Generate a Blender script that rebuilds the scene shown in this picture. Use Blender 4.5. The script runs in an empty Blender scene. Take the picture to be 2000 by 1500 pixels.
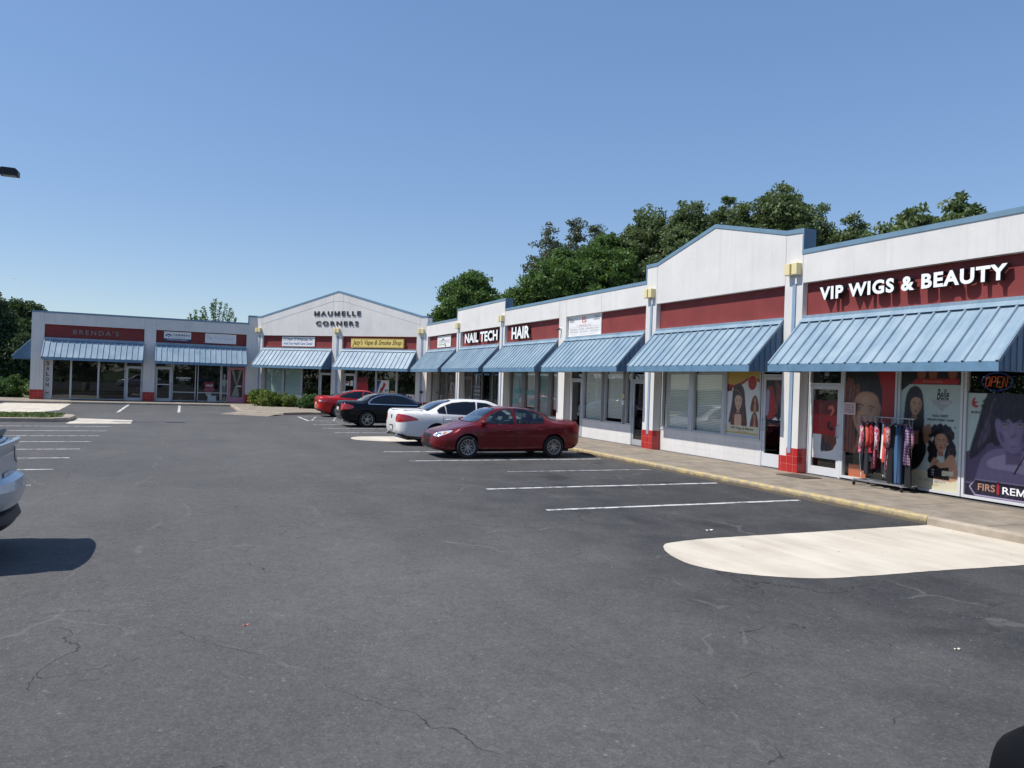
import bpy, bmesh, math, random
import numpy as np
from mathutils import Matrix, Vector
from mathutils.bvhtree import BVHTree
from mathutils.geometry import delaunay_2d_cdt
R = math.radians
scene = bpy.context.scene
COL = scene.collection

# ------------------------------------------------------------------ helpers
def lin(c):
    if isinstance(c, str):
        c = [int(c[i:i+2], 16)/255 for i in (0, 2, 4)]
        return tuple(x/12.92 if x <= .04045 else ((x+.055)/1.055)**2.4 for x in c)
    return tuple(c)

def tag(o, label=None, cat=None, group=None, kind=None):
    if label: o['label'] = label
    if cat: o['category'] = cat
    if group: o['group'] = group
    if kind: o['kind'] = kind
    return o

def empty(name, loc=(0, 0, 0), rz=0, label=None, cat=None, group=None):
    o = bpy.data.objects.new(name, None)
    o.empty_display_size = .2
    COL.objects.link(o)
    o.location = loc
    o.rotation_euler = (0, 0, rz)
    return tag(o, label, cat, group)

class MB:
    """collects geometry, links it as one mesh object"""
    def __init__(s): s.v = []; s.f = []; s.m = []
    def add(s, vs, fs, m=0):
        b = len(s.v); s.v += [tuple(v) for v in vs]
        for f in fs:
            s.f.append(tuple(b+i for i in f)); s.m.append(m)
    def box(s, x0, x1, y0, y1, z0, z1, m=0):
        if x0 > x1: x0, x1 = x1, x0
        if y0 > y1: y0, y1 = y1, y0
        if z0 > z1: z0, z1 = z1, z0
        s.add([(x0,y0,z0),(x1,y0,z0),(x1,y1,z0),(x0,y1,z0),(x0,y0,z1),(x1,y0,z1),(x1,y1,z1),(x0,y1,z1)],
              [(0,3,2,1),(4,5,6,7),(0,1,5,4),(1,2,6,5),(2,3,7,6),(3,0,4,7)], m)
    def prism(s, poly, y0, y1, m=0, ax='y'):
        """poly of (a,b) extruded along an axis; ax y -> (a,y,b), x -> (x,a,b), z -> (a,b,z)"""
        n = len(poly)
        mk = {'y': lambda a, b, t: (a, t, b), 'x': lambda a, b, t: (t, a, b), 'z': lambda a, b, t: (a, b, t)}[ax]
        vs = [mk(a, b, y0) for a, b in poly]+[mk(a, b, y1) for a, b in poly]
        ar = sum(poly[i][0]*poly[(i+1) % n][1]-poly[(i+1) % n][0]*poly[i][1] for i in range(n))
        fl = (ar > 0) == (y1 > y0)
        if ax == 'y': fl = not fl
        fs = [tuple(range(n)), tuple(range(2*n-1, n-1, -1))]+[(i, i+n, (i+1) % n+n, (i+1) % n) for i in range(n)]
        if fl: fs = [tuple(reversed(f)) for f in fs]
        s.add(vs, fs, m)
    def obox(s, p0, p1, w, h, up=(0, 0, 1), m=0):
        """bar from p0 to p1, width w, height h"""
        p0, p1 = Vector(p0), Vector(p1); d = (p1-p0).normalized(); up = Vector(up)
        a = d.cross(up).normalized()*w/2; b = a.cross(d).normalized()*h/2
        vs = [p+sa*a+sb*b for p in (p0, p1) for sa, sb in ((-1,-1),(1,-1),(1,1),(-1,1))]
        s.add(vs, [(0,1,2,3),(7,6,5,4),(0,4,5,1),(1,5,6,2),(2,6,7,3),(3,7,4,0)], m)
    def tube(s, pts, r, n=8, m=0, cap=True):
        pts = [Vector(p) for p in pts]
        rs = r if isinstance(r, (list, tuple)) else [r]*len(pts)
        b = len(s.v); prev = None
        for i, p in enumerate(pts):
            d = (pts[min(i+1, len(pts)-1)]-pts[max(i-1, 0)]).normalized()
            if prev is None:
                a = d.cross(Vector((0, 0, 1)) if abs(d.z) < .9 else Vector((1, 0, 0))).normalized()
            else: a = (prev-d*prev.dot(d)).normalized()
            prev = a; c = d.cross(a)
            for k in range(n):
                t = 2*math.pi*k/n
                s.v.append(tuple(p+(a*math.cos(t)+c*math.sin(t))*rs[i]))
        for i in range(len(pts)-1):
            for k in range(n):
                s.f.append((b+i*n+k, b+i*n+(k+1) % n, b+(i+1)*n+(k+1) % n, b+(i+1)*n+k)); s.m.append(m)
        if cap:
            s.f.append(tuple(b+k for k in reversed(range(n)))); s.m.append(m)
            s.f.append(tuple(b+(len(pts)-1)*n+k for k in range(n))); s.m.append(m)
    def lathe(s, prof, c, axis='z', n=24, m=0):
        """prof list of (r,h)"""
        b = len(s.v)
        for r, h in prof:
            for k in range(n):
                t = 2*math.pi*k/n; x, y = r*math.cos(t), r*math.sin(t)
                p = {'z': (x, y, h), 'y': (x, h, y), 'x': (h, x, y)}[axis]
                s.v.append((p[0]+c[0], p[1]+c[1], p[2]+c[2]))
        for i in range(len(prof)-1):
            for k in range(n):
                s.f.append((b+i*n+k, b+i*n+(k+1) % n, b+(i+1)*n+(k+1) % n, b+(i+1)*n+k)); s.m.append(m)
    def build(s, name, mats, parent=None, frame=None, smooth=False, bevel=0, fixn=False):
        me = bpy.data.meshes.new(name)
        me.from_pydata(s.v, [], s.f)
        if not isinstance(mats, (list, tuple)): mats = [mats]
        for m in mats: me.materials.append(m)
        if len(mats) > 1: me.polygons.foreach_set('material_index', s.m)
        if smooth: me.polygons.foreach_set('use_smooth', [True]*len(me.polygons))
        if fixn:
            bm = bmesh.new(); bm.from_mesh(me)
            bmesh.ops.recalc_face_normals(bm, faces=bm.faces); bm.to_mesh(me); bm.free()
        me.update()
        o = bpy.data.objects.new(name, me); COL.objects.link(o)
        if parent is not None: o.parent = parent
        if frame is not None: o.matrix_local = frame
        if bevel:
            md = o.modifiers.new('bevel', 'BEVEL'); md.width = bevel; md.segments = 2; md.limit_method = 'ANGLE'; md.angle_limit = R(40)
        return o

def spline(pts, closed=True, k=6):
    """Catmull-Rom through 2D control points"""
    n = len(pts); out = []
    rng = range(n if closed else n-1)
    for i in rng:
        g = lambda j: pts[j % n] if closed else pts[max(0, min(n-1, j))]
        p0, p1, p2, p3 = g(i-1), g(i), g(i+1), g(i+2)
        for j in range(k):
            t = j/k
            out.append(tuple(.5*((2*p1[d])+(-p0[d]+p2[d])*t+(2*p0[d]-5*p1[d]+4*p2[d]-p3[d])*t*t+(-p0[d]+3*p1[d]-3*p2[d]+p3[d])*t**3) for d in (0, 1)))
    if not closed: out.append(tuple(pts[-1]))
    return out

# ------------------------------------------------------------------ materials
def nodes(name):
    m = bpy.data.materials.new(name); m.use_nodes = True
    nt = m.node_tree; nt.nodes.clear()
    out = nt.nodes.new('ShaderNodeOutputMaterial')
    return m, nt, out
def N(nt, t, **kw):
    n = nt.nodes.new(t)
    for k, v in kw.items():
        if k.startswith('i_'):
            key = k[2:]
            key = int(key) if key.isdigit() else key.replace('_', ' ')
            n.inputs[key].default_value = v
        else: setattr(n, k, v)
    return n
def L(nt, a, b): nt.links.new(a, b)
def mathn(nt, op, a, b=None, c=None, clamp=False):
    n = nt.nodes.new('ShaderNodeMath'); n.operation = op; n.use_clamp = clamp
    for i, x in enumerate((a, b, c)):
        if x is None: continue
        if isinstance(x, (int, float)): n.inputs[i].default_value = x
        else: nt.links.new(x, n.inputs[i])
    return n.outputs[0]
def mixc(nt, fac, a, b, mode='MIX'):
    n = nt.nodes.new('ShaderNodeMix'); n.data_type = 'RGBA'; n.blend_type = mode
    for i, x in ((0, fac), (6, a), (7, b)):
        if isinstance(x, (int, float)): n.inputs[i].default_value = x
        elif isinstance(x, (tuple, list)): n.inputs[i].default_value = (*x[:3], 1)
        else: nt.links.new(x, n.inputs[i])
    return n.outputs[2]
def ramp(nt, x, a, b, c=0., d=1.):
    n = nt.nodes.new('ShaderNodeMapRange'); n.clamp = True
    nt.links.new(x, n.inputs[0])
    for i, v in ((1, a), (2, b), (3, c), (4, d)): n.inputs[i].default_value = v
    return n.outputs[0]
def coords(nt, scale=(1, 1, 1), gen='Object'):
    tc = nt.nodes.new('ShaderNodeTexCoord'); mp = nt.nodes.new('ShaderNodeMapping')
    mp.inputs['Scale'].default_value = scale
    nt.links.new(tc.outputs[gen], mp.inputs[0]); return mp.outputs[0]
def noise(nt, vec, scale, detail=4, rough=.55, dist=0):
    n = nt.nodes.new('ShaderNodeTexNoise'); n.inputs['Scale'].default_value = scale
    n.inputs['Detail'].default_value = detail; n.inputs['Roughness'].default_value = rough
    n.inputs['Distortion'].default_value = dist
    if vec is not None: nt.links.new(vec, n.inputs['Vector'])
    return n.outputs[0]
def bump(nt, h, strength=.3, dist=.01, normal=None):
    n = nt.nodes.new('ShaderNodeBump'); n.inputs['Strength'].default_value = strength; n.inputs['Distance'].default_value = dist
    nt.links.new(h, n.inputs['Height'])
    if normal is not None: nt.links.new(normal, n.inputs['Normal'])
    return n.outputs[0]
_cache = {}
def mat(name, col, rough=.6, metal=0., var=0., vscale=2., bmp=0., bscale=40., spec=.5, coat=0., streak=0., emit=None, key=None):
    k = (name, str(col), rough, metal, var, vscale, bmp, bscale, spec, coat, streak)
    if k in _cache: return _cache[k]
    col = lin(col)
    m, nt, out = nodes(name)
    p = N(nt, 'ShaderNodeBsdfPrincipled'); L(nt, p.outputs[0], out.inputs[0])
    p.inputs['Roughness'].default_value = rough; p.inputs['Metallic'].default_value = metal
    p.inputs['Specular IOR Level'].default_value = spec
    p.inputs['Coat Weight'].default_value = coat; p.inputs['Coat Roughness'].default_value = .03
    c = None
    if var:
        n = noise(nt, coords(nt), vscale, 5, .6)
        f = ramp(nt, n, .3, .7, 1-var, 1+var)
        g = nt.nodes.new('ShaderNodeVectorMath'); g.operation = 'SCALE'
        g.inputs[0].default_value = col; L(nt, f, g.inputs['Scale']); c = g.outputs[0]
    if streak:
        n2 = noise(nt, coords(nt, (7, 7, .35)), 1.0, 5, .65)
        f2 = ramp(nt, n2, .5, .78, 0, streak)
        c = mixc(nt, f2, c if c is not None else col, tuple(x*.45 for x in col))
    if c is not None: L(nt, c, p.inputs['Base Color'])
    else: p.inputs['Base Color'].default_value = (*col, 1)
    if bmp:
        h = noise(nt, coords(nt), bscale, 3, .6)
        L(nt, bump(nt, h, bmp, .01), p.inputs['Normal'])
    if emit:
        p.inputs['Emission Color'].default_value = (*lin(emit[0]), 1); p.inputs['Emission Strength'].default_value = emit[1]
    _cache[k] = m
    return m

def glass_mat(name, tint=(.75, .82, .8), rough=.0, ior=1.5, trans=.85):
    """thin flat glass: fresnel mix of clear and mirror"""
    m, nt, out = nodes(name)
    tr = N(nt, 'ShaderNodeBsdfTransparent'); tr.inputs[0].default_value = (*[t*trans for t in tint], 1)
    gl = N(nt, 'ShaderNodeBsdfGlossy'); gl.inputs['Roughness'].default_value = rough; gl.inputs[0].default_value = (1, 1, 1, 1)
    nz = noise(nt, coords(nt), 1.3, 2, .5)
    fr = N(nt, 'ShaderNodeFresnel'); fr.inputs[0].default_value = ior
    bn = bump(nt, nz, .05, .02)
    L(nt, bn, gl.inputs['Normal'])
    mx = N(nt, 'ShaderNodeMixShader')
    ge = N(nt, 'ShaderNodeNewGeometry')
    f = mathn(nt, 'MULTIPLY', mathn(nt, 'MULTIPLY', fr.outputs[0], 1.7, clamp=True), mathn(nt, 'SUBTRACT', 1, ge.outputs['Backfacing']))
    L(nt, f, mx.inputs[0]); L(nt, tr.outputs[0], mx.inputs[1]); L(nt, gl.outputs[0], mx.inputs[2])
    L(nt, mx.outputs[0], out.inputs[0])
    return m

# ---- text as mesh
def text_geo(s, depth=0., bold=0., shear=0., spacing=1.):
    """bold capital Ms are rebuilt by hand: the font outline crosses itself when thickened"""
    if not (bold and 'M' in s): return text_geo0(s, depth, bold, shear, spacing)
    vs, fs = text_geo0(s, depth, bold, shear, spacing); par = list(range(len(vs))); key = {}
    def fd(a):
        while par[a] != a: par[a] = par[par[a]]; a = par[a]
        return a
    for i, v in enumerate(vs): k = (round(v[0], 4), round(v[1], 4)); par[fd(i)] = fd(key.setdefault(k, i))
    for f in fs:
        for a in f[1:]: par[fd(a)] = fd(f[0])
    g = {}
    for i in range(len(vs)): g.setdefault(fd(i), []).append(i)
    comps = sorted(g.values(), key=lambda c: vs[c][:, 0].mean()); chars = s.replace(' ', '')
    if len(comps) != len(chars): return text_geo0(s, depth, 0, shear, spacing)
    V, F = [], []; b = 0
    drop = set(i for c, ch in zip(comps, chars) if ch == 'M' for i in c)
    for f in fs:
        if f[0] not in drop: F.append(f)
    V = [tuple(v) for v in vs]
    for c, ch in zip(comps, chars):
        if ch != 'M': continue
        lo, hi = vs[c].min(0), vs[c].max(0); h = vs[:, 1].max()-vs[:, 1].min(); y0 = vs[:, 1].min(); w = hi[0]-lo[0]; t = .095+2*bold
        w = min(w, .95); x0 = (lo[0]+hi[0])/2-w/2
        P = [(0, 0), (t, 0), (t, h*.62), (w/2-t*.42, h*.02), (w/2+t*.42, h*.02), (w-t, h*.62), (w-t, 0), (w, 0), (w, h), (w-t*1.1, h), (w/2, h*.30), (t*1.1, h), (0, h)]
        P = [(x0+a, y0+b_) for a, b_ in P]; n = len(P); z1 = depth; b = len(V)
        V += [(x, y, z1) for x, y in P]; F.append(tuple(range(b, b+n)))
        if depth:
            V += [(x, y, -z1) for x, y in P]; F.append(tuple(reversed(range(b+n, b+2*n)))); F += [(b+i, b+n+i, b+n+(i+1) % n, b+(i+1) % n) for i in range(n)]
    used = sorted(set(i for f in F for i in f)); mp = {o: k for k, o in enumerate(used)}
    return np.array([V[i] for i in used]), [tuple(mp[i] for i in f) for f in F]
def text_geo0(s, depth=0., bold=0., shear=0., spacing=1.):
    cu = bpy.data.curves.new('text', 'FONT'); cu.body = s; cu.size = 1
    cu.extrude = depth; cu.offset = bold; cu.shear = shear; cu.space_character = spacing
    cu.resolution_u = 4; cu.align_x = 'LEFT'
    o = bpy.data.objects.new('text', cu); COL.objects.link(o)
    dg = bpy.context.evaluated_depsgraph_get(); dg.update()
    ev = o.evaluated_get(dg); me = ev.to_mesh()
    vs = np.array([v.co[:] for v in me.vertices]); fs = [tuple(p.vertices) for p in me.polygons]
    ev.to_mesh_clear(); bpy.data.objects.remove(o); bpy.data.curves.remove(cu)
    return vs, fs
def text(mb, s, x0, x1, z0, z1, y, m=0, depth=.0, bold=.0, shear=0., spacing=1., side=None, keep=False):
    """fit text into the box x0..x1, z0..z1 on the plane y, facing -y"""
    vs, fs = text_geo(s, .5 if depth else 0, bold, shear, spacing)
    lo, hi = vs.min(0), vs.max(0)
    sx = (x1-x0)/(hi[0]-lo[0]); sz = (z1-z0)/(hi[1]-lo[1])
    if keep: sx = sz = min(sx, sz); x0 = (x0+x1)/2-(hi[0]-lo[0])*sx/2
    P = [(x0+(v[0]-lo[0])*sx, y-v[2]*depth-(depth/2 if depth else 0), z0+(v[1]-lo[1])*sz) for v in vs]
    if depth and side is not None:
        b = len(mb.v); mb.v += P
        for f in fs:
            zz = [vs[i][2] for i in f]
            mb.f.append(tuple(b+i for i in f)); mb.m.append(m if (min(zz) > .49) else side)
    else: mb.add(P, fs, m)
def split_letters(mb):
    """separate the connected pieces of a text into left-to-right letters"""
    par = list(range(len(mb.v)))
    def fd(a):
        while par[a] != a: par[a] = par[par[a]]; a = par[a]
        return a
    wq = {}
    for i, v in enumerate(mb.v):
        k = tuple(round(c, 5) for c in v)
        if k in wq: par[fd(i)] = fd(wq[k])
        else: wq[k] = i
    for f in mb.f:
        for a in f[1:]: par[fd(a)] = fd(f[0])
    groups = {}
    for f, m in zip(mb.f, mb.m): groups.setdefault(fd(f[0]), []).append((f, m))
    out = []
    for fs in groups.values():
        n = MB(); mp = {}
        for f, m in fs:
            for a in f:
                if a not in mp: mp[a] = len(n.v); n.v.append(mb.v[a])
            n.f.append(tuple(mp[a] for a in f)); n.m.append(m)
        out.append(n)
    out.sort(key=lambda n: (-round(np.mean([v[2] for v in n.v])*1.5), min(v[0] for v in n.v)))
    return out

# ------------------------------------------------------------------ camera, light, sky
cam = bpy.data.objects.new('camera', bpy.data.cameras.new('camera')); COL.objects.link(cam)
ri, up, fw = Vector((.40178, .91512, .03364)), Vector((-.01451, -.03037, .99943)), Vector((-.91562, .40204, -.00107))
mw = Matrix.Identity(4)
for i in range(3): mw[i][0] = ri[i]; mw[i][1] = up[i]; mw[i][2] = -fw[i]
mw.translation = (43.570, -13.416, 1.9074)
cam.matrix_world = mw
cam.data.sensor_width = 36; cam.data.lens = 36*1468.5/2000
cam.data.clip_start = .05; cam.data.clip_end = 9000
scene.camera = cam

SUN = Vector((-.14, -1, 1.55)).normalized()
sd = bpy.data.lights.new('sun', 'SUN'); sd.energy = 5.0; sd.angle = R(.53); sd.color = (1, .955, .89)
so = bpy.data.objects.new('sun', sd); COL.objects.link(so)
so.rotation_euler = SUN.to_track_quat('Z', 'Y').to_euler(); so.location = (0, 0, 60)
w = bpy.data.worlds.new('World'); scene.world = w; w.use_nodes = True
nt = w.node_tree; nt.nodes.clear()
sky = nt.nodes.new('ShaderNodeTexSky'); sky.sky_type = 'NISHITA'; sky.sun_disc = False
sky.sun_elevation = math.asin(SUN.z); sky.sun_rotation = math.atan2(SUN.x, SUN.y)
sky.air_density = 1.0; sky.dust_density = .25; sky.ozone_density = 3.5; sky.altitude = 100
bg = nt.nodes.new('ShaderNodeBackground'); bg.inputs[1].default_value = .15
wo = nt.nodes.new('ShaderNodeOutputWorld')
gm = nt.nodes.new('ShaderNodeGamma'); gm.inputs[1].default_value = .55
hs = nt.nodes.new('ShaderNodeHueSaturation'); hs.inputs['Saturation'].default_value = 1.38; hs.inputs['Hue'].default_value = .508; hs.inputs['Value'].default_value = 1.68
nt.links.new(sky.outputs[0], gm.inputs[0]); nt.links.new(gm.outputs[0], hs.inputs['Color']); tn = nt.nodes.new('ShaderNodeMix'); tn.data_type = 'RGBA'; tn.blend_type = 'MULTIPLY'; tn.inputs[0].default_value = 1; tn.inputs[7].default_value = (.93, 1.0, 1.09, 1)
nt.links.new(hs.outputs[0], tn.inputs[6]); nt.links.new(tn.outputs[2], bg.inputs[0]); nt.links.new(bg.outputs[0], wo.inputs[0])
scene.view_settings.view_transform = 'Standard'; scene.view_settings.look = 'None'
scene.view_settings.exposure = 0.08; scene.view_settings.gamma = 1
scene.render.engine = 'CYCLES'
scene.cycles.max_bounces = 8; scene.cycles.transparent_max_bounces = 16
scene.cycles.use_denoising = True
# ------------------------------------------------------------------ shared materials
WHITE = mat('white_stucco', (.66, .645, .625), .85, var=.07, vscale=.9, bmp=.3, bscale=60, streak=.22)
WHITE2 = mat('white_block', (.67, .655, .635), .7, var=.06, vscale=1.5, bmp=.15, bscale=30, streak=.18)
JOINT = mat('joint_grey', (.33, .33, .34), .9)  # grey lines for the panel joints
REDF = mat('fascia_red', (.195, .030, .028), .75, var=.16, vscale=1.5, bmp=.1, bscale=50)
COPE = mat('coping_blue', (.15, .25, .34), .45, var=.12, vscale=1.5)
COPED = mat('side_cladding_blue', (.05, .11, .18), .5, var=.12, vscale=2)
def awning_paint():
    m, nt, out = nodes('awning_faded_blue')
    p = N(nt, 'ShaderNodeBsdfPrincipled', i_Roughness=.55); L(nt, p.outputs[0], out.inputs[0])
    co = coords(nt)
    a = noise(nt, co, 1.4, 5, .6); b = noise(nt, coords(nt, (9, .8, .8)), 1.5, 4, .6)
    f = mathn(nt, 'ADD', mathn(nt, 'MULTIPLY', a, .65), mathn(nt, 'MULTIPLY', b, .35))
    c = mixc(nt, ramp(nt, f, .38, .62), (.165, .25, .33), (.27, .355, .415))
    sp = noise(nt, co, 26, 2, .5)
    c = mixc(nt, ramp(nt, sp, .70, .78, 0, .35), c, (.17, .28, .38))
    L(nt, c, p.inputs['Base Color'])
    L(nt, bump(nt, a, .08, .03), p.inputs['Normal'])
    return m
AWN = awning_paint()
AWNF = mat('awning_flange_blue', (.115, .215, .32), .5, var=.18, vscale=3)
AWNS = mat('awning_cheek_shade_blue', (.075, .155, .25), .5, var=.12, vscale=3)  # darker than the flange: shade on the cheeks put into the colour
DARK = mat('gap_shade', (.012, .014, .02), .8)  # near black, painted shade for awning gaps and open rib ends
ALU = mat('aluminium_frame', (.50, .51, .53), .42, .35, var=.06)
ALUD = mat('bronze_frame', (.20, .19, .18), .45, .3, var=.06)
ALUW = mat('white_frame', (.62, .63, .64), .45, var=.04)
PINK = mat('pink_paint', (.62, .25, .32), .5, var=.05)
GLASS = glass_mat('storefront_glass', (.93, .95, .94), trans=1.)
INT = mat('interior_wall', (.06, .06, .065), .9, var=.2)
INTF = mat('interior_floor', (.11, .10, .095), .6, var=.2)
BLIND = mat('blind_slats', (.86, .87, .84), .6, var=.03)
CREAM = mat('cream_plastic', (.72, .62, .34), .5, var=.04)
STRIPB = mat('strip_blue', (.24, .34, .46), .5, var=.08)
METAL = mat('steel', (.55, .56, .58), .3, .9)
BLACKP = mat('black_plastic', (.012, .012, .014), .45)
def tile_mat():
    m, nt, out = nodes('red_glazed_tile')
    p = N(nt, 'ShaderNodeBsdfPrincipled', i_Roughness=.28); L(nt, p.outputs[0], out.inputs[0])
    tc = N(nt, 'ShaderNodeTexCoord'); sx = N(nt, 'ShaderNodeSeparateXYZ'); L(nt, tc.outputs['Object'], sx.inputs[0])
    s = .195
    xy = mathn(nt, 'ADD', sx.outputs[0], sx.outputs[1])
    def edge(v):
        f = mathn(nt, 'FRACT', mathn(nt, 'DIVIDE', v, s))
        d = mathn(nt, 'ABSOLUTE', mathn(nt, 'SUBTRACT', f, .5))
        return mathn(nt, 'GREATER_THAN', d, .478)
    g = mathn(nt, 'MAXIMUM', edge(xy), edge(sx.outputs[2]))
    wn = N(nt, 'ShaderNodeTexWhiteNoise'); cmb = N(nt, 'ShaderNodeCombineXYZ')
    L(nt, mathn(nt, 'FLOOR', mathn(nt, 'DIVIDE', xy, s)), cmb.inputs[0]); L(nt, mathn(nt, 'FLOOR', mathn(nt, 'DIVIDE', sx.outputs[2], s)), cmb.inputs[1])
    L(nt, cmb.outputs[0], wn.inputs[0])
    c = mixc(nt, wn.outputs[0], (.35, .018, .018), (.46, .028, .025))
    c = mixc(nt, g, c, (.48, .14, .13))
    L(nt, c, p.inputs['Base Color'])
    L(nt, mathn(nt, 'MULTIPLY_ADD', g, .5, .25), p.inputs['Roughness'])
    L(nt, bump(nt, mathn(nt, 'SUBTRACT', 1, g), .4, .004), p.inputs['Normal'])
    return m
TILE = tile_mat()

# ------------------------------------------------------------------ facade frames (x along the wall, -y outward, z up)
def frame(x, y, deg): return Matrix.Translation((x, y, 0)) @ Matrix.Rotation(R(deg), 4, 'Z')
FR = frame(0, 0, 0)
FG = frame(-8.937, -8.975, 45.12)
FL = frame(-8.937+12.71*math.sin(R(.13)), -8.975-12.71, 90.13)
ZB, ZF, WY = 4.52, 3.74, .3         # beam underside, fascia underside, storefront plane

bld = empty('shopping_centre', (0, 0, 0), 0, 'white strip of shops with red fascias and ribbed blue awnings around the car park', 'building')
def part(mb, name, mats, fr, label=None, bevel=0, parent=None, smooth=False):
    o = mb.build(name, mats, parent or bld, fr if parent is None else None, bevel=bevel, smooth=smooth)
    if label: o['label'] = label
    return o

def parapet(fr, top, thick=.34, seams=(), extra=()):
    """top: outline of the coping, left to right"""
    x0, x1 = top[0][0], top[-1][0]
    bot = []
    n = len(top)
    for i, (x, z) in enumerate(top):
        dx = 0
        if i > 0 and abs(top[i-1][0]-x) < .001: dx = 1 if top[i-1][1] < z else -1
        if i < n-1 and abs(top[i+1][0]-x) < .001: dx = 1 if top[i+1][1] > z else -1
        # a step up: the high side insets to the right, a step down to the left
        hi = (i > 0 and abs(top[i-1][0]-x) < .001 and top[i-1][1] < z) or (i < n-1 and abs(top[i+1][0]-x) < .001 and top[i+1][1] < z)
        bot.append((x+(.045 if dx > 0 else -.045 if dx < 0 else 0), z-.105))
    w_ = MB()
    inner = [(a, b+.05) for a, b in bot]
    w_.prism([(x0, ZB), (x1, ZB)]+list(reversed(inner)), 0, thick, 0)
    for (a, b, c, d) in seams: w_.obox((a, -.0012, b), (c, -.0012, d), .004, .014, (0, 1, 0), 1) if abs(a-c) > .01 else w_.box(a-.006, a+.006, -.003, .001, b, d, 1)
    for s in extra: w_.box(*s, 1)
    part(w_, 'parapet', [WHITE, JOINT], fr)
    c = MB()
    for i in range(n-1):
        quad = [top[i], top[i+1], bot[i+1], bot[i]]
        ax, az = quad[0]; bx, bz = quad[1]
        c.add([(p[0], y, p[1]) for y in (-.018, thick+.02) for p in quad],
              [(3,2,1,0),(4,5,6,7),(0,1,5,4),(1,2,6,5),(2,3,7,6),(3,0,4,7)], 0)
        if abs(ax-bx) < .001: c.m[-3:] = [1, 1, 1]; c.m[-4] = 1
    part(c, 'coping', [COPE, COPED], fr)

parapet(FR, [(.0, 5.3), (5.43, 5.3), (5.43, 5.78), (12.02, 5.78), (12.02, 5.3), (23.36, 5.3), (23.36, 5.80), (23.95, 5.80), (26.7, 6.50), (29.41, 5.85), (29.98, 5.82), (29.98, 5.31), (42.0, 5.31)],
        seams=[(x, ZB, x, 5.19) for x in (17.4, 17.98, 20.6, 35.4, 35.98)]+[(12.0, ZB, 12.0, 5.18), (29.96, ZB, 29.96, 5.2)]+[(x, ZB, x, 5.69) for x in (23.97, 29.4)])
parapet(FG, [(0, 5.79), (.36, 5.79), (6.33, 7.38), (12.3, 5.79), (12.70, 5.79)], thick=.62,
        seams=[(5.95, ZB, 5.95, 7.15), (6.68, ZB, 6.68, 7.15), (.42, ZB, .42, 5.7), (12.2, ZB, 12.2, 5.7), (.42, 5.25, 5.95, 6.72), (6.68, 6.72, 12.2, 5.25), (5.95, 6.72, 6.68, 6.72)])
parapet(FL, [(0, 5.3), (12.18, 5.3), (12.18, 5.80), (12.71, 5.80)], seams=[(6.05, ZB, 6.05, 5.19), (6.70, ZB, 6.70, 5.19), (.63, ZB, .63, 5.19)])

def pillar(fr, x0, x1, strip=True, step=False, depth=WY, z0=.58):
    p = MB()
    if strip:
        a = x0+(x1-x0)*.44; b = x0+(x1-x0)*.66
        p.box(x0, a, 0, depth, z0, ZB); p.box(b, x1, 0, depth, z0, ZB); p.box(a, b, .03, depth, z0, ZB)
        if step: p.box(x0, x0+(x1-x0)*.40, -.001, .1, .38, z0)
    else: p.box(x0, x1, 0, depth, z0, ZB)
    o = part(p, 'pillar', WHITE, fr)
    t = MB()
    if step:
        t.box(x0-.012, x1+.012, -.012, depth, 0, .38); t.box(x0+(x1-x0)*.40, x1+.012, -.012, depth, .3801, z0)
    else: t.box(x0-.012, x1+.012, -.012, depth, 0, z0)
    tt = t.build('tile_base', TILE, o)
    if strip:
        s = MB(); s.box(a+.012, b-.012, -.02, .04, .46, ZB-.01); s.build('conduit_cover', STRIPB, o)
    return o
for a, b, s, st in ((0, .25, 0, 0), (5.45, 6.03, 1, 0), (11.42, 12.0, 1, 0), (17.4, 17.98, 0, 0), (23.4, 23.97, 1, 0), (29.4, 29.98, 1, 1), (35.4, 35.98, 1, 0), (41.4, 42, 0, 0)):
    pillar(FR, a, b, s, st)
for a, b, s in ((0, .5, 1), (5.95, 6.68, 1), (12.0, 12.67, 1)): pillar(FG, a, b, s)
for a, b, s in ((0, .66, 0), (6.04, 6.70, 0), (12.1, 12.71, 0)): pillar(FL, a, b, s)

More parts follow.
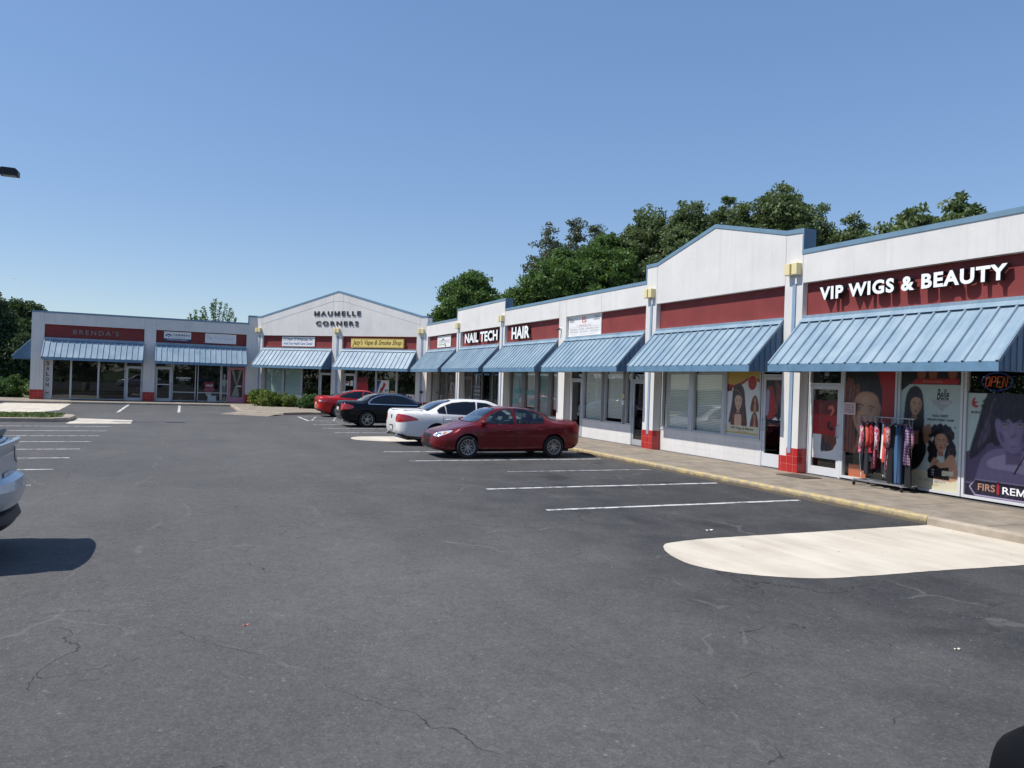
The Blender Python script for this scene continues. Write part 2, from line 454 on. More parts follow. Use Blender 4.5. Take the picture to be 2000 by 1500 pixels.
def awning(fr, x0, x1, sp=.318, proj=1.0):
    z0, z1, y0, y1 = 3.60, 2.55, -.02, -proj
    a = MB()
    d = Vector((0, y1-y0, z1-z0)); ln = d.length; d.normalize(); nv = Vector((0, -d.z*-1, 0))
    nv = Vector((0, d.z, -d.y)); nv = nv if nv.z > 0 else -nv
    P = lambda x, t, h: tuple(Vector((x, y0, z0))+d*t+nv*h)
    def slab(xa, xb, ta, tb, ha, hb, m):
        vs = [P(x, t, h) for t in (ta, tb) for x, h in ((xa, ha), (xb, ha), (xb, hb), (xa, hb))]
        a.add(vs, [(0,1,2,3),(7,6,5,4),(0,4,5,1),(1,5,6,2),(2,6,7,3),(3,7,4,0)], m)
    slab(x0, x1, 0, ln, -.006, 0, 0)
    n = max(1, round((x1-x0)/sp)); w = (x1-x0)/n
    for i in range(n+1):
        x = x0+i*w; x = min(max(x, x0+.025), x1-.025)
        vs = [P(x+dx, t, h) for t in (0, ln+.012) for dx, h in ((-.03, 0), (.03, 0), (.016, .038), (-.016, .038))]
        a.add(vs, [(0,4,5,1),(1,5,6,2),(2,6,7,3),(3,7,4,0)], 0)
        a.add(vs, [(0,1,2,3),(7,6,5,4)], 3)  # open rib ends, the shade inside painted dark
        if 0 < i < n:
            for q in (-.5, .5):      # shallow stiffening creases between the ribs
                pass
    slab(x0-.01, x1+.01, -.10, .075, .040, .046, 0)
    a.box(x0, x1, -.02, 0, 3.6, 3.735, 0)
    slab(x0+.02, x1-.02, .012, .02, .001, .040, 3)  # dark strip painted for the shade under the top flashing
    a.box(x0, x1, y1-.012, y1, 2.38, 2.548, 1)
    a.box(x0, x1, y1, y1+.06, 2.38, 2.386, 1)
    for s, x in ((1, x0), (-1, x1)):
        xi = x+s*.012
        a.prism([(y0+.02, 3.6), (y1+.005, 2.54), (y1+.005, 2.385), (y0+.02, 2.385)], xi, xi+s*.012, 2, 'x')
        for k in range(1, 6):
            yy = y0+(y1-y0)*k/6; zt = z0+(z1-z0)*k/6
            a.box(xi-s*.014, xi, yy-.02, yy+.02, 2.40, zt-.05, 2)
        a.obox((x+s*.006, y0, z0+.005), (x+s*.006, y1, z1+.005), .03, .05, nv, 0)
    return part(a, 'awning', [AWN, AWNF, AWNS, DARK], fr)
RB = [(.25, 5.45), (6.03, 11.42), (12.0, 17.4), (17.98, 23.4), (23.97, 29.4), (29.98, 35.4), (35.98, 41.4)]
GB = [(.5, 5.95), (6.68, 12.0)]
LB = [(.66, 6.04), (6.70, 12.1)]
for a, b in RB: awning(FR, a+.02, b-.02)
for a, b in GB+[]: awning(FG, a+.02, b-.02)
for a, b in LB: awning(FL, a+.01, b-.01)
# the awning on the far end wall, seen edge on past the corner
FE = frame(FL.translation.x-.3-4.9, FL.translation.y-.0, 0)
awning(FE, 0, 4.9)

for fr, bays in ((FR, RB), (FG, GB), (FL, LB)):
    for a, b in bays:
        m = MB(); m.box(a, b, .15, .25, ZF-.02, ZB); part(m, 'fascia', REDF, fr)
        m = MB(); m.box(a, b, WY, WY+.12, 2.64, ZF-.02); part(m, 'wall', WHITE2, fr, 'strip of white wall hidden behind the awning')
        m = MB(); m.box(a, b, .0, WY, ZF-.05, ZF-.021); part(m, 'ledge', WHITE2, fr)

# ---- roof, party walls, floors and backs
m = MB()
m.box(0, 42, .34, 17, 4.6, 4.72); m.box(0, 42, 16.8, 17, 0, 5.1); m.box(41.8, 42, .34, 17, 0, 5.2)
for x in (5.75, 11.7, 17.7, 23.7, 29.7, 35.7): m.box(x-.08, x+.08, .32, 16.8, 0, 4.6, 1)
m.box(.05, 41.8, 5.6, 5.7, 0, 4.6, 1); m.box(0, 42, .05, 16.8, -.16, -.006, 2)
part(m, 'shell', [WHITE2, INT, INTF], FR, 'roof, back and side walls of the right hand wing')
m = MB()
m.box(0, 12.67, .62, 12, 4.6, 4.73); m.box(6.2, 6.3, .32, 10, 0, 4.6, 1); m.box(.1, 12.6, 5.0, 5.1, 0, 4.6, 1); m.box(0, 12.67, .05, 11, -.16, -.008, 2)
m.box(0, .1, .35, 5, 0, 4.6, 1); m.box(12.57, 12.67, .35, 5, 0, 4.6, 1)
part(m, 'shell', [WHITE2, INT, INTF], FG, 'roof and inner walls of the gabled corner')
m = MB()
m.box(0, 12.71, .34, 9, 4.6, 4.74); m.box(-.0, .2, .3005, 9, .58, 4.6); m.box(.0, .2, .34, 9, 4.6, 5.2); m.box(0, 12.71, 8.8, 9, 0, 5.1)
m.box(6.3, 6.4, .32, 8.8, 0, 4.6, 1); m.box(.2, 12.6, 5.0, 5.1, 0, 4.6, 1); m.box(0, 12.71, .05, 8.8, -.16, -.01, 2)
part(m, 'shell', [WHITE2, INT, INTF], FL, 'roof, back and end walls of the left hand wing')
m = MB(); m.box(-.012, .19, .301, 9, 0, .58); part(m, 'tile_base', TILE, FL)

# ------------------------------------------------------------------ storefronts
def window(fr, x0, x1, z0, z1=2.64, blind=None, fmat=ALU, rail=None, fw_=.05, glass=GLASS, back=None):
    f = MB(); ya, yb = WY-.03, WY+.07
    f.box(x0, x0+fw_, ya, yb, z0, z1); f.box(x1-fw_, x1, ya, yb, z0, z1)
    f.box(x0+fw_, x1-fw_, ya+.002, yb-.002, z0, z0+fw_); f.box(x0+fw_, x1-fw_, ya+.002, yb-.002, z1-fw_, z1)
    if rail: f.box(x0+fw_, x1-fw_, ya+.002, yb-.002, rail-.025, rail+.025)
    fo = part(f, 'window', fmat, fr)
    p = MB(); p.box(x0+fw_*.6, x1-fw_*.6, WY+.018, WY+.024, z0+fw_*.6, z1-fw_*.6); p.build('pane', glass, fo)
    if blind:
        b = MB(); zt, zb = z1-.06, blind if blind > z0 else z0+.06
        n = int((zt-zb)/.048)
        for i in range(n):
            z = zt-i*.048
            b.add([(x0+.06, WY+.085, z), (x1-.06, WY+.085, z), (x1-.06, WY+.107, z-.044), (x0+.06, WY+.107, z-.044)], [(0, 3, 2, 1)])
        b.build('blind', BLIND, fo)
    if back is not None:
        b = MB(); b.box(x0+.05, x1-.05, WY+.09, WY+.1, z0+.05, z1-.05); b.build('window_covering', back, fo)
    return fo
def door(fr, x0, x1, z1=2.12, fmat=ALU, glass=GLASS, hside=1, transom=True, bottom=.2, leaf=None, back=None, mid=None):
    d = MB(); ya, yb = WY-.02, WY+.05; w_ = .085
    d.box(x0, x0+.045, WY-.035, WY+.07, 0, 2.64); d.box(x1-.045, x1, WY-.035, WY+.07, 0, 2.64)
    d.box(x0+.045, x1-.045, WY-.033, WY+.068, z1+.005, z1+.055); d.box(x0+.045, x1-.045, WY-.033, WY+.068, 2.59, 2.64)
    a, b = x0+.05, x1-.05; lm = 1 if leaf else 0
    d.box(a, a+w_, ya, yb, .012, z1, lm); d.box(b-w_, b, ya, yb, .012, z1, lm)
    d.box(a+w_, b-w_, ya+.002, yb-.002, .012, bottom, lm); d.box(a+w_, b-w_, ya+.002, yb-.002, z1-.09, z1, lm)
    if mid: d.box(a+w_, b-w_, ya+.002, yb-.002, mid-.03, mid+.03, lm)
    o = part(d, 'door', [fmat, leaf or fmat], fr)
    g = MB(); g.box(a+w_*.7, b-w_*.7, WY+.01, WY+.016, bottom-.02, z1-.07); g.build('glass', glass, o)
    if transom:
        g = MB(); g.box(x0+.03, x1-.03, WY+.018, WY+.024, z1+.03, 2.60); g.build('transom_pane', glass, o)
    if back is not None:
        g = MB(); g.box(a+w_*.7, b-w_*.7, WY+.03, WY+.036, bottom-.02, z1-.07); g.build('covering', back, o)
    h = MB(); hx = (b-w_*.5) if hside > 0 else (a+w_*.5)
    h.tube([(hx, ya, 1.20), (hx, ya-.06, 1.19), (hx, ya-.06, .93), (hx, ya, .92)], .012, 8)
    h.build('handle', METAL, o, smooth=True)
    return o
def lowwall(fr, x0, x1, z=.65, tiles=True):
    m = MB(); m.box(x0, x1, WY-.02, WY+.12, 0, z-.03); m.box(x0-.001, x1+.001, WY-.04, WY+.121, z-.03, z, 0)
    n = int((x1-x0)/.61)
    for i in range(1, n+1):
        m.box(x0+i*.61-.003, x0+i*.61+.003, WY-.0215, WY-.019, 0, z-.03, 1)
    for zz in (.2, .4): m.box(x0, x1, WY-.0213, WY-.019, zz-.002, zz+.002, 1)
    part(m, 'low_wall', [WHITE2, mat('joint_pale_grey', (.52, .51, .50), .9)], fr)

KRAFT = mat('brown_paper', (.17, .15, .12), .85, var=.18, vscale=5)
SHEER = mat('pale_window_film', (.36, .47, .46), .5, var=.04, vscale=1)
TEALF = mat('grey_green_film', (.22, .29, .28), .4, var=.05)
DGL = glass_mat('dark_glass', (.25, .3, .32))
# right wing, far to near
for a, b in ((.27, 1.75), (1.75, 3.23), (3.23, 4.70), (4.70, 5.43)): window(FR, a, b, .12, back=KRAFT, fmat=ALUD)
lowwall(FR, .25, 5.45, .12)
door(FR, 6.05, 7.2, 2.13, fmat=ALUD, glass=DGL)
for a, b in ((7.2, 8.62), (8.62, 10.0), (10.0, 11.40)): window(FR, a, b, .12, fmat=ALUD, glass=DGL)
lowwall(FR, 7.2, 11.42, .12)
for i, (a, b) in enumerate(((12.2, 13.55), (13.75, 14.85), (15.05, 16.1), (16.3, 17.38))): window(FR, a, b, .6, back=SHEER if i in (0, 2) else None, blind=.9 if i in (1, 3) else None, fmat=ALUD)
for a, b in ((12.0, 12.2), (13.55, 13.75), (14.85, 15.05), (16.1, 16.3)):
    m = MB(); m.box(a, b, WY-.03, WY+.08, .6, 2.64); part(m, 'mullion', ALUD, FR)
lowwall(FR, 12.0, 17.4, .6)
door(FR, 18.0, 18.92, 2.12, glass=DGL)
for a, b, c in ((18.98, 20.35, .7), (20.55, 21.78, .78), (21.93, 22.30, .7)): window(FR, a, b, .65, blind=c, fmat=ALU)
for a, b in ((20.35, 20.55), (21.78, 21.93)):
    m = MB(); m.box(a, b, WY-.04, WY+.08, .65, 2.64); part(m, 'mullion', ALUD, FR)
m = MB(); m.box(18.92, 18.98, WY-.04, WY+.08, 0, 2.64); part(m, 'mullion', ALU, FR)
lowwall(FR, 18.98, 22.30)
door(FR, 22.32, 23.38, 2.12, glass=DGL, hside=-1)
for a, b, c in ((24.0, 25.42, .7), (25.56, 26.90, .7)): window(FR, a, b, .67, blind=c, fmat=ALU)
window(FR, 27.0, 28.38, .67, fmat=ALU)
for a, b in ((25.42, 25.56), (26.90, 27.0)):
    m = MB(); m.box(a, b, WY-.04, WY+.08, .67, 2.64); part(m, 'mullion', ALU, FR)
lowwall(FR, 23.97, 28.40, .67)
door(FR, 28.42, 29.39, 2.3, fmat=ALUW, glass=DGL, hside=-1, bottom=.34)
door(FR, 29.99, 31.0, 2.10, fmat=ALUW, hside=1)
for a, b in ((31.0, 32.42), (32.44, 33.87), (33.89, 35.38)): window(FR, a, b, .03, fmat=ALUW)
for a, b in ((36.0, 37.8), (37.8, 39.6), (39.6, 41.38)): window(FR, a, b, .03, fmat=ALUW)
# gabled corner
for a, b, c in ((.52, 2.03, 1), (2.05, 3.49, 1), (3.51, 4.88, 0)): window(FG, a, b, .65, back=SHEER if c else None, glass=GLASS if c else DGL, fmat=ALU)
lowwall(FG, .5, 4.88)
door(FG, 4.9, 5.93, 2.12)
door(FG, 6.70, 7.60, 2.12, bottom=.25)
for a, b in ((7.62, 9.07), (9.09, 10.53), (10.55, 11.98)): window(FG, a, b, .6, fmat=ALU)
lowwall(FG, 7.62, 12.0, .6)
# left wing
m = MB(); m.box(.67, 1.06, WY-.02, WY+.1, 0, 2.64); part(m, 'side_panel', WHITE2, FL)
for a, b in ((1.06, 2.07), (2.07, 3.55), (3.55, 5.03)): window(FL, a, b, .04, fmat=ALU)
door(FL, 5.05, 6.03, 2.12)
door(FL, 6.71, 7.68, 2.14, mid=1.08)
window(FL, 7.70, 9.1, .04, rail=.62); window(FL, 9.2, 10.62, .04, rail=.62); window(FL, 10.64, 11.06, .04, rail=.62)
door(FL, 11.08, 12.09, 2.28, fmat=PINK, leaf=PINK, transom=False, bottom=.36, hside=-1)
# ------------------------------------------------------------------ ground
ZL = -.13                                  # level of the car park; the walk is at 0
def asphalt_mat():
    m, nt, out = nodes('asphalt')
    p = N(nt, 'ShaderNodeBsdfPrincipled', i_Roughness=.88); L(nt, p.outputs[0], out.inputs[0])
    p.inputs['Specular IOR Level'].default_value = .3
    co = coords(nt); sp = N(nt, 'ShaderNodeSeparateXYZ'); L(nt, co, sp.inputs[0])
    X, Y = sp.outputs[0], sp.outputs[1]
    big = noise(nt, co, .16, 5, .6); mid = noise(nt, co, 1.1, 6, .65); fine = noise(nt, co, 55, 3, .7)
    lanes = noise(nt, coords(nt, (.12, .9, 1)), 1.0, 4, .6)
    # sealed (darker, bluer) coat over the right-hand bays, worn grey in the lane
    ex = mathn(nt, 'ADD', X, mathn(nt, 'MULTIPLY', mathn(nt, 'SUBTRACT', mid, .5), 2.5))
    ey = mathn(nt, 'ADD', Y, mathn(nt, 'MULTIPLY', mathn(nt, 'SUBTRACT', noise(nt, co, .6, 4, .6), .5), 5))
    seal = mathn(nt, 'MULTIPLY', ramp(nt, ex, 20, 31), ramp(nt, ey, -10.8, -6.8))
    f = mathn(nt, 'ADD', mathn(nt, 'MULTIPLY', big, .5), mathn(nt, 'ADD', mathn(nt, 'MULTIPLY', mid, .25), mathn(nt, 'MULTIPLY', lanes, .25)))
    c = mixc(nt, ramp(nt, f, .36, .64), (.080, .078, .077), (.124, .121, .116))
    c = mixc(nt, mathn(nt, 'MULTIPLY', seal, .85), c, mixc(nt, ramp(nt, mid, .35, .7), (.026, .027, .031), (.066, .065, .065)))
    # aggregate
    v = N(nt, 'ShaderNodeTexVoronoi', i_Scale=95.); L(nt, co, v.inputs['Vector'])
    sc = N(nt, 'ShaderNodeSeparateColor'); L(nt, v.outputs['Color'], sc.inputs[0])
    spark = mathn(nt, 'GREATER_THAN', sc.outputs[0], .90)
    spark = mathn(nt, 'MULTIPLY', spark, ramp(nt, sc.outputs[1], 0, 1, .15, .8))
    c = mixc(nt, mathn(nt, 'MULTIPLY', spark, .45), c, (.22, .215, .21))
    v3 = N(nt, 'ShaderNodeTexVoronoi', i_Scale=26.); L(nt, co, v3.inputs['Vector'])
    s3 = N(nt, 'ShaderNodeSeparateColor'); L(nt, v3.outputs['Color'], s3.inputs[0])
    big_sp = mathn(nt, 'MULTIPLY', mathn(nt, 'GREATER_THAN', s3.outputs[0], .985), mathn(nt, 'LESS_THAN', v3.outputs['Distance'], .012*26))
    c = mixc(nt, mathn(nt, 'MULTIPLY', big_sp, .35), c, (.30, .29, .27))
    c = mixc(nt, ramp(nt, fine, .3, .7, .30, 0), c, (.018, .018, .02))
    g1 = noise(nt, co, 17, 3, .75); g2 = noise(nt, co, 6, 4, .7); g3 = noise(nt, co, 38, 2, .6)
    gr = mathn(nt, 'ADD', mathn(nt, 'MULTIPLY', g1, .4), mathn(nt, 'ADD', mathn(nt, 'MULTIPLY', g3, .35), mathn(nt, 'MULTIPLY', g2, .25)))
    gs = N(nt, 'ShaderNodeVectorMath', operation='SCALE'); L(nt, c, gs.inputs[0]); L(nt, ramp(nt, gr, .32, .68, .66, 1.34), gs.inputs['Scale']); c = gs.outputs[0]
    scuff = ramp(nt, noise(nt, coords(nt, (.35, 1.6, 1)), 1.3, 6, .7), .60, .75, 0, .14)
    c = mixc(nt, scuff, c, (.17, .165, .155))
    # cracks: broken cell borders on distorted coordinates
    def cracks(scale, width, seed, cover, dist=1.1):
        mp = N(nt, 'ShaderNodeMapping'); mp.inputs['Location'].default_value = (seed, seed*1.7, 0); L(nt, co, mp.inputs[0])
        nz = N(nt, 'ShaderNodeTexNoise', i_Scale=.8, i_Detail=5., i_Roughness=.52); L(nt, mp.outputs[0], nz.inputs[0])
        ad = N(nt, 'ShaderNodeVectorMath', operation='SCALE'); L(nt, nz.outputs['Color'], ad.inputs[0]); ad.inputs['Scale'].default_value = dist
        av = N(nt, 'ShaderNodeVectorMath', operation='ADD'); L(nt, mp.outputs[0], av.inputs[0]); L(nt, ad.outputs[0], av.inputs[1])
        vo = N(nt, 'ShaderNodeTexVoronoi', feature='DISTANCE_TO_EDGE', i_Scale=scale); L(nt, av.outputs[0], vo.inputs['Vector'])
        ln = ramp(nt, vo.outputs['Distance'], width*.4, width, 1, 0)
        br = ramp(nt, noise(nt, mp.outputs[0], 1.1, 4, .6), cover, cover+.05)
        return mathn(nt, 'MULTIPLY', ln, br)
    pale = cracks(.27, .0065, 3.1, .50, .9); pale2 = cracks(.6, .009, 9.3, .60, .7)
    thin = cracks(.33, .0018, 17.7, .53, 1.1); thin2 = cracks(.2, .0013, 41.7, .46, 1.3)
    c = mixc(nt, mathn(nt, 'MULTIPLY', mathn(nt, 'MAXIMUM', pale, pale2), .26), c, (.20, .195, .185))
    tan = ramp(nt, noise(nt, co, .5, 4, .7), .64, .78, 0, .28)
    c = mixc(nt, tan, c, (.19, .165, .135))
    dk = mathn(nt, 'MAXIMUM', thin, thin2)
    c = mixc(nt, mathn(nt, 'MULTIPLY', dk, .62), c, (.012, .011, .01))
    # old oil drips in the bays
    oil = mathn(nt, 'MULTIPLY', ramp(nt, noise(nt, co, .75, 3, .5), .62, .72, 0, .55), ramp(nt, Y, -8.2, -7.4))
    c = mixc(nt, oil, c, (.014, .014, .016))
    L(nt, c, p.inputs['Base Color'])
    h = mathn(nt, 'SUBTRACT', mathn(nt, 'ADD', fine, mathn(nt, 'MULTIPLY', sc.outputs[0], .5)), mathn(nt, 'MULTIPLY', dk, 1.5))
    L(nt, bump(nt, h, .55, .004), p.inputs['Normal'])
    return m
ASPH = asphalt_mat()
def concrete(name, a, b, rough=.85, streaks=True, scale=.8):
    m, nt, out = nodes(name)
    p = N(nt, 'ShaderNodeBsdfPrincipled', i_Roughness=rough); L(nt, p.outputs[0], out.inputs[0])
    co = coords(nt)
    n1 = noise(nt, co, scale, 6, .62); n2 = noise(nt, coords(nt, (.5, 3.2, 1)), .9, 5, .6) if streaks else noise(nt, co, 3, 4, .6)
    n3 = noise(nt, co, 120, 3, .7)
    f = mathn(nt, 'ADD', mathn(nt, 'MULTIPLY', n1, .5), mathn(nt, 'MULTIPLY', n2, .5))
    c = mixc(nt, ramp(nt, f, .38, .62), a, b)
    c = mixc(nt, ramp(nt, n3, .35, .65, .14, 0), c, (.08, .07, .06))
    v = N(nt, 'ShaderNodeTexVoronoi', i_Scale=5.); L(nt, co, v.inputs['Vector'])
    sc = N(nt, 'ShaderNodeSeparateColor'); L(nt, v.outputs['Color'], sc.inputs[0])
    sp = mathn(nt, 'MULTIPLY', mathn(nt, 'GREATER_THAN', sc.outputs[0], .88), mathn(nt, 'LESS_THAN', v.outputs['Distance'], .10))
    c = mixc(nt, mathn(nt, 'MULTIPLY', sp, .6), c, (.05, .045, .04))
    L(nt, c, p.inputs['Base Color']); L(nt, bump(nt, n3, .25, .004), p.inputs['Normal'])
    return m
PADM = concrete('pad_concrete', (.50, .44, .355), (.66, .60, .49))
WALKM = concrete('walk_concrete', (.20, .165, .125), (.33, .28, .22), streaks=False, scale=1.6)
KERBM = concrete('kerb_concrete', (.30, .25, .19), (.45, .38, .30), streaks=False)
def painted(name, col, base, wear, scale=6):
    m, nt, out = nodes(name)
    p = N(nt, 'ShaderNodeBsdfPrincipled', i_Roughness=.7); L(nt, p.outputs[0], out.inputs[0])
    co = coords(nt); n1 = noise(nt, co, scale, 6, .7); n2 = noise(nt, co, 90, 2, .6)
    f = mathn(nt, 'ADD', mathn(nt, 'MULTIPLY', n1, .7), mathn(nt, 'MULTIPLY', n2, .3))
    c = mixc(nt, ramp(nt, f, wear, wear+.07), base, col)
    if 'kerb' in name:
        sz = N(nt, 'ShaderNodeSeparateXYZ'); L(nt, co, sz.inputs[0])
        c = mixc(nt, ramp(nt, mathn(nt, 'ADD', sz.outputs[2], mathn(nt, 'MULTIPLY', n1, .09)), -.045, -.005), (.15, .12, .085), c)
    L(nt, c, p.inputs['Base Color']); return m
LINE = painted('line_paint', (.58, .58, .57), (.14, .14, .14), .43)
LINEW = painted('worn_line_paint', (.42, .42, .42), (.1, .1, .1), .46)
YELL = painted('yellow_kerb_paint', (.50, .385, .17), (.33, .275, .20), .46, 5)
GRASSM = mat('grass_green', (.06, .09, .025), .9, var=.35, vscale=3, bmp=.6, bscale=30)

def sheet(name, poly, z, m, kind='structure', jitter=0, sub=1, flat=True):
    """poly of (u, out) -> flat sheet at height z"""
    pts = []
    rnd = random.Random(len(poly)+int(z*1e4))
    n = len(poly)
    for i in range(n):
        a, b = poly[i], poly[(i+1) % n]
        k = max(1, int(math.dist(a, b)/.12)) if jitter else 1
        for j in range(k):
            t = j/k; pts.append((a[0]+(b[0]-a[0])*t+rnd.uniform(-jitter, jitter), -(a[1]+(b[1]-a[1])*t)+rnd.uniform(-jitter, jitter)))
    ar = sum(pts[i][0]*pts[(i+1) % len(pts)][1]-pts[(i+1) % len(pts)][0]*pts[i][1] for i in range(len(pts)))
    if ar < 0: pts.reverse()
    mb = MB(); mb.add([(x, y, z) for x, y in pts], [tuple(range(len(pts)))])
    return tag(mb.build(name, m), kind=kind)
S = 3000
sheet('ground', [(-S, -S), (S, -S), (S, S), (-S, S)], -.17, GRASSM)
sheet('car_park', [(-6.3, 2.2), (75, 2.2), (75, 66), (-30, 66), (-30, 24.2), (-6.3, 24.2)], ZL, ASPH)
def slab(name, poly, m, z0=-.16, z1=0., bevel=.012, kind='structure'):
    mb = MB(); pts = [(u, -o) for u, o in poly]; mb.prism(pts, z0, z1, 0, 'z')
    return tag(mb.build(name, m, bevel=bevel, fixn=True), kind=kind)
# walk in front of the right wing, the corner and the left wing
gx = lambda x, y: tuple((FG @ Vector((x, y, 0)))[:2])
c0, c1 = gx(0, .05), gx(12.67, .05)
walk = [(42.5, 2.30), (2.35, 2.30), (2.35, 7.15), (3.45, 8.55), (1.6, 10.45), (-6.45, 10.45), (-6.45, 24.0), (-12.5, 24.0), (-12.5, 21.7), (-8.99, 21.7), (c0[0], -c0[1]), (c1[0], -c1[1]+0), (42.5, -.05)]
slab('pavement', walk, WALKM, bevel=0)
jn = MB()
for x in np.arange(3.2, 42.5, 1.83): jn.box(x-.006, x+.006, -2.30, 0, .0002, .0016)
jn.box(2.4, 42.5, -.78, -.765, .0003, .0018, 1)
tag(jn.build('pavement_joints', [mat('joint_dark', (.09, .075, .06), .9), mat('joint_pale', (.42, .36, .28), .9)]), kind='structure')
def kerb(name, path, m, w=.15, z1=.004):
    """path along the outer edge, walk on its left"""
    mb = MB(); pts = [Vector((u, -o, 0)) for u, o in path]
    offs = []
    for i, p in enumerate(pts):
        d = (pts[min(i+1, len(pts)-1)]-pts[max(i-1, 0)]).normalized(); offs.append(p+Vector((-d.y, d.x, 0))*w)
    n = len(pts); q = [(0, -.16), (0, z1-.03), (.008, z1-.012), (.025, z1), (w-.004, z1), (w, -.16)]
    for p, o_ in zip(pts, offs):
        dv = (o_-p).normalized()
        for t, z in q: mb.v.append((p.x+dv.x*t, p.y+dv.y*t, z))
    k = len(q)
    for i in range(n-1):
        for j in range(k-1): mb.f.append((i*k+j, i*k+j+1, (i+1)*k+j+1, (i+1)*k+j)); mb.m.append(0)
    mb.f.append(tuple(range(k))); mb.m.append(0); mb.f.append(tuple((n-1)*k+j for j in reversed(range(k)))); mb.m.append(0)
    o = tag(mb.build(name, m, fixn=True), kind='structure'); return o
def wob(u0, u1, o, n, s):
    rn = random.Random(s); return [(u0+(u1-u0)*i/n, o+rn.uniform(-.008, .008)) for i in range(n+1)]
kerb('kerb', wob(20.5, 35.25, 2.45, 26, 1), YELL)
kerb('kerb', wob(35.27, 42.5, 2.45, 8, 2), KERBM)
kerb('kerb', [(2.20, 2.45)]+wob(2.6, 20.48, 2.45, 20, 3), KERBM)
kerb('kerb', [(-6.45, 10.60), (1.65, 10.60), (3.6, 8.6), (2.5, 7.15), (2.5, 2.45)], KERBM)
kerb('kerb', [(-6.3, 24.1), (-6.3, 10.45)], KERBM)
m = MB(); m.add([(1.9, -10.5, -.02), (3.75, -8.65, -.02), (4.9, -9.5, ZL+.002), (3.0, -11.6, ZL+.002)], [(0, 3, 2, 1)]); tag(m.build('kerb_ramp', WALKM), kind='structure')
# cream concrete pads
near = [(35.30, 2.45), (35.27, 4.8), (35.25, 6.6), (35.30, 7.2), (35.45, 7.62), (35.97, 7.89), (36.52, 7.92), (36.93, 7.68), (37.19, 7.33), (37.38, 6.92), (37.46, 6.24), (37.5, 5.46), (37.63, 3.81), (37.7, 2.45)]
near = [near[0], near[1], near[2]]+spline([near[2]]+near[3:11]+[near[11]], False, 5)[1:]+near[12:]
sheet('concrete_pad', near, ZL+.004, PADM, jitter=.006)
sheet('concrete_pad', [(u-17.85, o*1.03) for u, o in near], ZL+.004, PADM, jitter=.006)
sheet('concrete_pad', [(-6.2, 19.2), (1.5, 18.8), (3.2, 19.2), (4.3, 20.3), (4.3, 21.2), (3, 22.1), (-6.2, 22.4)], ZL+.004, PADM, jitter=.01)
sheet('concrete_pad', [(9.2, 15.2), (11.4, 15.15), (11.7, 17.28), (8.2, 17.28)], ZL+.004, PADM, jitter=.01)
# grass island with a concrete kerb
isl = [(8.0, 17.5), (8.6, 17.3), (10.3, 17.3), (10.85, 17.8), (10.9, 40), (7.4, 40), (7.4, 18.2)]
slab('island_kerb', isl, KERBM, z1=.02, bevel=.02)
sheet('island_turf', [(8.1, 17.75), (10.15, 17.6), (10.6, 18.0), (10.65, 39.8), (7.65, 39.8), (7.65, 18.3)], .026, GRASSM)
# markings
mk = MB(); mw_ = MB()
def line(u0, o0, u1, o1, w=.11, mb=None, wig=.012):
    mb = mb or mk; k = 14; d = Vector((u1-u0, -(o1-o0), 0)).normalized(); nn = Vector((-d.y, d.x, 0))*w/2
    rn = random.Random(int(u0*100+o0*10)); pv = None
    for i in range(k+1):
        t = i/k; c = Vector((u0+(u1-u0)*t, -(o0+(o1-o0)*t), ZL+.004))+nn*rn.uniform(-.25, .25)
        if pv: mb.add([pv-nn, c-nn, c+nn, pv+nn], [(0, 1, 2, 3) if True else ()])
        pv = c
for u, oo, w in ((32.68, 7.95, .11), (30.27, 8.03, .11), (25.30, 8.12, .10), (22.95, 8.2, .10), (15.68, 8.2, .11), (13.35, 8.25, .11), (10.95, 8.25, .11)):
    line(u, oo, u+.05, 2.62, w)
line(27.75, 6.5, 27.8, 2.65, .10, mw_)
line(4.9, 8.1, 4.9, 2.6); line(8.3, 8.1, 8.3, 2.6); line(4.9, 8.05, 8.3, 8.05)
for k in range(5): line(4.95, 7.2-k, 8.25, 7.9-k, .1, mw_)
for u, oa in ((13.16, 15.67), (15.36, 15.65), (17.46, 15.68), (19.55, 15.68), (21.75, 15.72), (23.88, 15.7), (26.1, 15.72), (28.41, 15.74), (30.7, 15.74), (33.0, 15.75), (35.3, 15.75), (37.6, 15.75)):
    line(u, oa, u, 21.0, .11)
line(-6.1, 16.25, 2.9, 16.2, .13); line(-6.1, 13.5, 2.1, 13.5, .13)
tag(mk.build('parking_lines', LINE, fixn=True), kind='structure')
wc = [(0, .45), (.12, .2), (-.1, 0), (-.05, -.35), (.3, -.45), (.45, -.15)]
for i in range(len(wc)-1): line(9.6+wc[i][0], 7.2+wc[i][1], 9.6+wc[i+1][0], 7.2+wc[i+1][1], .11, mw_)
tag(mw_.build('worn_markings', LINEW, fixn=True), kind='structure')

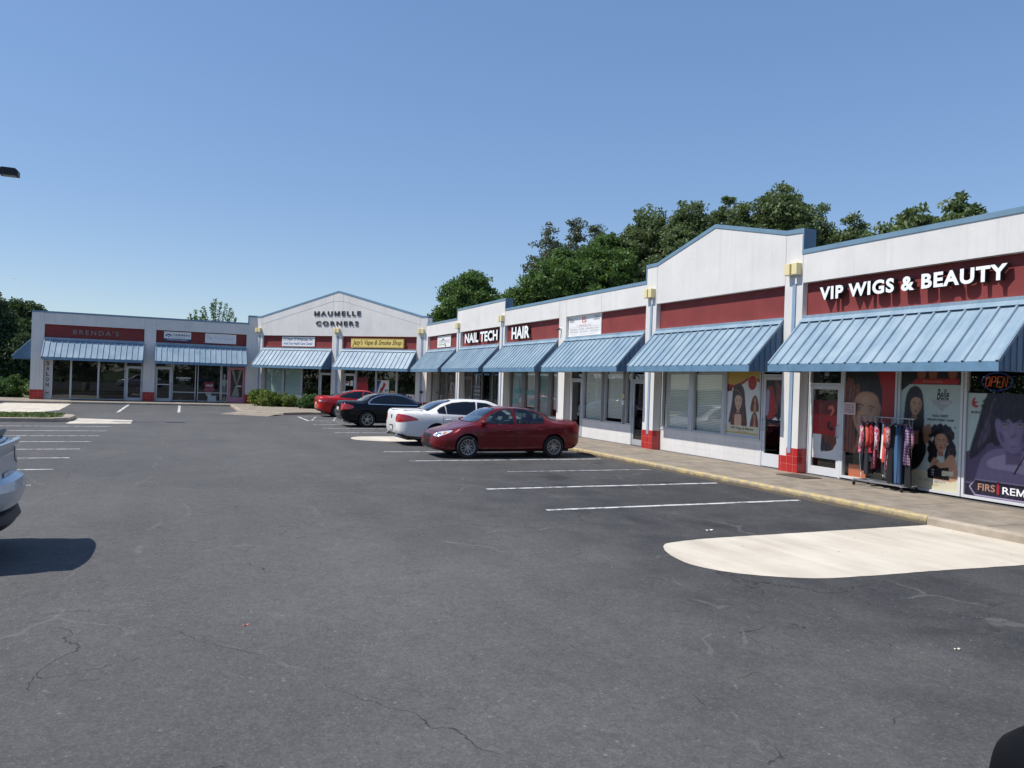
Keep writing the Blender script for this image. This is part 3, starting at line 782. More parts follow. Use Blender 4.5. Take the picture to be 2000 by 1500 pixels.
# ------------------------------------------------------------------ vegetation
def leaf_mat(name, a, b, trans=.35):
    m, nt, out = nodes(name)
    g = N(nt, 'ShaderNodeNewGeometry'); oi = noise(nt, coords(nt), .5, 3, .6)
    f = mathn(nt, 'ADD', mathn(nt, 'MULTIPLY', g.outputs['Random Per Island'], .55), mathn(nt, 'MULTIPLY', ramp(nt, oi, .35, .65), .45))
    c = mixc(nt, f, a, b)
    d = N(nt, 'ShaderNodeBsdfPrincipled', i_Roughness=.5); d.inputs['Specular IOR Level'].default_value = .35; L(nt, c, d.inputs['Base Color'])
    t = N(nt, 'ShaderNodeBsdfTranslucent'); L(nt, mixc(nt, .5, c, (.16, .26, .03)), t.inputs[0])
    x = N(nt, 'ShaderNodeMixShader'); x.inputs[0].default_value = trans
    L(nt, d.outputs[0], x.inputs[1]); L(nt, t.outputs[0], x.inputs[2]); L(nt, x.outputs[0], out.inputs[0])
    return m
LF_OAK = leaf_mat('oak_leaves', (.052, .080, .034), (.19, .235, .11))
LF_BR = leaf_mat('bright_leaves', (.036, .082, .024), (.13, .22, .060))
LF_PINE = leaf_mat('pine_needles', (.046, .062, .042), (.18, .19, .13), .25)
LF_DK = leaf_mat('dark_leaves', (.018, .042, .022), (.075, .115, .055), .25)
LF_MAG = leaf_mat('broad_leaves', (.050, .085, .032), (.20, .245, .11), .28)
LF_BUSH = leaf_mat('shrub_leaves', (.05, .10, .02), (.24, .30, .06), .3)
LF_HEDGE = leaf_mat('hedge_leaves', (.02, .07, .02), (.09, .18, .05), .3)
BARK = mat('bark', (.10, .08, .065), .95, var=.3, vscale=4, bmp=.6, bscale=12)

def leaves(name, clumps, n_per, size, m, parent, rng, aspect=.55, flat=.6):
    """clumps: array of (x,y,z,r); every clump gets n_per leaf faces"""
    C = np.repeat(clumps, n_per, axis=0); n = len(C)
    d = rng.normal(size=(n, 3)); d /= np.linalg.norm(d, axis=1)[:, None]
    rad = rng.uniform(0, 1, n)**.45*C[:, 3]
    P = C[:, :3]+d*rad[:, None]*np.array([1, 1, flat])
    a = rng.normal(size=(n, 3))+d*.35; a /= np.linalg.norm(a, axis=1)[:, None]
    b = np.cross(a, rng.normal(size=(n, 3))); b /= np.linalg.norm(b, axis=1)[:, None]
    s = size*rng.uniform(.6, 1.35, n)[:, None]
    V = np.stack([P-a*s, P-b*s*aspect, P+a*s, P+b*s*aspect], 1).reshape(-1, 3)
    me = bpy.data.meshes.new(name); me.vertices.add(4*n); me.loops.add(4*n); me.polygons.add(n)
    me.vertices.foreach_set('co', V.ravel()); me.loops.foreach_set('vertex_index', np.arange(4*n, dtype=np.int32))
    me.polygons.foreach_set('loop_start', np.arange(0, 4*n, 4, dtype=np.int32)); me.polygons.foreach_set('loop_total', np.full(n, 4, dtype=np.int32))
    me.materials.append(m); me.update(); me.validate()
    o = bpy.data.objects.new(name, me); COL.objects.link(o)
    if parent: o.parent = parent
    return o
def crown_clumps(rng, blobs, n, cr):
    """clump centres biased to the shell of each blob; blobs (x,y,z,rx,ry,rz)"""
    B = np.array(blobs, float); vol = B[:, 3]*B[:, 4]*B[:, 5]; pick = rng.choice(len(B), n, p=vol/vol.sum())
    d = rng.normal(size=(n, 3)); d /= np.linalg.norm(d, axis=1)[:, None]
    r = rng.uniform(.12, 1, n)**.42
    c = B[pick, :3]+d*B[pick, 3:]*r[:, None]
    return np.column_stack([c, rng.uniform(.55, 1.25, n)*cr])
def tree(loc, top, rad, low, m, label, seed, style='round', n=520, per=62, size=.13, cr=.62, group='trees behind the shops', name='tree'):
    rng = np.random.default_rng(seed)
    t = empty(name, (loc[0], loc[1], -.17), 0, label, 'tree', group)
    H = top+.17; lo = low+.17
    blobs = []
    if style == 'pine':
        for k in range(12):
            f = k/11; z = lo+(H-lo)*f*.95; r = rad*(1-f**1.5*.72)
            blobs.append((0, 0, z, r*.55, r*.55, (H-lo)/16))
            for j in range(5): an = rng.uniform(0, 6.28); blobs.append((math.cos(an)*r*.55, math.sin(an)*r*.55, z+rng.uniform(-.3, .3), r*.45, r*.45, r*.26))
    else:
        zc, rz = (H+lo)/2, (H-lo)/2
        blobs.append((0, 0, zc, rad*.72, rad*.72, rz*.80))
        for k in range(17):
            an, el = rng.uniform(0, 6.28), rng.uniform(-.7, 1.45)
            rr = rng.uniform(.34, .50)
            blobs.append((math.cos(an)*math.cos(el)*rad*.62, math.sin(an)*math.cos(el)*rad*.62, zc+math.sin(el)*rz*(.98-rr*.72), rad*rr, rad*rr, rad*rr*.9))
        blobs.append((0, 0, H-rad*.3, rad*.3, rad*.3, rad*.3))
    cl = crown_clumps(rng, blobs, int(n*1.9), cr)
    leaves('crown', cl, per, size, m, t, rng)
    tk = MB(); zt = lo+(H-lo)*.7; tr = max(.12, rad*.065)
    k = 7; pts = [(rng.normal()*.06*i, rng.normal()*.06*i, zt*i/k) for i in range(k+1)]
    tk.tube(pts, [tr*(1.35 if i == 0 else 1-.8*i/k) for i in range(k+1)], 9)
    for b in blobs[::2][:9]:
        i = int(rng.integers(2, 6)); p0 = Vector(pts[i]); p2 = Vector(b[:3]); p1 = p0.lerp(p2, .5)+Vector((0, 0, .25))
        tk.tube([p0, p1, p2], [tr*.42, tr*.28, tr*.08], 6)
    tk.build('trunk', BARK, t, smooth=True)
    return t
tree((-16.8, 9.1), 11.4, 3.2, 3.5, LF_BR, 'lone round leafy tree left of the raised nail salon parapet, nearest the gable', 11, n=520)
tree((-17.6, 11.3), 9.6, 2.1, 3.5, LF_BR, 'low leafy tree touching the right side of the lone round tree', 12, n=300)
tree((-24.7, 20.2), 18.0, 4.6, 3.0, LF_PINE, 'leftmost pine of the tall grey green pines above the hair shop', 21, 'pine', n=1000, per=50, size=.13, cr=.7)
tree((-25.5, 23.6), 19.0, 3.3, 5.0, LF_PINE, 'middle pine with the highest tip of the three pines', 22, 'pine', n=800, per=50, size=.13, cr=.7)
tree((-25.6, 26.2), 19.3, 3.5, 5.0, LF_PINE, 'right pine of the three, half hidden by bright green foliage', 23, 'pine', n=800, per=50, size=.13, cr=.7)
tree((-9.9, 14.3), 12.8, 4.1, 2.5, LF_BR, 'bright green bushy tree below the pines, left of the other bright green tree', 31, n=620)
tree((-10.1, 18.7), 14.7, 4.0, 2.5, LF_BR, 'bright green bushy tree reaching highest beside the big oaks', 32, n=620)
tree((-11.2, 11.4), 9.9, 2.5, 2.5, LF_BR, 'small dark leafy tree just right of the raised nail salon parapet', 33, n=280)
tree((-9.0, 21.6), 17.1, 3.7, 3.0, LF_OAK, 'leftmost of the big dark oaks, stepping down to the bright trees', 41, n=620)
tree((-5.9, 23.6), 17.3, 3.7, 3.0, LF_OAK, 'second big dark oak from the left behind the blank white gable', 42, n=560)
tree((-6.3, 27.6), 18.2, 4.0, 3.0, LF_OAK, 'third big dark oak, above the peak of the blank white gable', 43, n=560)
tree((-1.5, 28.4), 18.3, 3.9, 3.0, LF_OAK, 'tallest big dark oak, right of the gable peak', 44, n=620)
tree((-1.9, 32.3), 17.2, 3.2, 3.0, LF_OAK, 'rightmost big dark oak, above the stepped end of the blank gable', 45, n=420)
tree((-.4, 31.2), 14.2, 3.6, 2.0, LF_OAK, 'lower oak filling in behind the stepped end of the blank gable', 48, n=420)
tree((2.3, 32.2), 15.5, 2.3, 3.0, LF_OAK, 'narrow two tipped tree above the start of the wig shop parapet', 46, n=380)
tree((-8.2, 25.6), 16.3, 3.4, 2.5, LF_OAK, 'dark oak set behind, filling between the first and second big oaks', 81, n=520)
tree((-3.4, 26.4), 16.6, 3.4, 2.5, LF_OAK, 'dark oak set behind, filling between the third and the tallest oaks', 82, n=520)
tree((-4.6, 31.6), 16.6, 3.4, 2.5, LF_OAK, 'dark oak set farthest back behind the tallest oak', 83, n=520)
tree((1.6, 34.5), 14.6, 3.0, 2.5, LF_OAK, 'dark oak set back behind the narrow two tipped tree', 84, n=440)
tree((12.9, 30.2), 13.6, 2.9, 2.5, LF_OAK, 'oak set back between the last two broad leaved trees', 85, n=420)
tree((8.2, 32.6), 13.8, 2.8, 2.5, LF_OAK, 'oak set back behind the small glossy tree', 86, n=420)
tree((4.9, 30.8), 14.0, 2.1, 2.5, LF_MAG, 'rounded tree filling the gap right of the narrow two tipped tree', 54, n=300)
tree((9.8, 28.6), 13.3, 2.0, 2.5, LF_MAG, 'broad leaved tree standing a little lower between two taller tops', 55, n=260, size=.16)
tree((15.2, 26.6), 12.7, 2.2, 2.5, LF_MAG, 'low broad leaved tree sinking behind the wig shop parapet at the far right', 56, n=220, size=.17)
tree((.1, 36.0), 15.3, 2.2, 3.0, LF_OAK, 'thin tree between the big oaks and the narrow two tipped tree', 47, n=260)
tree((7.9, 29.2), 13.6, 2.1, 2.5, LF_MAG, 'small glossy tree left of the broad leaved tree over the wig shop', 51, n=230, size=.17)
tree((11.6, 26.9), 13.7, 2.6, 2.5, LF_MAG, 'broad leaved tree, left half of the last clump over the wig shop', 52, n=330, size=.17)
tree((13.9, 27.5), 13.5, 2.5, 2.5, LF_MAG, 'broad leaved tree, rightmost of all, over the wig shop sign', 53, n=330, size=.17)
for lc, tp, r, s, lb in (((-27.5, -28.6), 8.7, 2.9, 61, 'dark evergreen at the left edge of the view, beyond the salon'), ((-32.2, -26.0), 7.9, 2.5, 62, 'dark evergreen touching the left corner of the salon roof'), ((-31.0, -31.0), 7.9, 3.0, 63, 'dark evergreen furthest left, mostly out of view'), ((-27, -25.2), 4.4, 2.4, 64, 'low dark evergreen under the end awning of the salon')):
    tree(lc, tp, r, .1, LF_DK, lb, s, n=520, size=.12, group='dark evergreens left of the salon')
# young tree with upright shoots above the left wing
def shoots(loc, top, spread, n, seed, label):
    rng = np.random.default_rng(seed)
    t = empty('young_tree', (loc[0], loc[1], -.17), 0, label, 'young tree', 'trees behind the shops')
    tk = MB(); tk.tube([(0, 0, 0), (.03, 0, 2), (0, .02, 4.2)], [.09, .07, .05], 8); cl = []
    for i in range(n):
        f = (i+.5)/n*2-1; dy = f*spread+rng.normal()*.1; dx = rng.normal()*spread*.35
        h = (top+.17)-abs(f)**1.2*spread*.95-rng.uniform(0, .35)
        p0, p2 = Vector((0, 0, 3.6)), Vector((dx, dy, h)); pts = [p0.lerp(p2, q)+Vector((0, -dy*.25*(1-q)*q*2, 0)) for q in (0, .35, .7, 1)]
        tk.tube(pts, [.035, .025, .015, .006], 5)
        for q in np.linspace(.25, 1.0, 13): p = p0.lerp(p2, q); cl.append((*p, .17+.12*(1-q)))
    leaves('crown', np.array(cl), 22, .075, LF_BR, t, rng, flat=1)
    tk.build('trunk', BARK, t, smooth=True)
shoots((-20.9, -11.0), 7.9, 1.7, 11, 5, 'young tree with upright leafy shoots showing over the left wing roof')
shoots((-22.5, -12.6), 6.9, .8, 5, 6, 'small sprig of leaves left of the upright young tree, over the left wing roof')

def bush(loc, rx, ry, h, m, label, seed, n=150, size=.055, per=55, group='shrubs by the shop fronts', cr=.2):
    rng = np.random.default_rng(seed)
    t = empty('shrub', (loc[0], loc[1], loc[2]), 0, label, 'shrub', group)
    bl = [(rng.uniform(-.6, .6)*rx, rng.uniform(-.6, .6)*ry, h*.45, rx*.42, ry*.42, h*.5) for _ in range(7)]+[(0, 0, h*.4, rx*.8, ry*.8, h*.42)]
    cl = crown_clumps(rng, bl, n, cr); cl[:, 2] = np.maximum(cl[:, 2], .08)
    leaves('foliage', cl, per, size, m, t, rng, flat=.8)
    tk = MB()
    for i in range(7): a = i*.9; tk.tube([(0, 0, 0), (math.cos(a)*rx*.3, math.sin(a)*ry*.3, h*.4), (math.cos(a)*rx*.6, math.sin(a)*ry*.6, h*.7)], [.025, .018, .008], 5)
    tk.build('stem', BARK, t)
    return t
g0 = FG @ Vector((2.55, -2.3, 0)); g1 = FG @ Vector((3.55, -2.45, 0)); g3 = FG @ Vector((4.55, -2.2, 0)); g2 = FG @ Vector((6.3, -2.9, 0))
bush(g0, .85, .85, 1.0, LF_BUSH, 'yellow green shrub nearest the pink door, left end of the planting', 71, n=170)
bush(g1, .95, .9, .95, LF_BUSH, 'broad yellow green shrub in the middle of the planting by the pale windows', 72, n=190)
bush(g3, .6, .6, .70, LF_BUSH, 'lowest yellow green shrub, right end of the planting', 73, n=90)
bush(g2, .75, .75, .85, LF_HEDGE, 'dark green shrub standing alone behind the bright red car', 74, n=120)
bush((-12.6, -23.9, -.1), 1.7, 2.0, 1.5, LF_HEDGE, 'big rounded green shrub at the left corner of the salon', 75, n=420)
bush((-12.0, -27.2, -.1), 1.6, 1.8, 1.3, LF_HEDGE, 'rounded green shrub further left, cut by the edge of the view', 76, n=320)
# turf blades on the island
rng = np.random.default_rng(3)
cl = np.column_stack([rng.uniform(7.7, 10.6, 2600), -rng.uniform(17.8, 30, 2600), np.full(2600, .05), np.full(2600, .09)])
tag(leaves('grass', cl, 9, .035, leaf_mat('turf', (.06, .10, .02), (.22, .25, .09), .3), None, rng, flat=.5), kind='stuff')

# ------------------------------------------------------------------ lamp post
LPM = mat('bronze_lamp', (.022, .022, .028), .45, .4)
lp = empty('lamp_post', (9.5, -20.6, .026), 0, 'tall dark lamp on the grass island, its head just inside the left edge', 'lamp post')
m = MB(); m.lathe([(0, .75), (.25, .75), (.27, .70), (.28, 0), (0, 0)], (0, 0, 0), n=20); m.build('base', KERBM, lp)
m = MB(); m.prism([(-.07, -.07), (.07, -.07), (.07, .07), (-.07, .07)], .75, 9.32, 0, 'z'); m.build('pole', LPM, lp)
for s in (1, -1):
    m = MB(); m.obox((0, s*.05, 9.22), (0, s*.66, 9.26), .05, .09, (0, 0, 1)); m.build('arm', LPM, lp)
    h = MB(); h.prism([(s*.64, 9.14), (s*.64, 9.37), (s*.70, 9.42), (s*1.14, 9.42), (s*1.24, 9.33), (s*1.24, 9.14)], -.21, .21, 0, 'x')
    ho = h.build('lamp_head', LPM, lp, fixn=True)
    l2 = MB(); l2.box(-.16, .16, s*.72, s*1.16, 9.125, 9.139); l2.build('lens', mat('lamp_lens', (.5, .5, .5), .2), ho)

# small litter on the asphalt
def scrap(name, u, o, l, w, rz, colr, label):
    m = MB(); n = 5
    vs = [(-l/2+l*i/n, sy*w/2, .004+.006*math.sin(i*1.7+sy)) for i in range(n+1) for sy in (-1, 1)]
    m.add(vs, [(2*i, 2*i+2, 2*i+3, 2*i+1) for i in range(n)]); m.add([(a, b, c+.0015) for a, b, c in vs], [(2*i+1, 2*i+3, 2*i+2, 2*i) for i in range(n)])
    ob = m.build(name, mat('litter', colr, .6)); ob.location = (u, -o, ZL+.002); ob.rotation_euler = (0, 0, rz)
    tag(ob, label, 'litter', 'litter on the asphalt')
scrap('straw_wrapper', 37.15, 12.88, .06, .008, 2.1, (.75, .22, .18), 'small red strip of litter on the near asphalt')
scrap('paper_scrap', 34.77, 6.35, .12, .03, 1.6, (.7, .7, .68), 'white paper scrap just beyond the near concrete pad')
scrap('paper_scrap', 39.47, 7.6, .05, .015, 1.3, (.5, .47, .40), 'tan scrap lying below the near concrete pad')

# unseen woods behind the viewer, added to darken reflections in the shop glass
rng = np.random.default_rng(8)
cl = []
for k in range(1700):
    if k % 3: u, o_ = rng.uniform(-40, 95), rng.uniform(68, 76)
    else: u, o_ = rng.uniform(80, 90), rng.uniform(-10, 72)
    h_ = rng.uniform(.02, 1)**.9*(7+2.5*math.sin(u*.35+o_*.2)); cl.append((u, -o_, h_, 1.7))
tag(leaves('added_woods', np.array(cl), 60, .24, LF_DK, None, rng, flat=.8), kind='stuff')
# two wisps of cloud low over the left wing
def cloud_mat():
    m, nt, out = nodes('cloud_vapour'); d = N(nt, 'ShaderNodeBsdfDiffuse'); d.inputs[0].default_value = (.95, .95, .95, 1)
    tl = N(nt, 'ShaderNodeBsdfTranslucent'); tl.inputs[0].default_value = (.95, .95, .95, 1); ms = N(nt, 'ShaderNodeMixShader', i_0=.5)
    L(nt, d.outputs[0], ms.inputs[1]); L(nt, tl.outputs[0], ms.inputs[2])
    tr = N(nt, 'ShaderNodeBsdfTransparent'); mx = N(nt, 'ShaderNodeMixShader')
    co = coords(nt, (1, 1, 2.2)); n1 = noise(nt, co, 1.6, 5, .6); lw = N(nt, 'ShaderNodeLayerWeight', i_Blend=.5)
    f = mathn(nt, 'MULTIPLY', ramp(nt, n1, .44, .70), mathn(nt, 'POWER', mathn(nt, 'SUBTRACT', 1, lw.outputs['Facing']), 1.6))
    L(nt, mathn(nt, 'MULTIPLY', f, .55), mx.inputs[0]); L(nt, tr.outputs[0], mx.inputs[1]); L(nt, ms.outputs[0], mx.inputs[2]); L(nt, mx.outputs[0], out.inputs[0])
    return m
CLM = cloud_mat()
for px_, py_, sx, sz in ((-.661, .115, 42, 9), (-.540, .099, 20, 7)):
    c = Vector((43.57, -13.416, 1.9))+Vector((.40178, .91512, 0))*px_*3000+Vector((-.9156, .402, 0))*3000+Vector((0, 0, py_*3000))
    b = MB(); b.lathe([(.001, -1), (.38, -.92), (.71, -.71), (.92, -.38), (1, 0), (.92, .38), (.71, .71), (.38, .92), (.001, 1)], (0, 0, 0), n=32)
    o = b.build('cloud', CLM, smooth=True); o.location = c; o.scale = (sx, sx, sz); tag(o, kind='stuff')
# ------------------------------------------------------------------ cars
def car_paint(name, col, metal=.0, rough=.28, flake=.06, coat=.6, spec=.3):
    m, nt, out = nodes(name)
    p = N(nt, 'ShaderNodeBsdfPrincipled', i_Roughness=rough); L(nt, p.outputs[0], out.inputs[0])
    p.inputs['Metallic'].default_value = metal; p.inputs['Coat Weight'].default_value = coat; p.inputs['Coat Roughness'].default_value = .04; p.inputs['Specular IOR Level'].default_value = spec; p.inputs['Coat IOR'].default_value = 1.4
    geo = N(nt, 'ShaderNodeNewGeometry')
    n = noise(nt, coords(nt), 2.2, 4, .6)
    c = mixc(nt, ramp(nt, n, .3, .7, 0, flake), lin(col), (.30, .27, .24))
    c = mixc(nt, geo.outputs['Backfacing'], c, (.02, .02, .022))
    L(nt, c, p.inputs['Base Color'])
    return m
P_MAR = car_paint('maroon_paint', (.135, .005, .009), .2, .32, .03, .55, .25)
P_WHT = car_paint('white_pearl_paint', (.78, .77, .74), 0, .3, .02)
P_BLK = car_paint('black_paint', (.002, .003, .006), .0, .3, .004, .42, .12)
P_RED = car_paint('bright_red_paint', (.50, .012, .012), .1, .3, .02, .5)
P_SIL = car_paint('silver_blue_paint', (.50, .54, .58), .45, .32, .02)
CGL = glass_mat('car_glass', (.55, .62, .62), trans=.75)
CGLD = glass_mat('tinted_car_glass', (.06, .07, .08), trans=.6)
TYRE = mat('tyre_rubber', (.014, .014, .015), .85, bmp=.2, bscale=80)
RIMM = mat('alloy_rim', (.42, .43, .45), .32, .75)
RIMD = mat('wheel_hollow', (.01, .01, .011), .7)
TRIM = mat('black_trim', (.01, .01, .012), .5)
CHR = mat('chrome', (.75, .76, .78), .12, 1.)
REDL = mat('tail_lamp_red', (.38, .01, .012), .12, coat=1.)
CLRL = mat('lamp_lens_clear', (.70, .72, .74), .1, .3, coat=1.)
AMB = mat('amber_lens', (.6, .22, .03), .15, coat=1.)
PLATE = mat('plate_white', (.62, .63, .62), .4)
SEAT = mat('seat_cloth', (.22, .22, .21), .9); SEATD = mat('dark_seat_cloth', (.03, .03, .034), .9)

def interp(keys, x):
    """smooth monotone-ish interpolation"""
    xs = [k[0] for k in keys]; ys = [k[1] for k in keys]
    if x <= xs[0]: return ys[0]
    if x >= xs[-1]: return ys[-1]
    i = max(j for j in range(len(xs)-1) if xs[j] <= x)
    h = xs[i+1]-xs[i]; t = (x-xs[i])/h
    d = lambda j: (ys[j+1]-ys[j])/(xs[j+1]-xs[j])
    def tan(j):
        if j == 0: return d(0)
        if j == len(xs)-1: return d(j-1)
        a, b = d(j-1), d(j)
        return 0 if a*b <= 0 else 2*a*b/(a+b)
    m0, m1 = tan(i)*h, tan(i+1)*h
    return (2*t**3-3*t*t+1)*ys[i]+(t**3-2*t*t+t)*m0+(-2*t**3+3*t*t)*ys[i+1]+(t**3-t*t)*m1

def TV(c, poly, az, el):
    """(y, x) points on the upper surface -> coordinates of the view plane"""
    s_, k_ = math.sin(R(el)), math.cos(R(el)); out = []
    for y, x in poly:
        z = interp(c['zt'], x)-.03*(y/.6)**2
        out.append((y, -x*s_+z*k_) if az == 0 else (-y, x*s_+z*k_))
    return out
def V3(poly, az, k=4):
    """3D points (x, y, z) -> coordinates seen from azimuth az, smoothed"""
    q = [(-x*math.sin(R(az))+y*math.cos(R(az)), z) for x, y, z in poly]
    return spline(q, True, k) if k else q

def pin(p, poly):
    x, y = p; c = False; j = len(poly)-1
    for i in range(len(poly)):
        (xi, yi), (xj, yj) = poly[i], poly[j]
        if (yi > y) != (yj > y) and x < (xj-xi)*(y-yi)/(yj-yi)+xi: c = not c
        j = i
    return c

class Car:
    def __init__(s, c):
        s.c = c
        Lh = c['L']/2
        xs = sorted(set([round(v, 4) for v in list(np.arange(-Lh+.16, Lh-.15, .045))+[-Lh+d for d in (0, .012, .035, .07, .115)]+[Lh-d for d in (0, .012, .035, .07, .115)]]))
        rows = []
        for x in xs:
            W = interp(c['w'], x)/2; zb = interp(c['zb'], x); zt = interp(c['zt'], x); zs = min(interp(c['sh'], x), zt-.012)
            yr = min(interp(c['yr'], x), W*.93); h = zs-zb
            zr = max(zs+.004, zt-max(.02, min(.07, (zt-zs)*.45)))
            r = [(0, zb+.005), (W*.5, zb), (W*.86, zb+.012), (W*.955, zb+.10*h), (W*.985, zb+.24*h), (W*.993, zb+.40*h), (W, zb+.56*h), (W*.995, zb+.70*h), (W*.982, zb+.82*h), (W*.962, zb+.92*h), (W*.925, zs)]
            a = (W*.925, zs)
            for t in (.16, .34, .52, .70, .86): 
                bul = .022*math.sin(math.pi*t)*min(1, (zr-zs)/.3)
                r.append((a[0]+(yr-a[0])*t+bul, a[1]+(zr-a[1])*t))
            r += [(yr, zr), (yr*.955, zr+(zt-zr)*.42), (yr*.80, zr+(zt-zr)*.70), (yr*.5, zr+(zt-zr)*.92), (0, zt)]
            rows.append(r)
        mb = MB(); n = len(rows[0]); full = 2*n-2
        for x, r in zip(xs, rows):
            ring = [(x, y, z) for y, z in r]+[(x, -y, z) for y, z in r[-2:0:-1]]
            mb.v += ring
        for i in range(len(xs)-1):
            for k in range(full):
                a, b = i*full+k, i*full+(k+1) % full
                mb.f.append((a, b, b+full, a+full)); mb.m.append(0)
        mb.f.append(tuple(range(full-1, -1, -1))); mb.m.append(0)
        mb.f.append(tuple((len(xs)-1)*full+k for k in range(full))); mb.m.append(0)
        s.mb = mb
        bm = bmesh.new(); me = bpy.data.meshes.new('tmp'); me.from_pydata(mb.v, [], mb.f); bm.from_mesh(me)
        bmesh.ops.triangulate(bm, faces=[f for f in bm.faces if len(f.verts) > 4])
        bmesh.ops.recalc_face_normals(bm, faces=bm.faces)
        s.bvh = BVHTree.FromBMesh(bm); bm.to_mesh(me); bm.free(); s.me = me
        s.cuts = []
    # projected patch: polygon in the plane seen along direction (azimuth deg from +x, elevation)
    def basis(s, az, el=0):
        d = Vector((math.cos(R(az))*math.cos(R(el)), math.sin(R(az))*math.cos(R(el)), math.sin(R(el))))   # towards the viewer
        u = Vector((-math.sin(R(az)), math.cos(R(az)), 0)); v = d.cross(u)
        if v.z < 0 or (abs(v.z) < .2 and v.x > 0): v = v
        return d, u, v
    def pt(s, h, v_, B, off):
        d, u, v = B
        o = u*h+v*v_
        hit, nrm, _, _ = s.bvh.ray_cast(o+d*6, -d)
        if hit is None:
            hit, nrm, _, _ = s.bvh.find_nearest(o+d*.6)
        if nrm.dot(d) < 0: nrm = -nrm
        return hit+nrm*off
    def patch(s, poly, az, el=0, off=.004, step=.06, mirror=False, ring=None):
        """tessellate polygon, drop it on the body; ring = inner polygon cut out"""
        B = s.basis(az, el)
        pts = []; edges = []
        def addloop(pl):
            b = len(pts)
            dense = []
            for i in range(len(pl)):
                a, c = pl[i], pl[(i+1) % len(pl)]; k = max(1, int(math.dist(a, c)/step))
                dense += [(a[0]+(c[0]-a[0])*j/k, a[1]+(c[1]-a[1])*j/k) for j in range(k)]
            pts.extend(dense); m_ = len(dense)
            edges.extend([(b+i, b+(i+1) % m_) for i in range(m_)])
        addloop(poly)
        if ring: addloop(ring)
        x0, x1 = min(p[0] for p in poly), max(p[0] for p in poly); y0, y1 = min(p[1] for p in poly), max(p[1] for p in poly)
        gx_ = np.arange(x0+step/2, x1, step); gy = np.arange(y0+step/2, y1, step)
        for a in gx_:
            for b in gy:
                if pin((a, b), poly) and not (ring and pin((a, b), ring)):
                    if min(math.dist((a, b), q) for q in pts[:len(pts)]) > step*.35 or True: pts.append((float(a), float(b)))
        V, E, F_, *_ = delaunay_2d_cdt([Vector(p) for p in pts], edges, [], 0, 1e-5)
        fs = []
        for f in F_:
            c = (sum(V[i].x for i in f)/len(f), sum(V[i].y for i in f)/len(f))
            if pin(c, poly) and not (ring and pin(c, ring)): fs.append(tuple(f))
        P3 = [s.pt(v.x, v.y, B, off) for v in V]
        return P3, fs
    def add(s, mb, poly, az, el=0, off=.004, step=.06, m=0, ring=None, sides=(1,)):
        P3, fs = s.patch(poly, az, el, off, step, ring=ring)
        for sd_ in sides:
            vs = [(p.x, p.y*sd_, p.z) for p in P3]
            mb.add(vs, fs if sd_ > 0 else [tuple(reversed(f)) for f in fs], m)
    def cut(s, poly, az, el=0, mirror=False):
        s.cuts.append((poly, s.basis(az, el), mirror))

def wheel(parent, x, y, r, rr, style, w=.215):
    sd_ = 1 if y > 0 else -1
    e = MB()
    yo = sd_*w/2
    # hub disc is the wheel mesh itself
    e.lathe([(0.0, yo*.80), (.05, yo*.80), (.058, yo*.74), (.058, yo*.3)], (0, 0, 0), 'y', 14)
    wo_ = e.build('wheel', RIMM, parent, smooth=False); wo_.location = (x, y, r)
    t = MB(); hw = w/2
    t.lathe([(rr-.004, -hw*.78), (rr+.02, -hw*.95), (r-.045, -hw), (r-.012, -hw*.86), (r, -hw*.6), (r, hw*.6), (r-.012, hw*.86), (r-.045, hw), (rr+.02, hw*.95), (rr-.004, hw*.78)], (0, 0, 0), 'y', 40)
    t.build('tyre', TYRE, wo_, smooth=True)
    m = MB()
    m.lathe([(rr, hw*.86*sd_), (rr-.004, hw*.93*sd_), (rr-.022, hw*.90*sd_), (rr-.028, hw*.4*sd_), (rr-.03, -hw*.6*sd_)], (0, 0, 0), 'y', 40)
    m.lathe([(0, hw*.15*sd_), (rr-.02, hw*.10*sd_)], (0, 0, 0), 'y', 30, 1)
    n = {'ten': 7, 'twin': 5, 'five': 5, 'multi': 8}[style]
    for i in range(n):
        a = 2*math.pi*i/n+.2
        for da in ((-.17, .17) if style in ('ten', 'twin', 'multi') else (0,)):
            c0_ = Vector((math.cos(a)*.045, hw*.72*sd_, math.sin(a)*.045)); b0 = a+da*(1.35 if style == 'ten' else 1.6)
            c1_ = Vector((math.cos(b0)*(rr-.012), hw*.84*sd_, math.sin(b0)*(rr-.012)))
            m.obox(c0_, c1_, .020 if style != 'five' else .06, .02, (0, 1, 0))
    m.build('rim', [RIMM, RIMD], wo_, fixn=True)
    return wo_

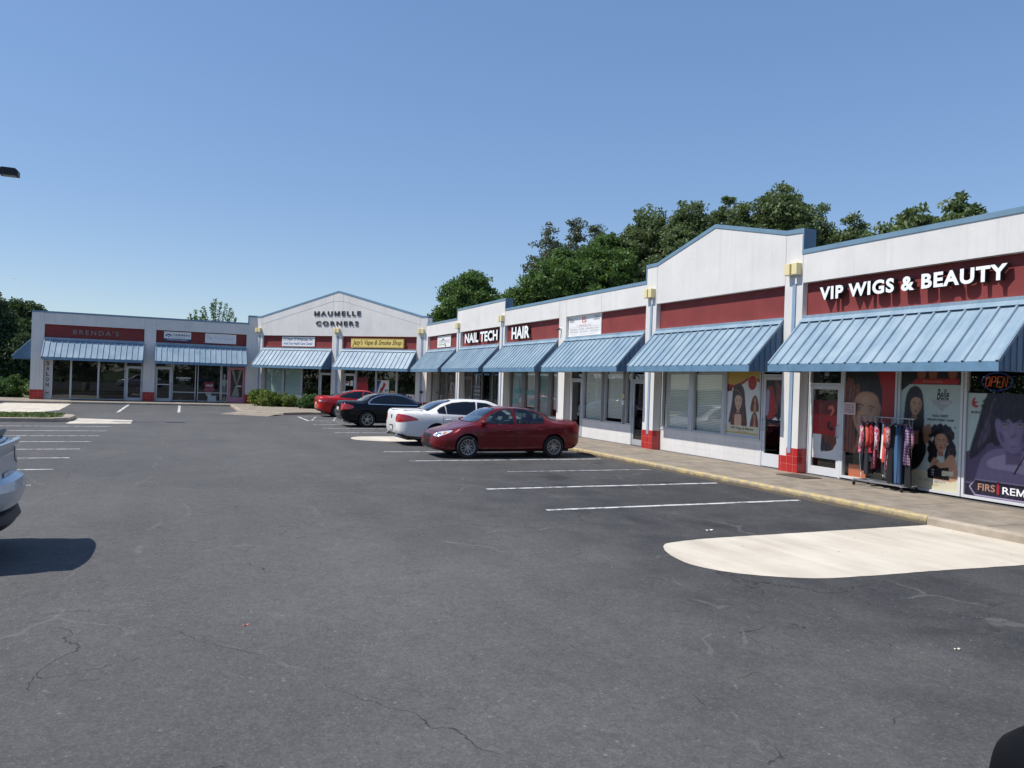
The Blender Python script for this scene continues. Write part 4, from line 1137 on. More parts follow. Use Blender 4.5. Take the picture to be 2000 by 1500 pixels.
def make_car(cfg, loc, rz, label, group='cars parked by the shops'):
    c = cfg; C_ = Car(c); root = empty('car', loc, rz, label, 'car', group)
    Lh = c['L']/2; paint = c['paint']; gl = c['glass']
    xw = (-c['L']/2+c['ro'], c['L']/2-c['fo']); wr, rr = c['wr'], c['rr']
    arch = wr+.045
    # cutter for wheel housings
    cb = MB()
    for x in xw:
        for sgn in (1, -1):
            b = len(cb.v); k = 28
            for yy in (sgn*.58, sgn*1.2):
                for i in range(k): a = 2*math.pi*i/k; cb.v.append((x+math.cos(a)*arch, yy, wr+.01+math.sin(a)*arch))
            for i in range(k): cb.f.append((b+i, b+(i+1) % k, b+k+(i+1) % k, b+k+i)); cb.m.append(0)
            cb.f.append(tuple(b+i for i in range(k))); cb.m.append(0); cb.f.append(tuple(b+k+i for i in reversed(range(k)))); cb.m.append(0)
    cut = cb.build('cut', TRIM, fixn=True)
    bo = bpy.data.objects.new('body', C_.me); COL.objects.link(bo)
    for m in (paint, TRIM): C_.me.materials.append(m)
    md = bo.modifiers.new('b', 'BOOLEAN'); md.operation = 'DIFFERENCE'; md.object = cut; md.solver = 'EXACT'
    dg = bpy.context.evaluated_depsgraph_get(); dg.update()
    nm = bpy.data.meshes.new_from_object(bo.evaluated_get(dg)); bo.modifiers.clear(); bo.data = nm
    bpy.data.objects.remove(cut)
    # ---- glass openings
    parts = []
    def opening(name, poly, az, el, sides=(1,), bw=.022, trimm=TRIM, g=gl):
        cx, cz = sum(p[0] for p in poly)/len(poly), sum(p[1] for p in poly)/len(poly)
        big = []
        n = len(poly)
        for i in range(n):
            a, b, d = Vector(poly[i-1]), Vector(poly[i]), Vector(poly[(i+1) % n])
            e1 = (b-a).normalized(); e2 = (d-b).normalized(); t = (e1+e2).normalized(); nn = Vector((t.y, -t.x))
            if nn.dot(b-Vector((cx, cz))) < 0: nn = -nn
            big.append(tuple(b+nn*bw))
        sm = [tuple(Vector(p)+(Vector((cx, cz))-Vector(p)).normalized()*bw*.6) for p in poly]
        for sd_ in sides:
            mb = MB(); C_.add(mb, poly, az, el, .003, .07, 0, sides=(sd_,))
            o = mb.build(name, g, root, smooth=True)
            mt = MB(); C_.add(mt, big, az, el, .006, .05, 0, ring=sm, sides=(sd_,))
            mt.build('window_trim', trimm, o, smooth=True)
        C_.cut(poly, az, el, len(sides) > 1)
    for name, poly in c['side_glass']: opening(name, poly, 90, 0, (1, -1), trimm=c.get('sidetrim', TRIM))
    opening('windshield', TV(c, c['windshield'], 0, 60), 0, 60); opening('rear_window', TV(c, c['rear_glass'], 180, 60), 180, 60)
    for nm_, pl in (('hood', c['hood']), ('boot_lid', c['boot'])):
        az_ = 0 if nm_ == 'hood' else 180
        mb = MB(); C_.add(mb, TV(c, pl, az_, 72), az_, 72, .0045, .07); o = mb.build(nm_, paint, root, smooth=True)
        cx_ = sum(p[1] for p in pl)/len(pl)
        mg = MB(); C_.add(mg, TV(c, [(p[0]*1.022, p[1]+(.012 if p[1] > cx_ else -.012)) for p in pl], az_, 72), az_, 72, .002, .07); mg.build('panel_gap', TRIM, o)
    for nm_, ol, il, mt_ in c.get('mould', []):
        for sd_ in (1, -1):
            mb = MB(); C_.add(mb, ol, 90, 0, .010, .05, 0, ring=il, sides=(sd_,)); mb.build(nm_, mt_, root, smooth=True)
    for fn in c.get('extra', []): fn(root, C_)
    bm = bmesh.new(); bm.from_mesh(nm); bm.faces.ensure_lookup_table()
    dele = []
    for f in bm.faces:
        ce = f.calc_center_median(); nr = f.normal
        for poly, (d, u, v), mir in C_.cuts:
            for q, nn in (((ce, nr),)+(((Vector((ce.x, -ce.y, ce.z)), Vector((nr.x, -nr.y, nr.z))),) if mir else ())):
                if nn.dot(d) > .15 and ce.z > c['belt']-.06 and pin((q.dot(u), q.dot(v)), poly): dele.append(f); break
            else: continue
            break
    bmesh.ops.delete(bm, geom=list(set(dele)), context='FACES')
    for f in bm.faces:
        ce = f.calc_center_median()
        inner = any(abs(math.hypot(v.co.x-x, v.co.z-wr-.01)-arch) < .004 for x in xw for v in f.verts) and abs(f.normal.y) < .5 and abs(ce.y) > .5
        disc = abs(abs(ce.y)-.58) < .003 and abs(f.normal.y) > .9
        f.material_index = 1 if (inner or disc or f.normal.z < -.8 and ce.z < .4) else 0
        f.smooth = not (inner or disc)
    bm.to_mesh(nm); bm.free()
    nm.set_sharp_from_angle(angle=R(38)) if hasattr(nm, 'set_sharp_from_angle') else None
    bo.parent = root
    # wheel arch lips
    # ---- doors
    for i, poly in enumerate(c['doors']):
        for sd_ in (1, -1):
            mb = MB(); C_.add(mb, poly, 90, 0, .0045, .055, 0, sides=(sd_,)); o = mb.build('door', paint, root, smooth=True)
            big = [(p[0]+(.011 if p[0] > sum(q[0] for q in poly)/len(poly) else -.011), p[1]) for p in poly]
            mg = MB(); C_.add(mg, big, 90, 0, .002, .055, 0, sides=(sd_,)); mg.build('door_gap', TRIM, o)
            hx, hz = c['handles'][i]
            B = C_.basis(90); pa = C_.pt(-(hx-.09) if False else -(hx-.09), hz, B, .01); pb = C_.pt(-(hx+.09), hz, B, .01)
            mh = MB(); pts = [pa, pa.lerp(pb, .2)+Vector((0, .022, 0)), pa.lerp(pb, .8)+Vector((0, .022, 0)), pb]
            mh.tube([(p.x, p.y*sd_, p.z) for p in pts], .013, 8); mh.build('handle', c.get('handlem', paint), o, smooth=True)
    # ---- lamps, plate, grille, extras given per car
    for it in c['bits']:
        name, mats, lst, sides = it
        for sd_ in sides:
            mb = MB()
            for (poly, az, el, off, mi) in lst: C_.add(mb, poly, az, el, off, .03, mi, sides=(sd_,))
            mb.build(name, mats, root, smooth=True)
    # ---- mirrors
    mx, mz = c['mirror']
    B = C_.basis(90); pm = C_.pt(-mx, mz-.03, B, 0)
    for sd_ in (1, -1):
        mm = MB(); rng_ = [(-.085, .2), (-.07, .8), (-.03, 1), (.03, .95), (.075, .7), (.10, .15)]
        vs = []; n_ = 12
        for dx, sc_ in rng_:
            for k in range(n_):
                a = 2*math.pi*k/n_; vs.append((pm.x+dx, (pm.y+.135+math.cos(a)*.105*sc_)*sd_, mz+.03+math.sin(a)*.068*sc_+dx*.1))
        mm.v += vs
        for i in range(len(rng_)-1):
            for k in range(n_): mm.f.append((i*n_+k, i*n_+(k+1) % n_, (i+1)*n_+(k+1) % n_, (i+1)*n_+k)); mm.m.append(0)
        mm.f.append(tuple(range(n_))); mm.m.append(1); mm.f.append(tuple((len(rng_)-1)*n_+k for k in reversed(range(n_)))); mm.m.append(0)
        mm.obox((pm.x, (pm.y-.02)*sd_, mz-.03), (pm.x, (pm.y+.10)*sd_, mz-.005), .08, .035, (0, 0, 1), 0)
        mm.build('mirror', [c.get('mirrorm', paint), CHR], root, smooth=True, fixn=True)
    # ---- cabin
    sm = c['seat']; mb = MB(); xf = c['cabin']
    mb.box(xf[0], xf[1], -.62, .62, .28, .34, 1)
    mb.prism([(xf[1]-.35, .34), (xf[1]-.30, c['belt']-.03), (xf[1]-.02, c['belt']), (xf[1]+.12, .5)], -.62, .62, 1)
    for x in (xf[0]+(xf[1]-xf[0])*.60, xf[0]+(xf[1]-xf[0])*.18):
        for y in (-.36, .36):
            mb.prism([(x-.05, .45), (x+.42, .48), (x+.42, .60), (x-.02, .58)], y-.23, y+.23, 0)
            mb.prism([(x-.02, .50), (x+.10, .52), (x-.03, 1.02), (x-.12, 1.00)], y-.21, y+.21, 0)
            mb.prism([(x-.12, 1.04), (x-.04, 1.04), (x-.06, 1.20), (x-.14, 1.19)], y-.11, y+.11, 0)
    mb.tube([(xf[1]-.42+.06*math.sin(a), .36+.18*math.cos(a), .86+.16*math.sin(a)) for a in np.linspace(0, 6.28, 17)], .014, 6, 1)
    mb.build('cabin', [sm, SEATD], root, fixn=True)
    # underside
    mb = MB(); mb.box(-Lh+.35, Lh-.35, -.62, .62, .17, .30); mb.build('underbody', TRIM, root)
    for x in xw:
        for y in (1, -1): wheel(root, x, y*(c['track']/2), wr, rr, c['rim'])
    return root

def mk(L_, W, H, fo, ro, **kw):
    d = dict(L=L_, fo=fo, ro=ro); d.update(kw); return d
def mirx(poly): return [(-a, b) for a, b in poly]
# views: az 90 -> h = -x ; az 0 -> h = y ; az 180 -> h = -y
def SV(poly): return [(-a, b) for a, b in poly]        # side view polygons given in (x,z)

def base_w(L_, W):
    h = L_/2
    return [(-h, W*.66), (-h+.03, W*.76), (-h+.10, W*.86), (-h+.28, W*.94), (-h+.75, W*.985), (-.4, W), (.6, W), (h-.85, W*.985), (h-.38, W*.93), (h-.16, W*.83), (h-.06, W*.72), (h-.02, W*.62), (h, W*.52)]


def sedan(L_, W, H, nose, hf, cowl, rf, rr_, bl, tr, belt, **kw):
    """landmarks: nose height hf, cowl (x,z), roof front/rear x, backlight base (x,z), boot edge height"""
    h = L_/2; bf, bb = belt
    d = dict(L=L_, belt=min(bf, bb), w=base_w(L_, W), track=W-.22, fo=.9, ro=1.03, wr=.325, rr=.225, rim='ten', glass=CGLD, seat=SEATD)
    d['zb'] = [(-h, .46), (-h+.08, .33), (-h+.3, .24), (-1.2, .20), (1.2, .19), (h-.4, .19), (h-.1, .22), (h, .32)]
    d['zt'] = [(-h, tr-.34), (-h+.02, tr-.14), (-h+.06, tr-.03), (-h+.12, tr), (bl[0]-.25, (tr+bl[1])/2), (bl[0], bl[1]), (rr_-.25, H-.10), (rr_+.15, H-.025), ((rf+rr_)/2, H), (rf-.15, H-.02), (rf+.1, H-.075), (cowl[0], cowl[1]), (cowl[0]+.25, cowl[1]-.10), (h-.7, hf+.10), (h-.25, hf), (h-.10, hf-.06), (h-.03, hf-.12), (h, hf-.25)]
    d['sh'] = [(-h, tr-.38), (-h+.1, tr-.09), (bl[0]-.1, bb+.02), (rr_-.2, bb+.01), (cowl[0]-.2, bf+.01), (cowl[0]+.35, bf-.05), (h-.5, hf-.06), (h-.12, hf-.13), (h, hf-.3)]
    d['yr'] = [(-h, W*.34), (bl[0]-.25, W*.39), (bl[0], W*.355), (rr_-.1, W*.315), (0, W*.325), (rf, W*.325), (cowl[0]-.25, W*.36), (cowl[0]+.2, W*.395), (h-.5, W*.39), (h-.2, W*.35), (h, W*.26)]
    d['windshield'] = [(-W*.355, cowl[0]-.06), (-W*.22, cowl[0]+.01), (0, cowl[0]+.03), (W*.22, cowl[0]+.01), (W*.355, cowl[0]-.06), (W*.295, rf+.06), (W*.2, rf), (0, rf-.02), (-W*.2, rf), (-W*.295, rf+.06)]
    d['rear_glass'] = [(-W*.27, rr_+.02), (0, rr_+.05), (W*.27, rr_+.02), (W*.345, bl[0]+.08), (W*.2, bl[0]+.02), (0, bl[0]), (-W*.2, bl[0]+.02), (-W*.345, bl[0]+.08)]
    d['hood'] = [(-W*.40, cowl[0]+.12), (0, cowl[0]+.17), (W*.40, cowl[0]+.12), (W*.38, h-.6), (W*.30, h-.22), (0, h-.12), (-W*.30, h-.22), (-W*.38, h-.6)]
    d['boot'] = [(-W*.36, bl[0]-.06), (0, bl[0]-.09), (W*.36, bl[0]-.06), (W*.37, -h+.30), (W*.33, -h+.10), (0, -h+.06), (-W*.33, -h+.10), (-W*.37, -h+.30)]
    d.update(kw); return d
def both(name, mats, pts, az, extra=()):
    lst = [(V3(pts, az), az, 0, .006, 0)]+[(V3(p, az), az, 0, .011, mi) for p, mi in extra]
    return (name, mats, lst, (1, -1))

hm = 2.29
maroon = sedan(4.48, 1.725, 1.40, None, .735, (1.10, .985), .42, -.72, (-1.52, 1.07), 1.045, (.90, .945),
    fo=.92, ro=.93, wr=.315, rr=.215, rim='ten', paint=P_MAR, glass=CGL, mirror=(.88, .95), seat=SEAT, cabin=(-1.25, 1.05),
    side_glass=[('front_side_window', SV([(.93, .945), (.60, 1.17), (.28, 1.30), (.10, 1.335), (-.02, 1.34), (-.045, .965)])),
                ('rear_side_window', SV([(-.14, .965), (-.13, 1.345), (-.45, 1.33), (-.78, 1.26), (-.98, 1.16), (-1.02, 1.06), (-.95, .985)]))],
    doors=[SV([(1.02, .86), (1.05, .60), (1.00, .28), (-.05, .27), (-.06, .90)]), SV([(-.11, .90), (-.10, .27), (-.78, .27), (-.86, .45), (-1.00, .62), (-1.13, .72), (-1.13, .90)])],
    handles=[(.10, .76), (-.90, .79)],
    bits=[both('headlight', [CLRL, AMB, CHR], [(2.20, .47, .60), (2.12, .62, .585), (2.00, .73, .63), (1.88, .79, .70), (1.86, .79, .745), (1.98, .73, .735), (2.12, .60, .70), (2.19, .50, .655)], 40,
               [(([(2.16, .55, .61), (2.08, .64, .60), (2.06, .66, .67), (2.15, .57, .67)]), 2), ([(2.03, .70, .645), (1.98, .73, .66), (1.97, .74, .70), (2.02, .71, .70)], 1)]),
          ('grille', [TRIM, CHR], [([(-.30, .53), (.30, .53), (.34, .63), (-.34, .63)], 0, 0, .005, 0), ([(-.13, .575), (-.05, .56), (.13, .57), (.13, .605), (.05, .62), (-.13, .61)], 0, 0, .014, 1)], (1,)),
          ('lower_grille', [TRIM], [([(-.52, .27), (.52, .27), (.46, .36), (-.46, .36)], 0, 0, .005, 0)], (1,)),
          ('licence_plate', [BLACKP, PLATE], [([(-.17, .37), (.17, .37), (.17, .50), (-.17, .50)], 0, 0, .012, 0), ([(-.14, .385), (.14, .385), (.14, .485), (-.14, .485)], 0, 0, .015, 0)], (1,)),
          both('tail_light', [REDL], [(-2.28, .42, .72), (-2.20, .66, .69), (-2.02, .82, .74), (-1.98, .84, .88), (-2.10, .76, .92), (-2.27, .48, .90)], 145),
          ('badge', [CHR], [(SV([(1.15, .50), (1.20, .50), (1.20, .55), (1.15, .55)]), 90, 0, .005, 0)], (1, -1))])
def exhaust(y, x, z=.27, r=.045):
    def f(root, C_):
        for s in (1, -1):
            m = MB(); m.lathe([(r*.86, x+.02), (r, x), (r, x+.22), (r*.86, x+.22)], (0, y*s, z), 'x', 16); m.lathe([(0, x+.04), (r*.86, x+.04)], (0, y*s, z), 'x', 16, 1)
            m.build('exhaust_tip', [CHR, TRIM], root, fixn=True)
    return f
def bumperbar(W, x, z0, z1, mt_, low):
    def f(root, C_):
        m = MB(); n = 24; k = 8
        for i in range(n+1):
            q = i/n*2-1; y = q*W/2*min(1, 1.0); dx = .42*abs(q)**5+.10*abs(q)**2; yy = y if abs(q) < .9 else y
            for a, b in ((.30, z1+.0), (.06, z1), (-.02, z1-.035), (-.05, z1-.12), (-.035, z0+.12), (.0, z0+.03), (.05, z0), (.30, z0)): m.v.append((x+dx+a, yy, b))
        for i in range(n):
            for j in range(k): m.f.append((i*k+j, i*k+(j+1) % k, (i+1)*k+(j+1) % k, (i+1)*k+j)); m.m.append(0)
        m.f.append(tuple(range(k))); m.m.append(0); m.f.append(tuple(n*k+j for j in reversed(range(k)))); m.m.append(0)
        m.build(low, mt_, root, smooth=False, fixn=True)
    return f
def lip(W, x, z, hgt=.05, mt_=TRIM):
    def f(root, C_):
        m = MB(); n = 12; vs = []
        for i in range(n+1):
            y = -W/2+W*i/n; dx = .10*(abs(y)/(W/2))**3; dz = -.03*(abs(y)/(W/2))**3
            for a, b in ((.12, -.012), (.0, -.012), (-.03, hgt), (-.01, hgt+.012), (.10, .012)): vs.append((x+dx+a, y, z+dz+b))
        m.v += vs
        for i in range(n):
            for k in range(5): m.f.append((i*5+k, i*5+(k+1) % 5, (i+1)*5+(k+1) % 5, (i+1)*5+k)); m.m.append(0)
        m.f.append((0, 1, 2, 3, 4)); m.m.append(0); m.f.append(tuple(n*5+k for k in (4, 3, 2, 1, 0))); m.m.append(0)
        m.build('spoiler', mt_, root, smooth=False, fixn=True)
    return f
white = sedan(5.16, 1.87, 1.47, None, .78, (1.35, 1.02), .55, -.85, (-1.72, 1.13), 1.12, (.93, .99),
    fo=1.0, ro=1.22, wr=.335, rr=.22, rim='five', paint=P_WHT, glass=CGLD, mirror=(1.0, .98), cabin=(-1.35, 1.2),
    side_glass=[('front_side_window', SV([(1.08, .97), (.72, 1.20), (.36, 1.335), (.05, 1.365), (-.02, .985)])),
                ('rear_side_window', SV([(-.10, .985), (-.03, 1.37), (-.40, 1.37), (-.80, 1.325), (-1.02, 1.26), (-1.02, 1.02)])),
                ('quarter_window', SV([(-1.07, 1.02), (-1.07, 1.24), (-1.22, 1.17), (-1.32, 1.09), (-1.30, 1.03)]))],
    doors=[SV([(1.15, .88), (1.17, .60), (1.12, .28), (-.04, .27), (-.05, .93)]), SV([(-.10, .93), (-.09, .27), (-.85, .27), (-.93, .45), (-1.05, .65), (-1.15, .74), (-1.16, .93)])],
    handles=[(.12, .80), (-.98, .83)],
    bits=[both('headlight', [CLRL], [(2.52, .45, .62), (2.40, .72, .60), (2.15, .86, .70), (2.10, .87, .78), (2.35, .72, .76), (2.50, .50, .70)], 40),
          ('grille', [CHR, TRIM], [([(-.42, .48), (.42, .48), (.48, .68), (-.48, .68)], 0, 0, .005, 0), ([(-.39, .50), (.39, .50), (.44, .66), (-.44, .66)], 0, 0, .011, 1)], (1,)),
          both('tail_light', [REDL], [(-2.56, .50, .76), (-2.50, .66, .73), (-2.34, .84, .755), (-2.06, .915, .79), (-1.98, .92, .82), (-2.14, .89, .90), (-2.36, .80, .965), (-2.54, .56, .97)], 142),
          ('licence_plate', [TRIM, PLATE], [([(-.20, .46), (.20, .46), (.20, .62), (-.20, .62)], 180, 0, .006, 0), ([(-.15, .47), (.15, .47), (.15, .585), (-.15, .585)], 180, 0, .012, 1)], (1,)),
          ('badge', [TRIM], [(spline([(-.05, .83), (.05, .83), (.05, .93), (-.05, .93)], True, 3), 180, 0, .008, 0)], (1,)),
          ('lower_bumper', [TRIM], [([(-.88, .26), (.88, .26), (.80, .37), (-.80, .37)], 180, 0, .008, 0)], (1,))],
    extra=[exhaust(.55, -2.60, .31, .05)])
black = sedan(4.70, 1.82, 1.44, None, .76, (1.15, .99), .30, -.80, (-1.58, 1.09), 1.08, (.92, .97),
    fo=.80, ro=1.05, wr=.335, rr=.235, rim='twin', paint=P_BLK, glass=CGLD, mirror=(.90, .98), cabin=(-1.3, 1.05),
    side_glass=[('front_side_window', SV([(.96, .955), (.60, 1.18), (.28, 1.305), (.05, 1.345), (-.12, 1.35), (-.15, .97)])),
                ('rear_side_window', SV([(-.22, .97), (-.20, 1.35), (-.50, 1.345), (-.82, 1.28), (-1.05, 1.17), (-1.18, 1.05), (-1.18, 1.0)]))],
    doors=[SV([(1.05, .87), (1.08, .60), (1.03, .28), (-.16, .27), (-.17, .92)]), SV([(-.22, .92), (-.21, .27), (-.80, .27), (-.88, .45), (-1.02, .66), (-1.12, .74), (-1.15, .92)])],
    handles=[(.00, .80), (-.98, .83)], handlem=P_BLK,
    mould=[('window_moulding', SV([(1.04, .925), (.62, 1.205), (.28, 1.335), (-.15, 1.385), (-.50, 1.378), (-.86, 1.305), (-1.10, 1.19), (-1.26, 1.05), (-1.26, .955)]),
            SV([(.98, .952), (.60, 1.185), (.28, 1.308), (-.15, 1.358), (-.50, 1.35), (-.83, 1.285), (-1.06, 1.175), (-1.22, 1.05), (-1.20, .985)]), CHR),
           ('sill_moulding', SV([(.95, .235), (.95, .262), (-.85, .262), (-.85, .235)]), SV([(.94, .2355), (.94, .236), (.93, .236), (.93, .2355)]), CHR)],
    bits=[both('headlight', [CLRL], [(2.26, .42, .64), (2.18, .60, .60), (1.98, .78, .64), (1.82, .84, .74), (2.05, .74, .76), (2.24, .50, .71)], 40),
          ('grille', [TRIM, CHR], [([(-.40, .42), (.40, .42), (.44, .64), (-.44, .64)], 0, 0, .005, 0), (spline([(-.08, .5), (.08, .5), (.08, .6), (-.08, .6)], True, 3), 0, 0, .012, 1)], (1,)),
          both('tail_light', [REDL], [(-2.32, .46, .76), (-2.26, .62, .72), (-2.08, .82, .74), (-1.90, .875, .80), (-1.94, .87, .90), (-2.14, .76, .955), (-2.31, .52, .95)], 142),
          ('licence_plate', [PLATE], [([(-.22, .70), (.22, .70), (.22, .82), (-.22, .82)], 180, 0, .012, 0)], (1,)),
          ('lower_bumper', [CHR], [([(-.66, .30), (-.42, .30), (-.42, .35), (-.66, .35)], 180, 0, .012, 0), ([(.42, .30), (.66, .30), (.66, .35), (.42, .35)], 180, 0, .012, 0)], (1,))])
red = sedan(4.63, 1.80, 1.415, None, .74, (1.18, .98), .35, -.62, (-1.78, 1.085), 1.075, (.90, .985),
    fo=.95, ro=.98, wr=.33, rr=.22, rim='multi', paint=P_RED, glass=CGLD, mirror=(.92, .96), cabin=(-1.2, 1.05),
    side_glass=[('front_side_window', SV([(.98, .945), (.60, 1.17), (.28, 1.295), (.02, 1.33), (-.08, .965)])),
                ('rear_side_window', SV([(-.16, .97), (-.06, 1.33), (-.42, 1.315), (-.85, 1.23), (-1.20, 1.10), (-1.30, 1.03)]))],
    doors=[SV([(1.05, .86), (1.08, .60), (1.03, .28), (-.08, .27), (-.09, .90)]), SV([(-.14, .90), (-.13, .27), (-.82, .27), (-.90, .45), (-1.02, .65), (-1.14, .74), (-1.16, .92)])],
    handles=[(.06, .79), (-.98, .83)],
    bits=[both('headlight', [CLRL], [(2.24, .42, .60), (2.16, .60, .57), (1.96, .76, .62), (1.78, .83, .73), (2.02, .73, .75), (2.22, .50, .68)], 40),
          ('grille', [TRIM], [([(-.50, .50), (.50, .50), (.52, .60), (-.52, .60)], 0, 0, .005, 0)], (1,)),
          both('tail_light', [REDL, CLRL], [(-2.30, .42, .82), (-2.28, .44, .74), (-2.16, .68, .72), (-1.98, .845, .76), (-1.86, .865, .90), (-2.04, .80, .965), (-2.24, .60, .93)], 142,
               [([(-2.22, .60, .80), (-2.12, .72, .79), (-2.12, .72, .85), (-2.22, .60, .86)], 1)]),
          ('licence_plate', [PLATE], [([(-.18, .62), (.18, .62), (.18, .74), (-.18, .74)], 180, 0, .010, 0)], (1,)),
          ('lower_bumper', [TRIM], [([(-.80, .28), (.80, .28), (.72, .38), (-.72, .38)], 180, 0, .008, 0)], (1,))],
    extra=[lip(1.35, -2.22, 1.07, .03)])
silver = sedan(4.80, 1.88, 1.62, None, .95, (1.25, 1.18), .35, -.85, (-1.72, 1.30), 1.25, (1.05, 1.12),
    fo=.92, ro=1.05, wr=.36, rr=.25, rim='five', paint=P_SIL, glass=CGLD, mirror=(1.0, 1.12), cabin=(-1.25, 1.1),
    side_glass=[('front_side_window', SV([(1.0, 1.09), (.62, 1.33), (.28, 1.47), (.02, 1.51), (-.08, 1.10)])),
                ('rear_side_window', SV([(-.16, 1.11), (-.06, 1.51), (-.42, 1.50), (-.85, 1.42), (-1.15, 1.29), (-1.28, 1.17)]))],
    doors=[SV([(1.08, .98), (1.10, .65), (1.06, .34), (-.08, .32), (-.09, 1.05)]), SV([(-.14, 1.05), (-.13, .32), (-.82, .32), (-.90, .5), (-1.05, .74), (-1.18, .84), (-1.22, 1.05)])],
    handles=[(.06, .92), (-.98, .97)],
    bits=[both('headlight', [CLRL], [(2.34, .45, .78), (2.25, .65, .74), (2.02, .82, .80), (1.85, .87, .90), (2.10, .77, .92), (2.32, .52, .85)], 40),
          ('grille', [TRIM], [([(-.48, .50), (.48, .50), (.52, .74), (-.52, .74)], 0, 0, .005, 0)], (1,)),
          both('tail_light', [REDL, AMB], [(-2.37, .46, .98), (-2.30, .66, .92), (-2.14, .84, .93), (-1.92, .905, 1.00), (-1.92, .905, 1.10), (-2.12, .83, 1.13), (-2.34, .56, 1.12)], 142,
               [([(-2.20, .80, .95), (-2.06, .87, .96), (-2.06, .87, 1.0), (-2.20, .80, 1.0)], 1)]),
          ('licence_plate', [PLATE], [([(-.18, .78), (.18, .78), (.18, .90), (-.18, .90)], 180, 0, .010, 0)], (1,)),
          both('bumper_reflector', [TRIM], [(-2.33, .60, .60), (-2.26, .72, .60), (-2.26, .72, .66), (-2.33, .60, .66)], 150),
          ('lower_bumper', [TRIM, CHR], [([(-.93, .30), (.93, .30), (.86, .52), (-.86, .52)], 180, 0, .008, 0)], (1,)),
          both('lower_side_trim', [TRIM, CHR], [(-2.30, .66, .34), (-2.1, .84, .34), (-1.85, .92, .36), (-1.85, .92, .50), (-2.1, .85, .52), (-2.30, .66, .50)], 130,
               [([(-2.28, .66, .38), (-2.14, .80, .40), (-2.14, .80, .45), (-2.28, .66, .45)], 1)])],
    extra=[lip(1.5, -2.30, 1.27, .06), lip(1.62, -2.44, 1.19, .045, P_SIL), bumperbar(1.86, -2.50, .52, .86, P_SIL, 'bumper'), bumperbar(1.80, -2.46, .30, .52, TRIM, 'lower_valance')])
def copy_tree(o, parent=None):
    c = o.copy(); COL.objects.link(c)
    if parent: c.parent = parent
    for ch in list(o.children): copy_tree(ch, c)
    return c

mr = make_car(maroon, (24.12, -5.17, ZL), R(-90), 'dark maroon compact sedan parked nose out, nearest car in the row')
make_car(white, (20.35, -4.75, ZL), R(90), 'pearl white sedan with tinted glass, between the maroon and black cars')
bk = make_car(black, (11.85, -5.05, ZL), R(90), 'glossy black sedan with chrome window arch, parked nose in beside the red car')
make_car(red, (4.15, -4.75, ZL), R(90), 'bright red fastback sedan, farthest parked car, half behind the black one')
make_car(silver, (33.95, -17.52, ZL), R(-90), 'silver blue car cut off by the left edge, only its tail in view', 'cars parked across the lot')
b2 = copy_tree(bk)  # sedan copy standing in for a dark curved shape close to the viewer
for ch in list(b2.children):
    if ch.name.startswith('headlight'): bpy.data.objects.remove(ch)
b2['label'] = 'dark rounded shape at the bottom right corner, built as the front corner of a black car'; b2['group'] = 'cars parked across the lot'
b2.location = (43.84, -10.50, ZL); b2.rotation_euler = (0, 0, math.atan2(.402, -.9156))

mr.scale = (.968, .98, .985)
MBK = mat('matte_black_skin', (.003, .003, .004), .6, spec=.12)  # plain matte black for the stand-in corner, so it reflects little
for ch in b2.children:
    if ch.type == 'MESH' and ch.name.split('.')[0] in ('body', 'hood', 'door', 'boot_lid'):
        ch.material_slots[0].link = 'OBJECT'; ch.material_slots[0].material = MBK
# ------------------------------------------------------------------ signs on the fascias
def letters(fr, name, s, x0, x1, z0, z1, y, face_, side, depth, label, cat='sign', bold=.02, spacing=1., group=None, lines=None, shear=0):
    root = empty(name, tuple((fr @ Vector((x0, y, z0)))[:3]), 0, label, cat, group)
    inv = Matrix.Translation(root.location).inverted() @ fr
    mb = MB()
    for (st, a, b, c, d) in (lines or [(s, x0, x1, z0, z1)]): text(mb, st, a, b, c, d, y, 0, depth, bold, shear, spacing, side=1)
    for l in split_letters(mb): l.build('letter', [face_, side], root, inv)
    return root
LW = mat('letter_white', (.86, .86, .86), .35); LB = mat('letter_side_black', (.015, .015, .017), .5); LBD = mat('letter_dark', (.03, .03, .038), .5)
LGH = mat('letter_weathered', (.21, .175, .175), .7)
letters(FR, 'letter_sign', 'VIP WIGS & BEAUTY', 30.53, 34.83, 4.05, 4.35, .15-.05, LW, LB, .13, 'big white letters reading VIP WIGS & BEAUTY on the nearest red fascia', bold=.04, spacing=1.14)
letters(FR, 'letter_sign', 'HAIR', 12.78, 14.66, 3.86, 4.39, .15-.04, LW, LB, .11, 'white letters reading HAIR on a red fascia', bold=.035, spacing=1.02)
letters(FR, 'letter_sign', 'NAIL TECH', 6.72, 11.14, 3.89, 4.39, .15-.04, LW, LB, .11, 'white letters reading NAIL TECH on a red fascia', bold=.035, spacing=1.02)
letters(FG, 'letter_sign', '', 4.55, 8.0, 5.18, 6.1, 0, LBD, LBD, .05, 'black letters reading MAUMELLE CORNERS on the white gable', bold=.022,
        lines=[('MAUMELLE', 4.55, 8.0, 5.80, 6.09), ('CORNERS', 4.70, 7.86, 5.17, 5.46)], spacing=1.35)
letters(FL, 'letter_sign', "BRENDA'S", 12.71-10.57, 12.71-8.11, 3.98, 4.28, .15, LGH, LGH, .05, "weathered dark letters reading BRENDA'S on the shaded left fascia", bold=.02, spacing=1.4)

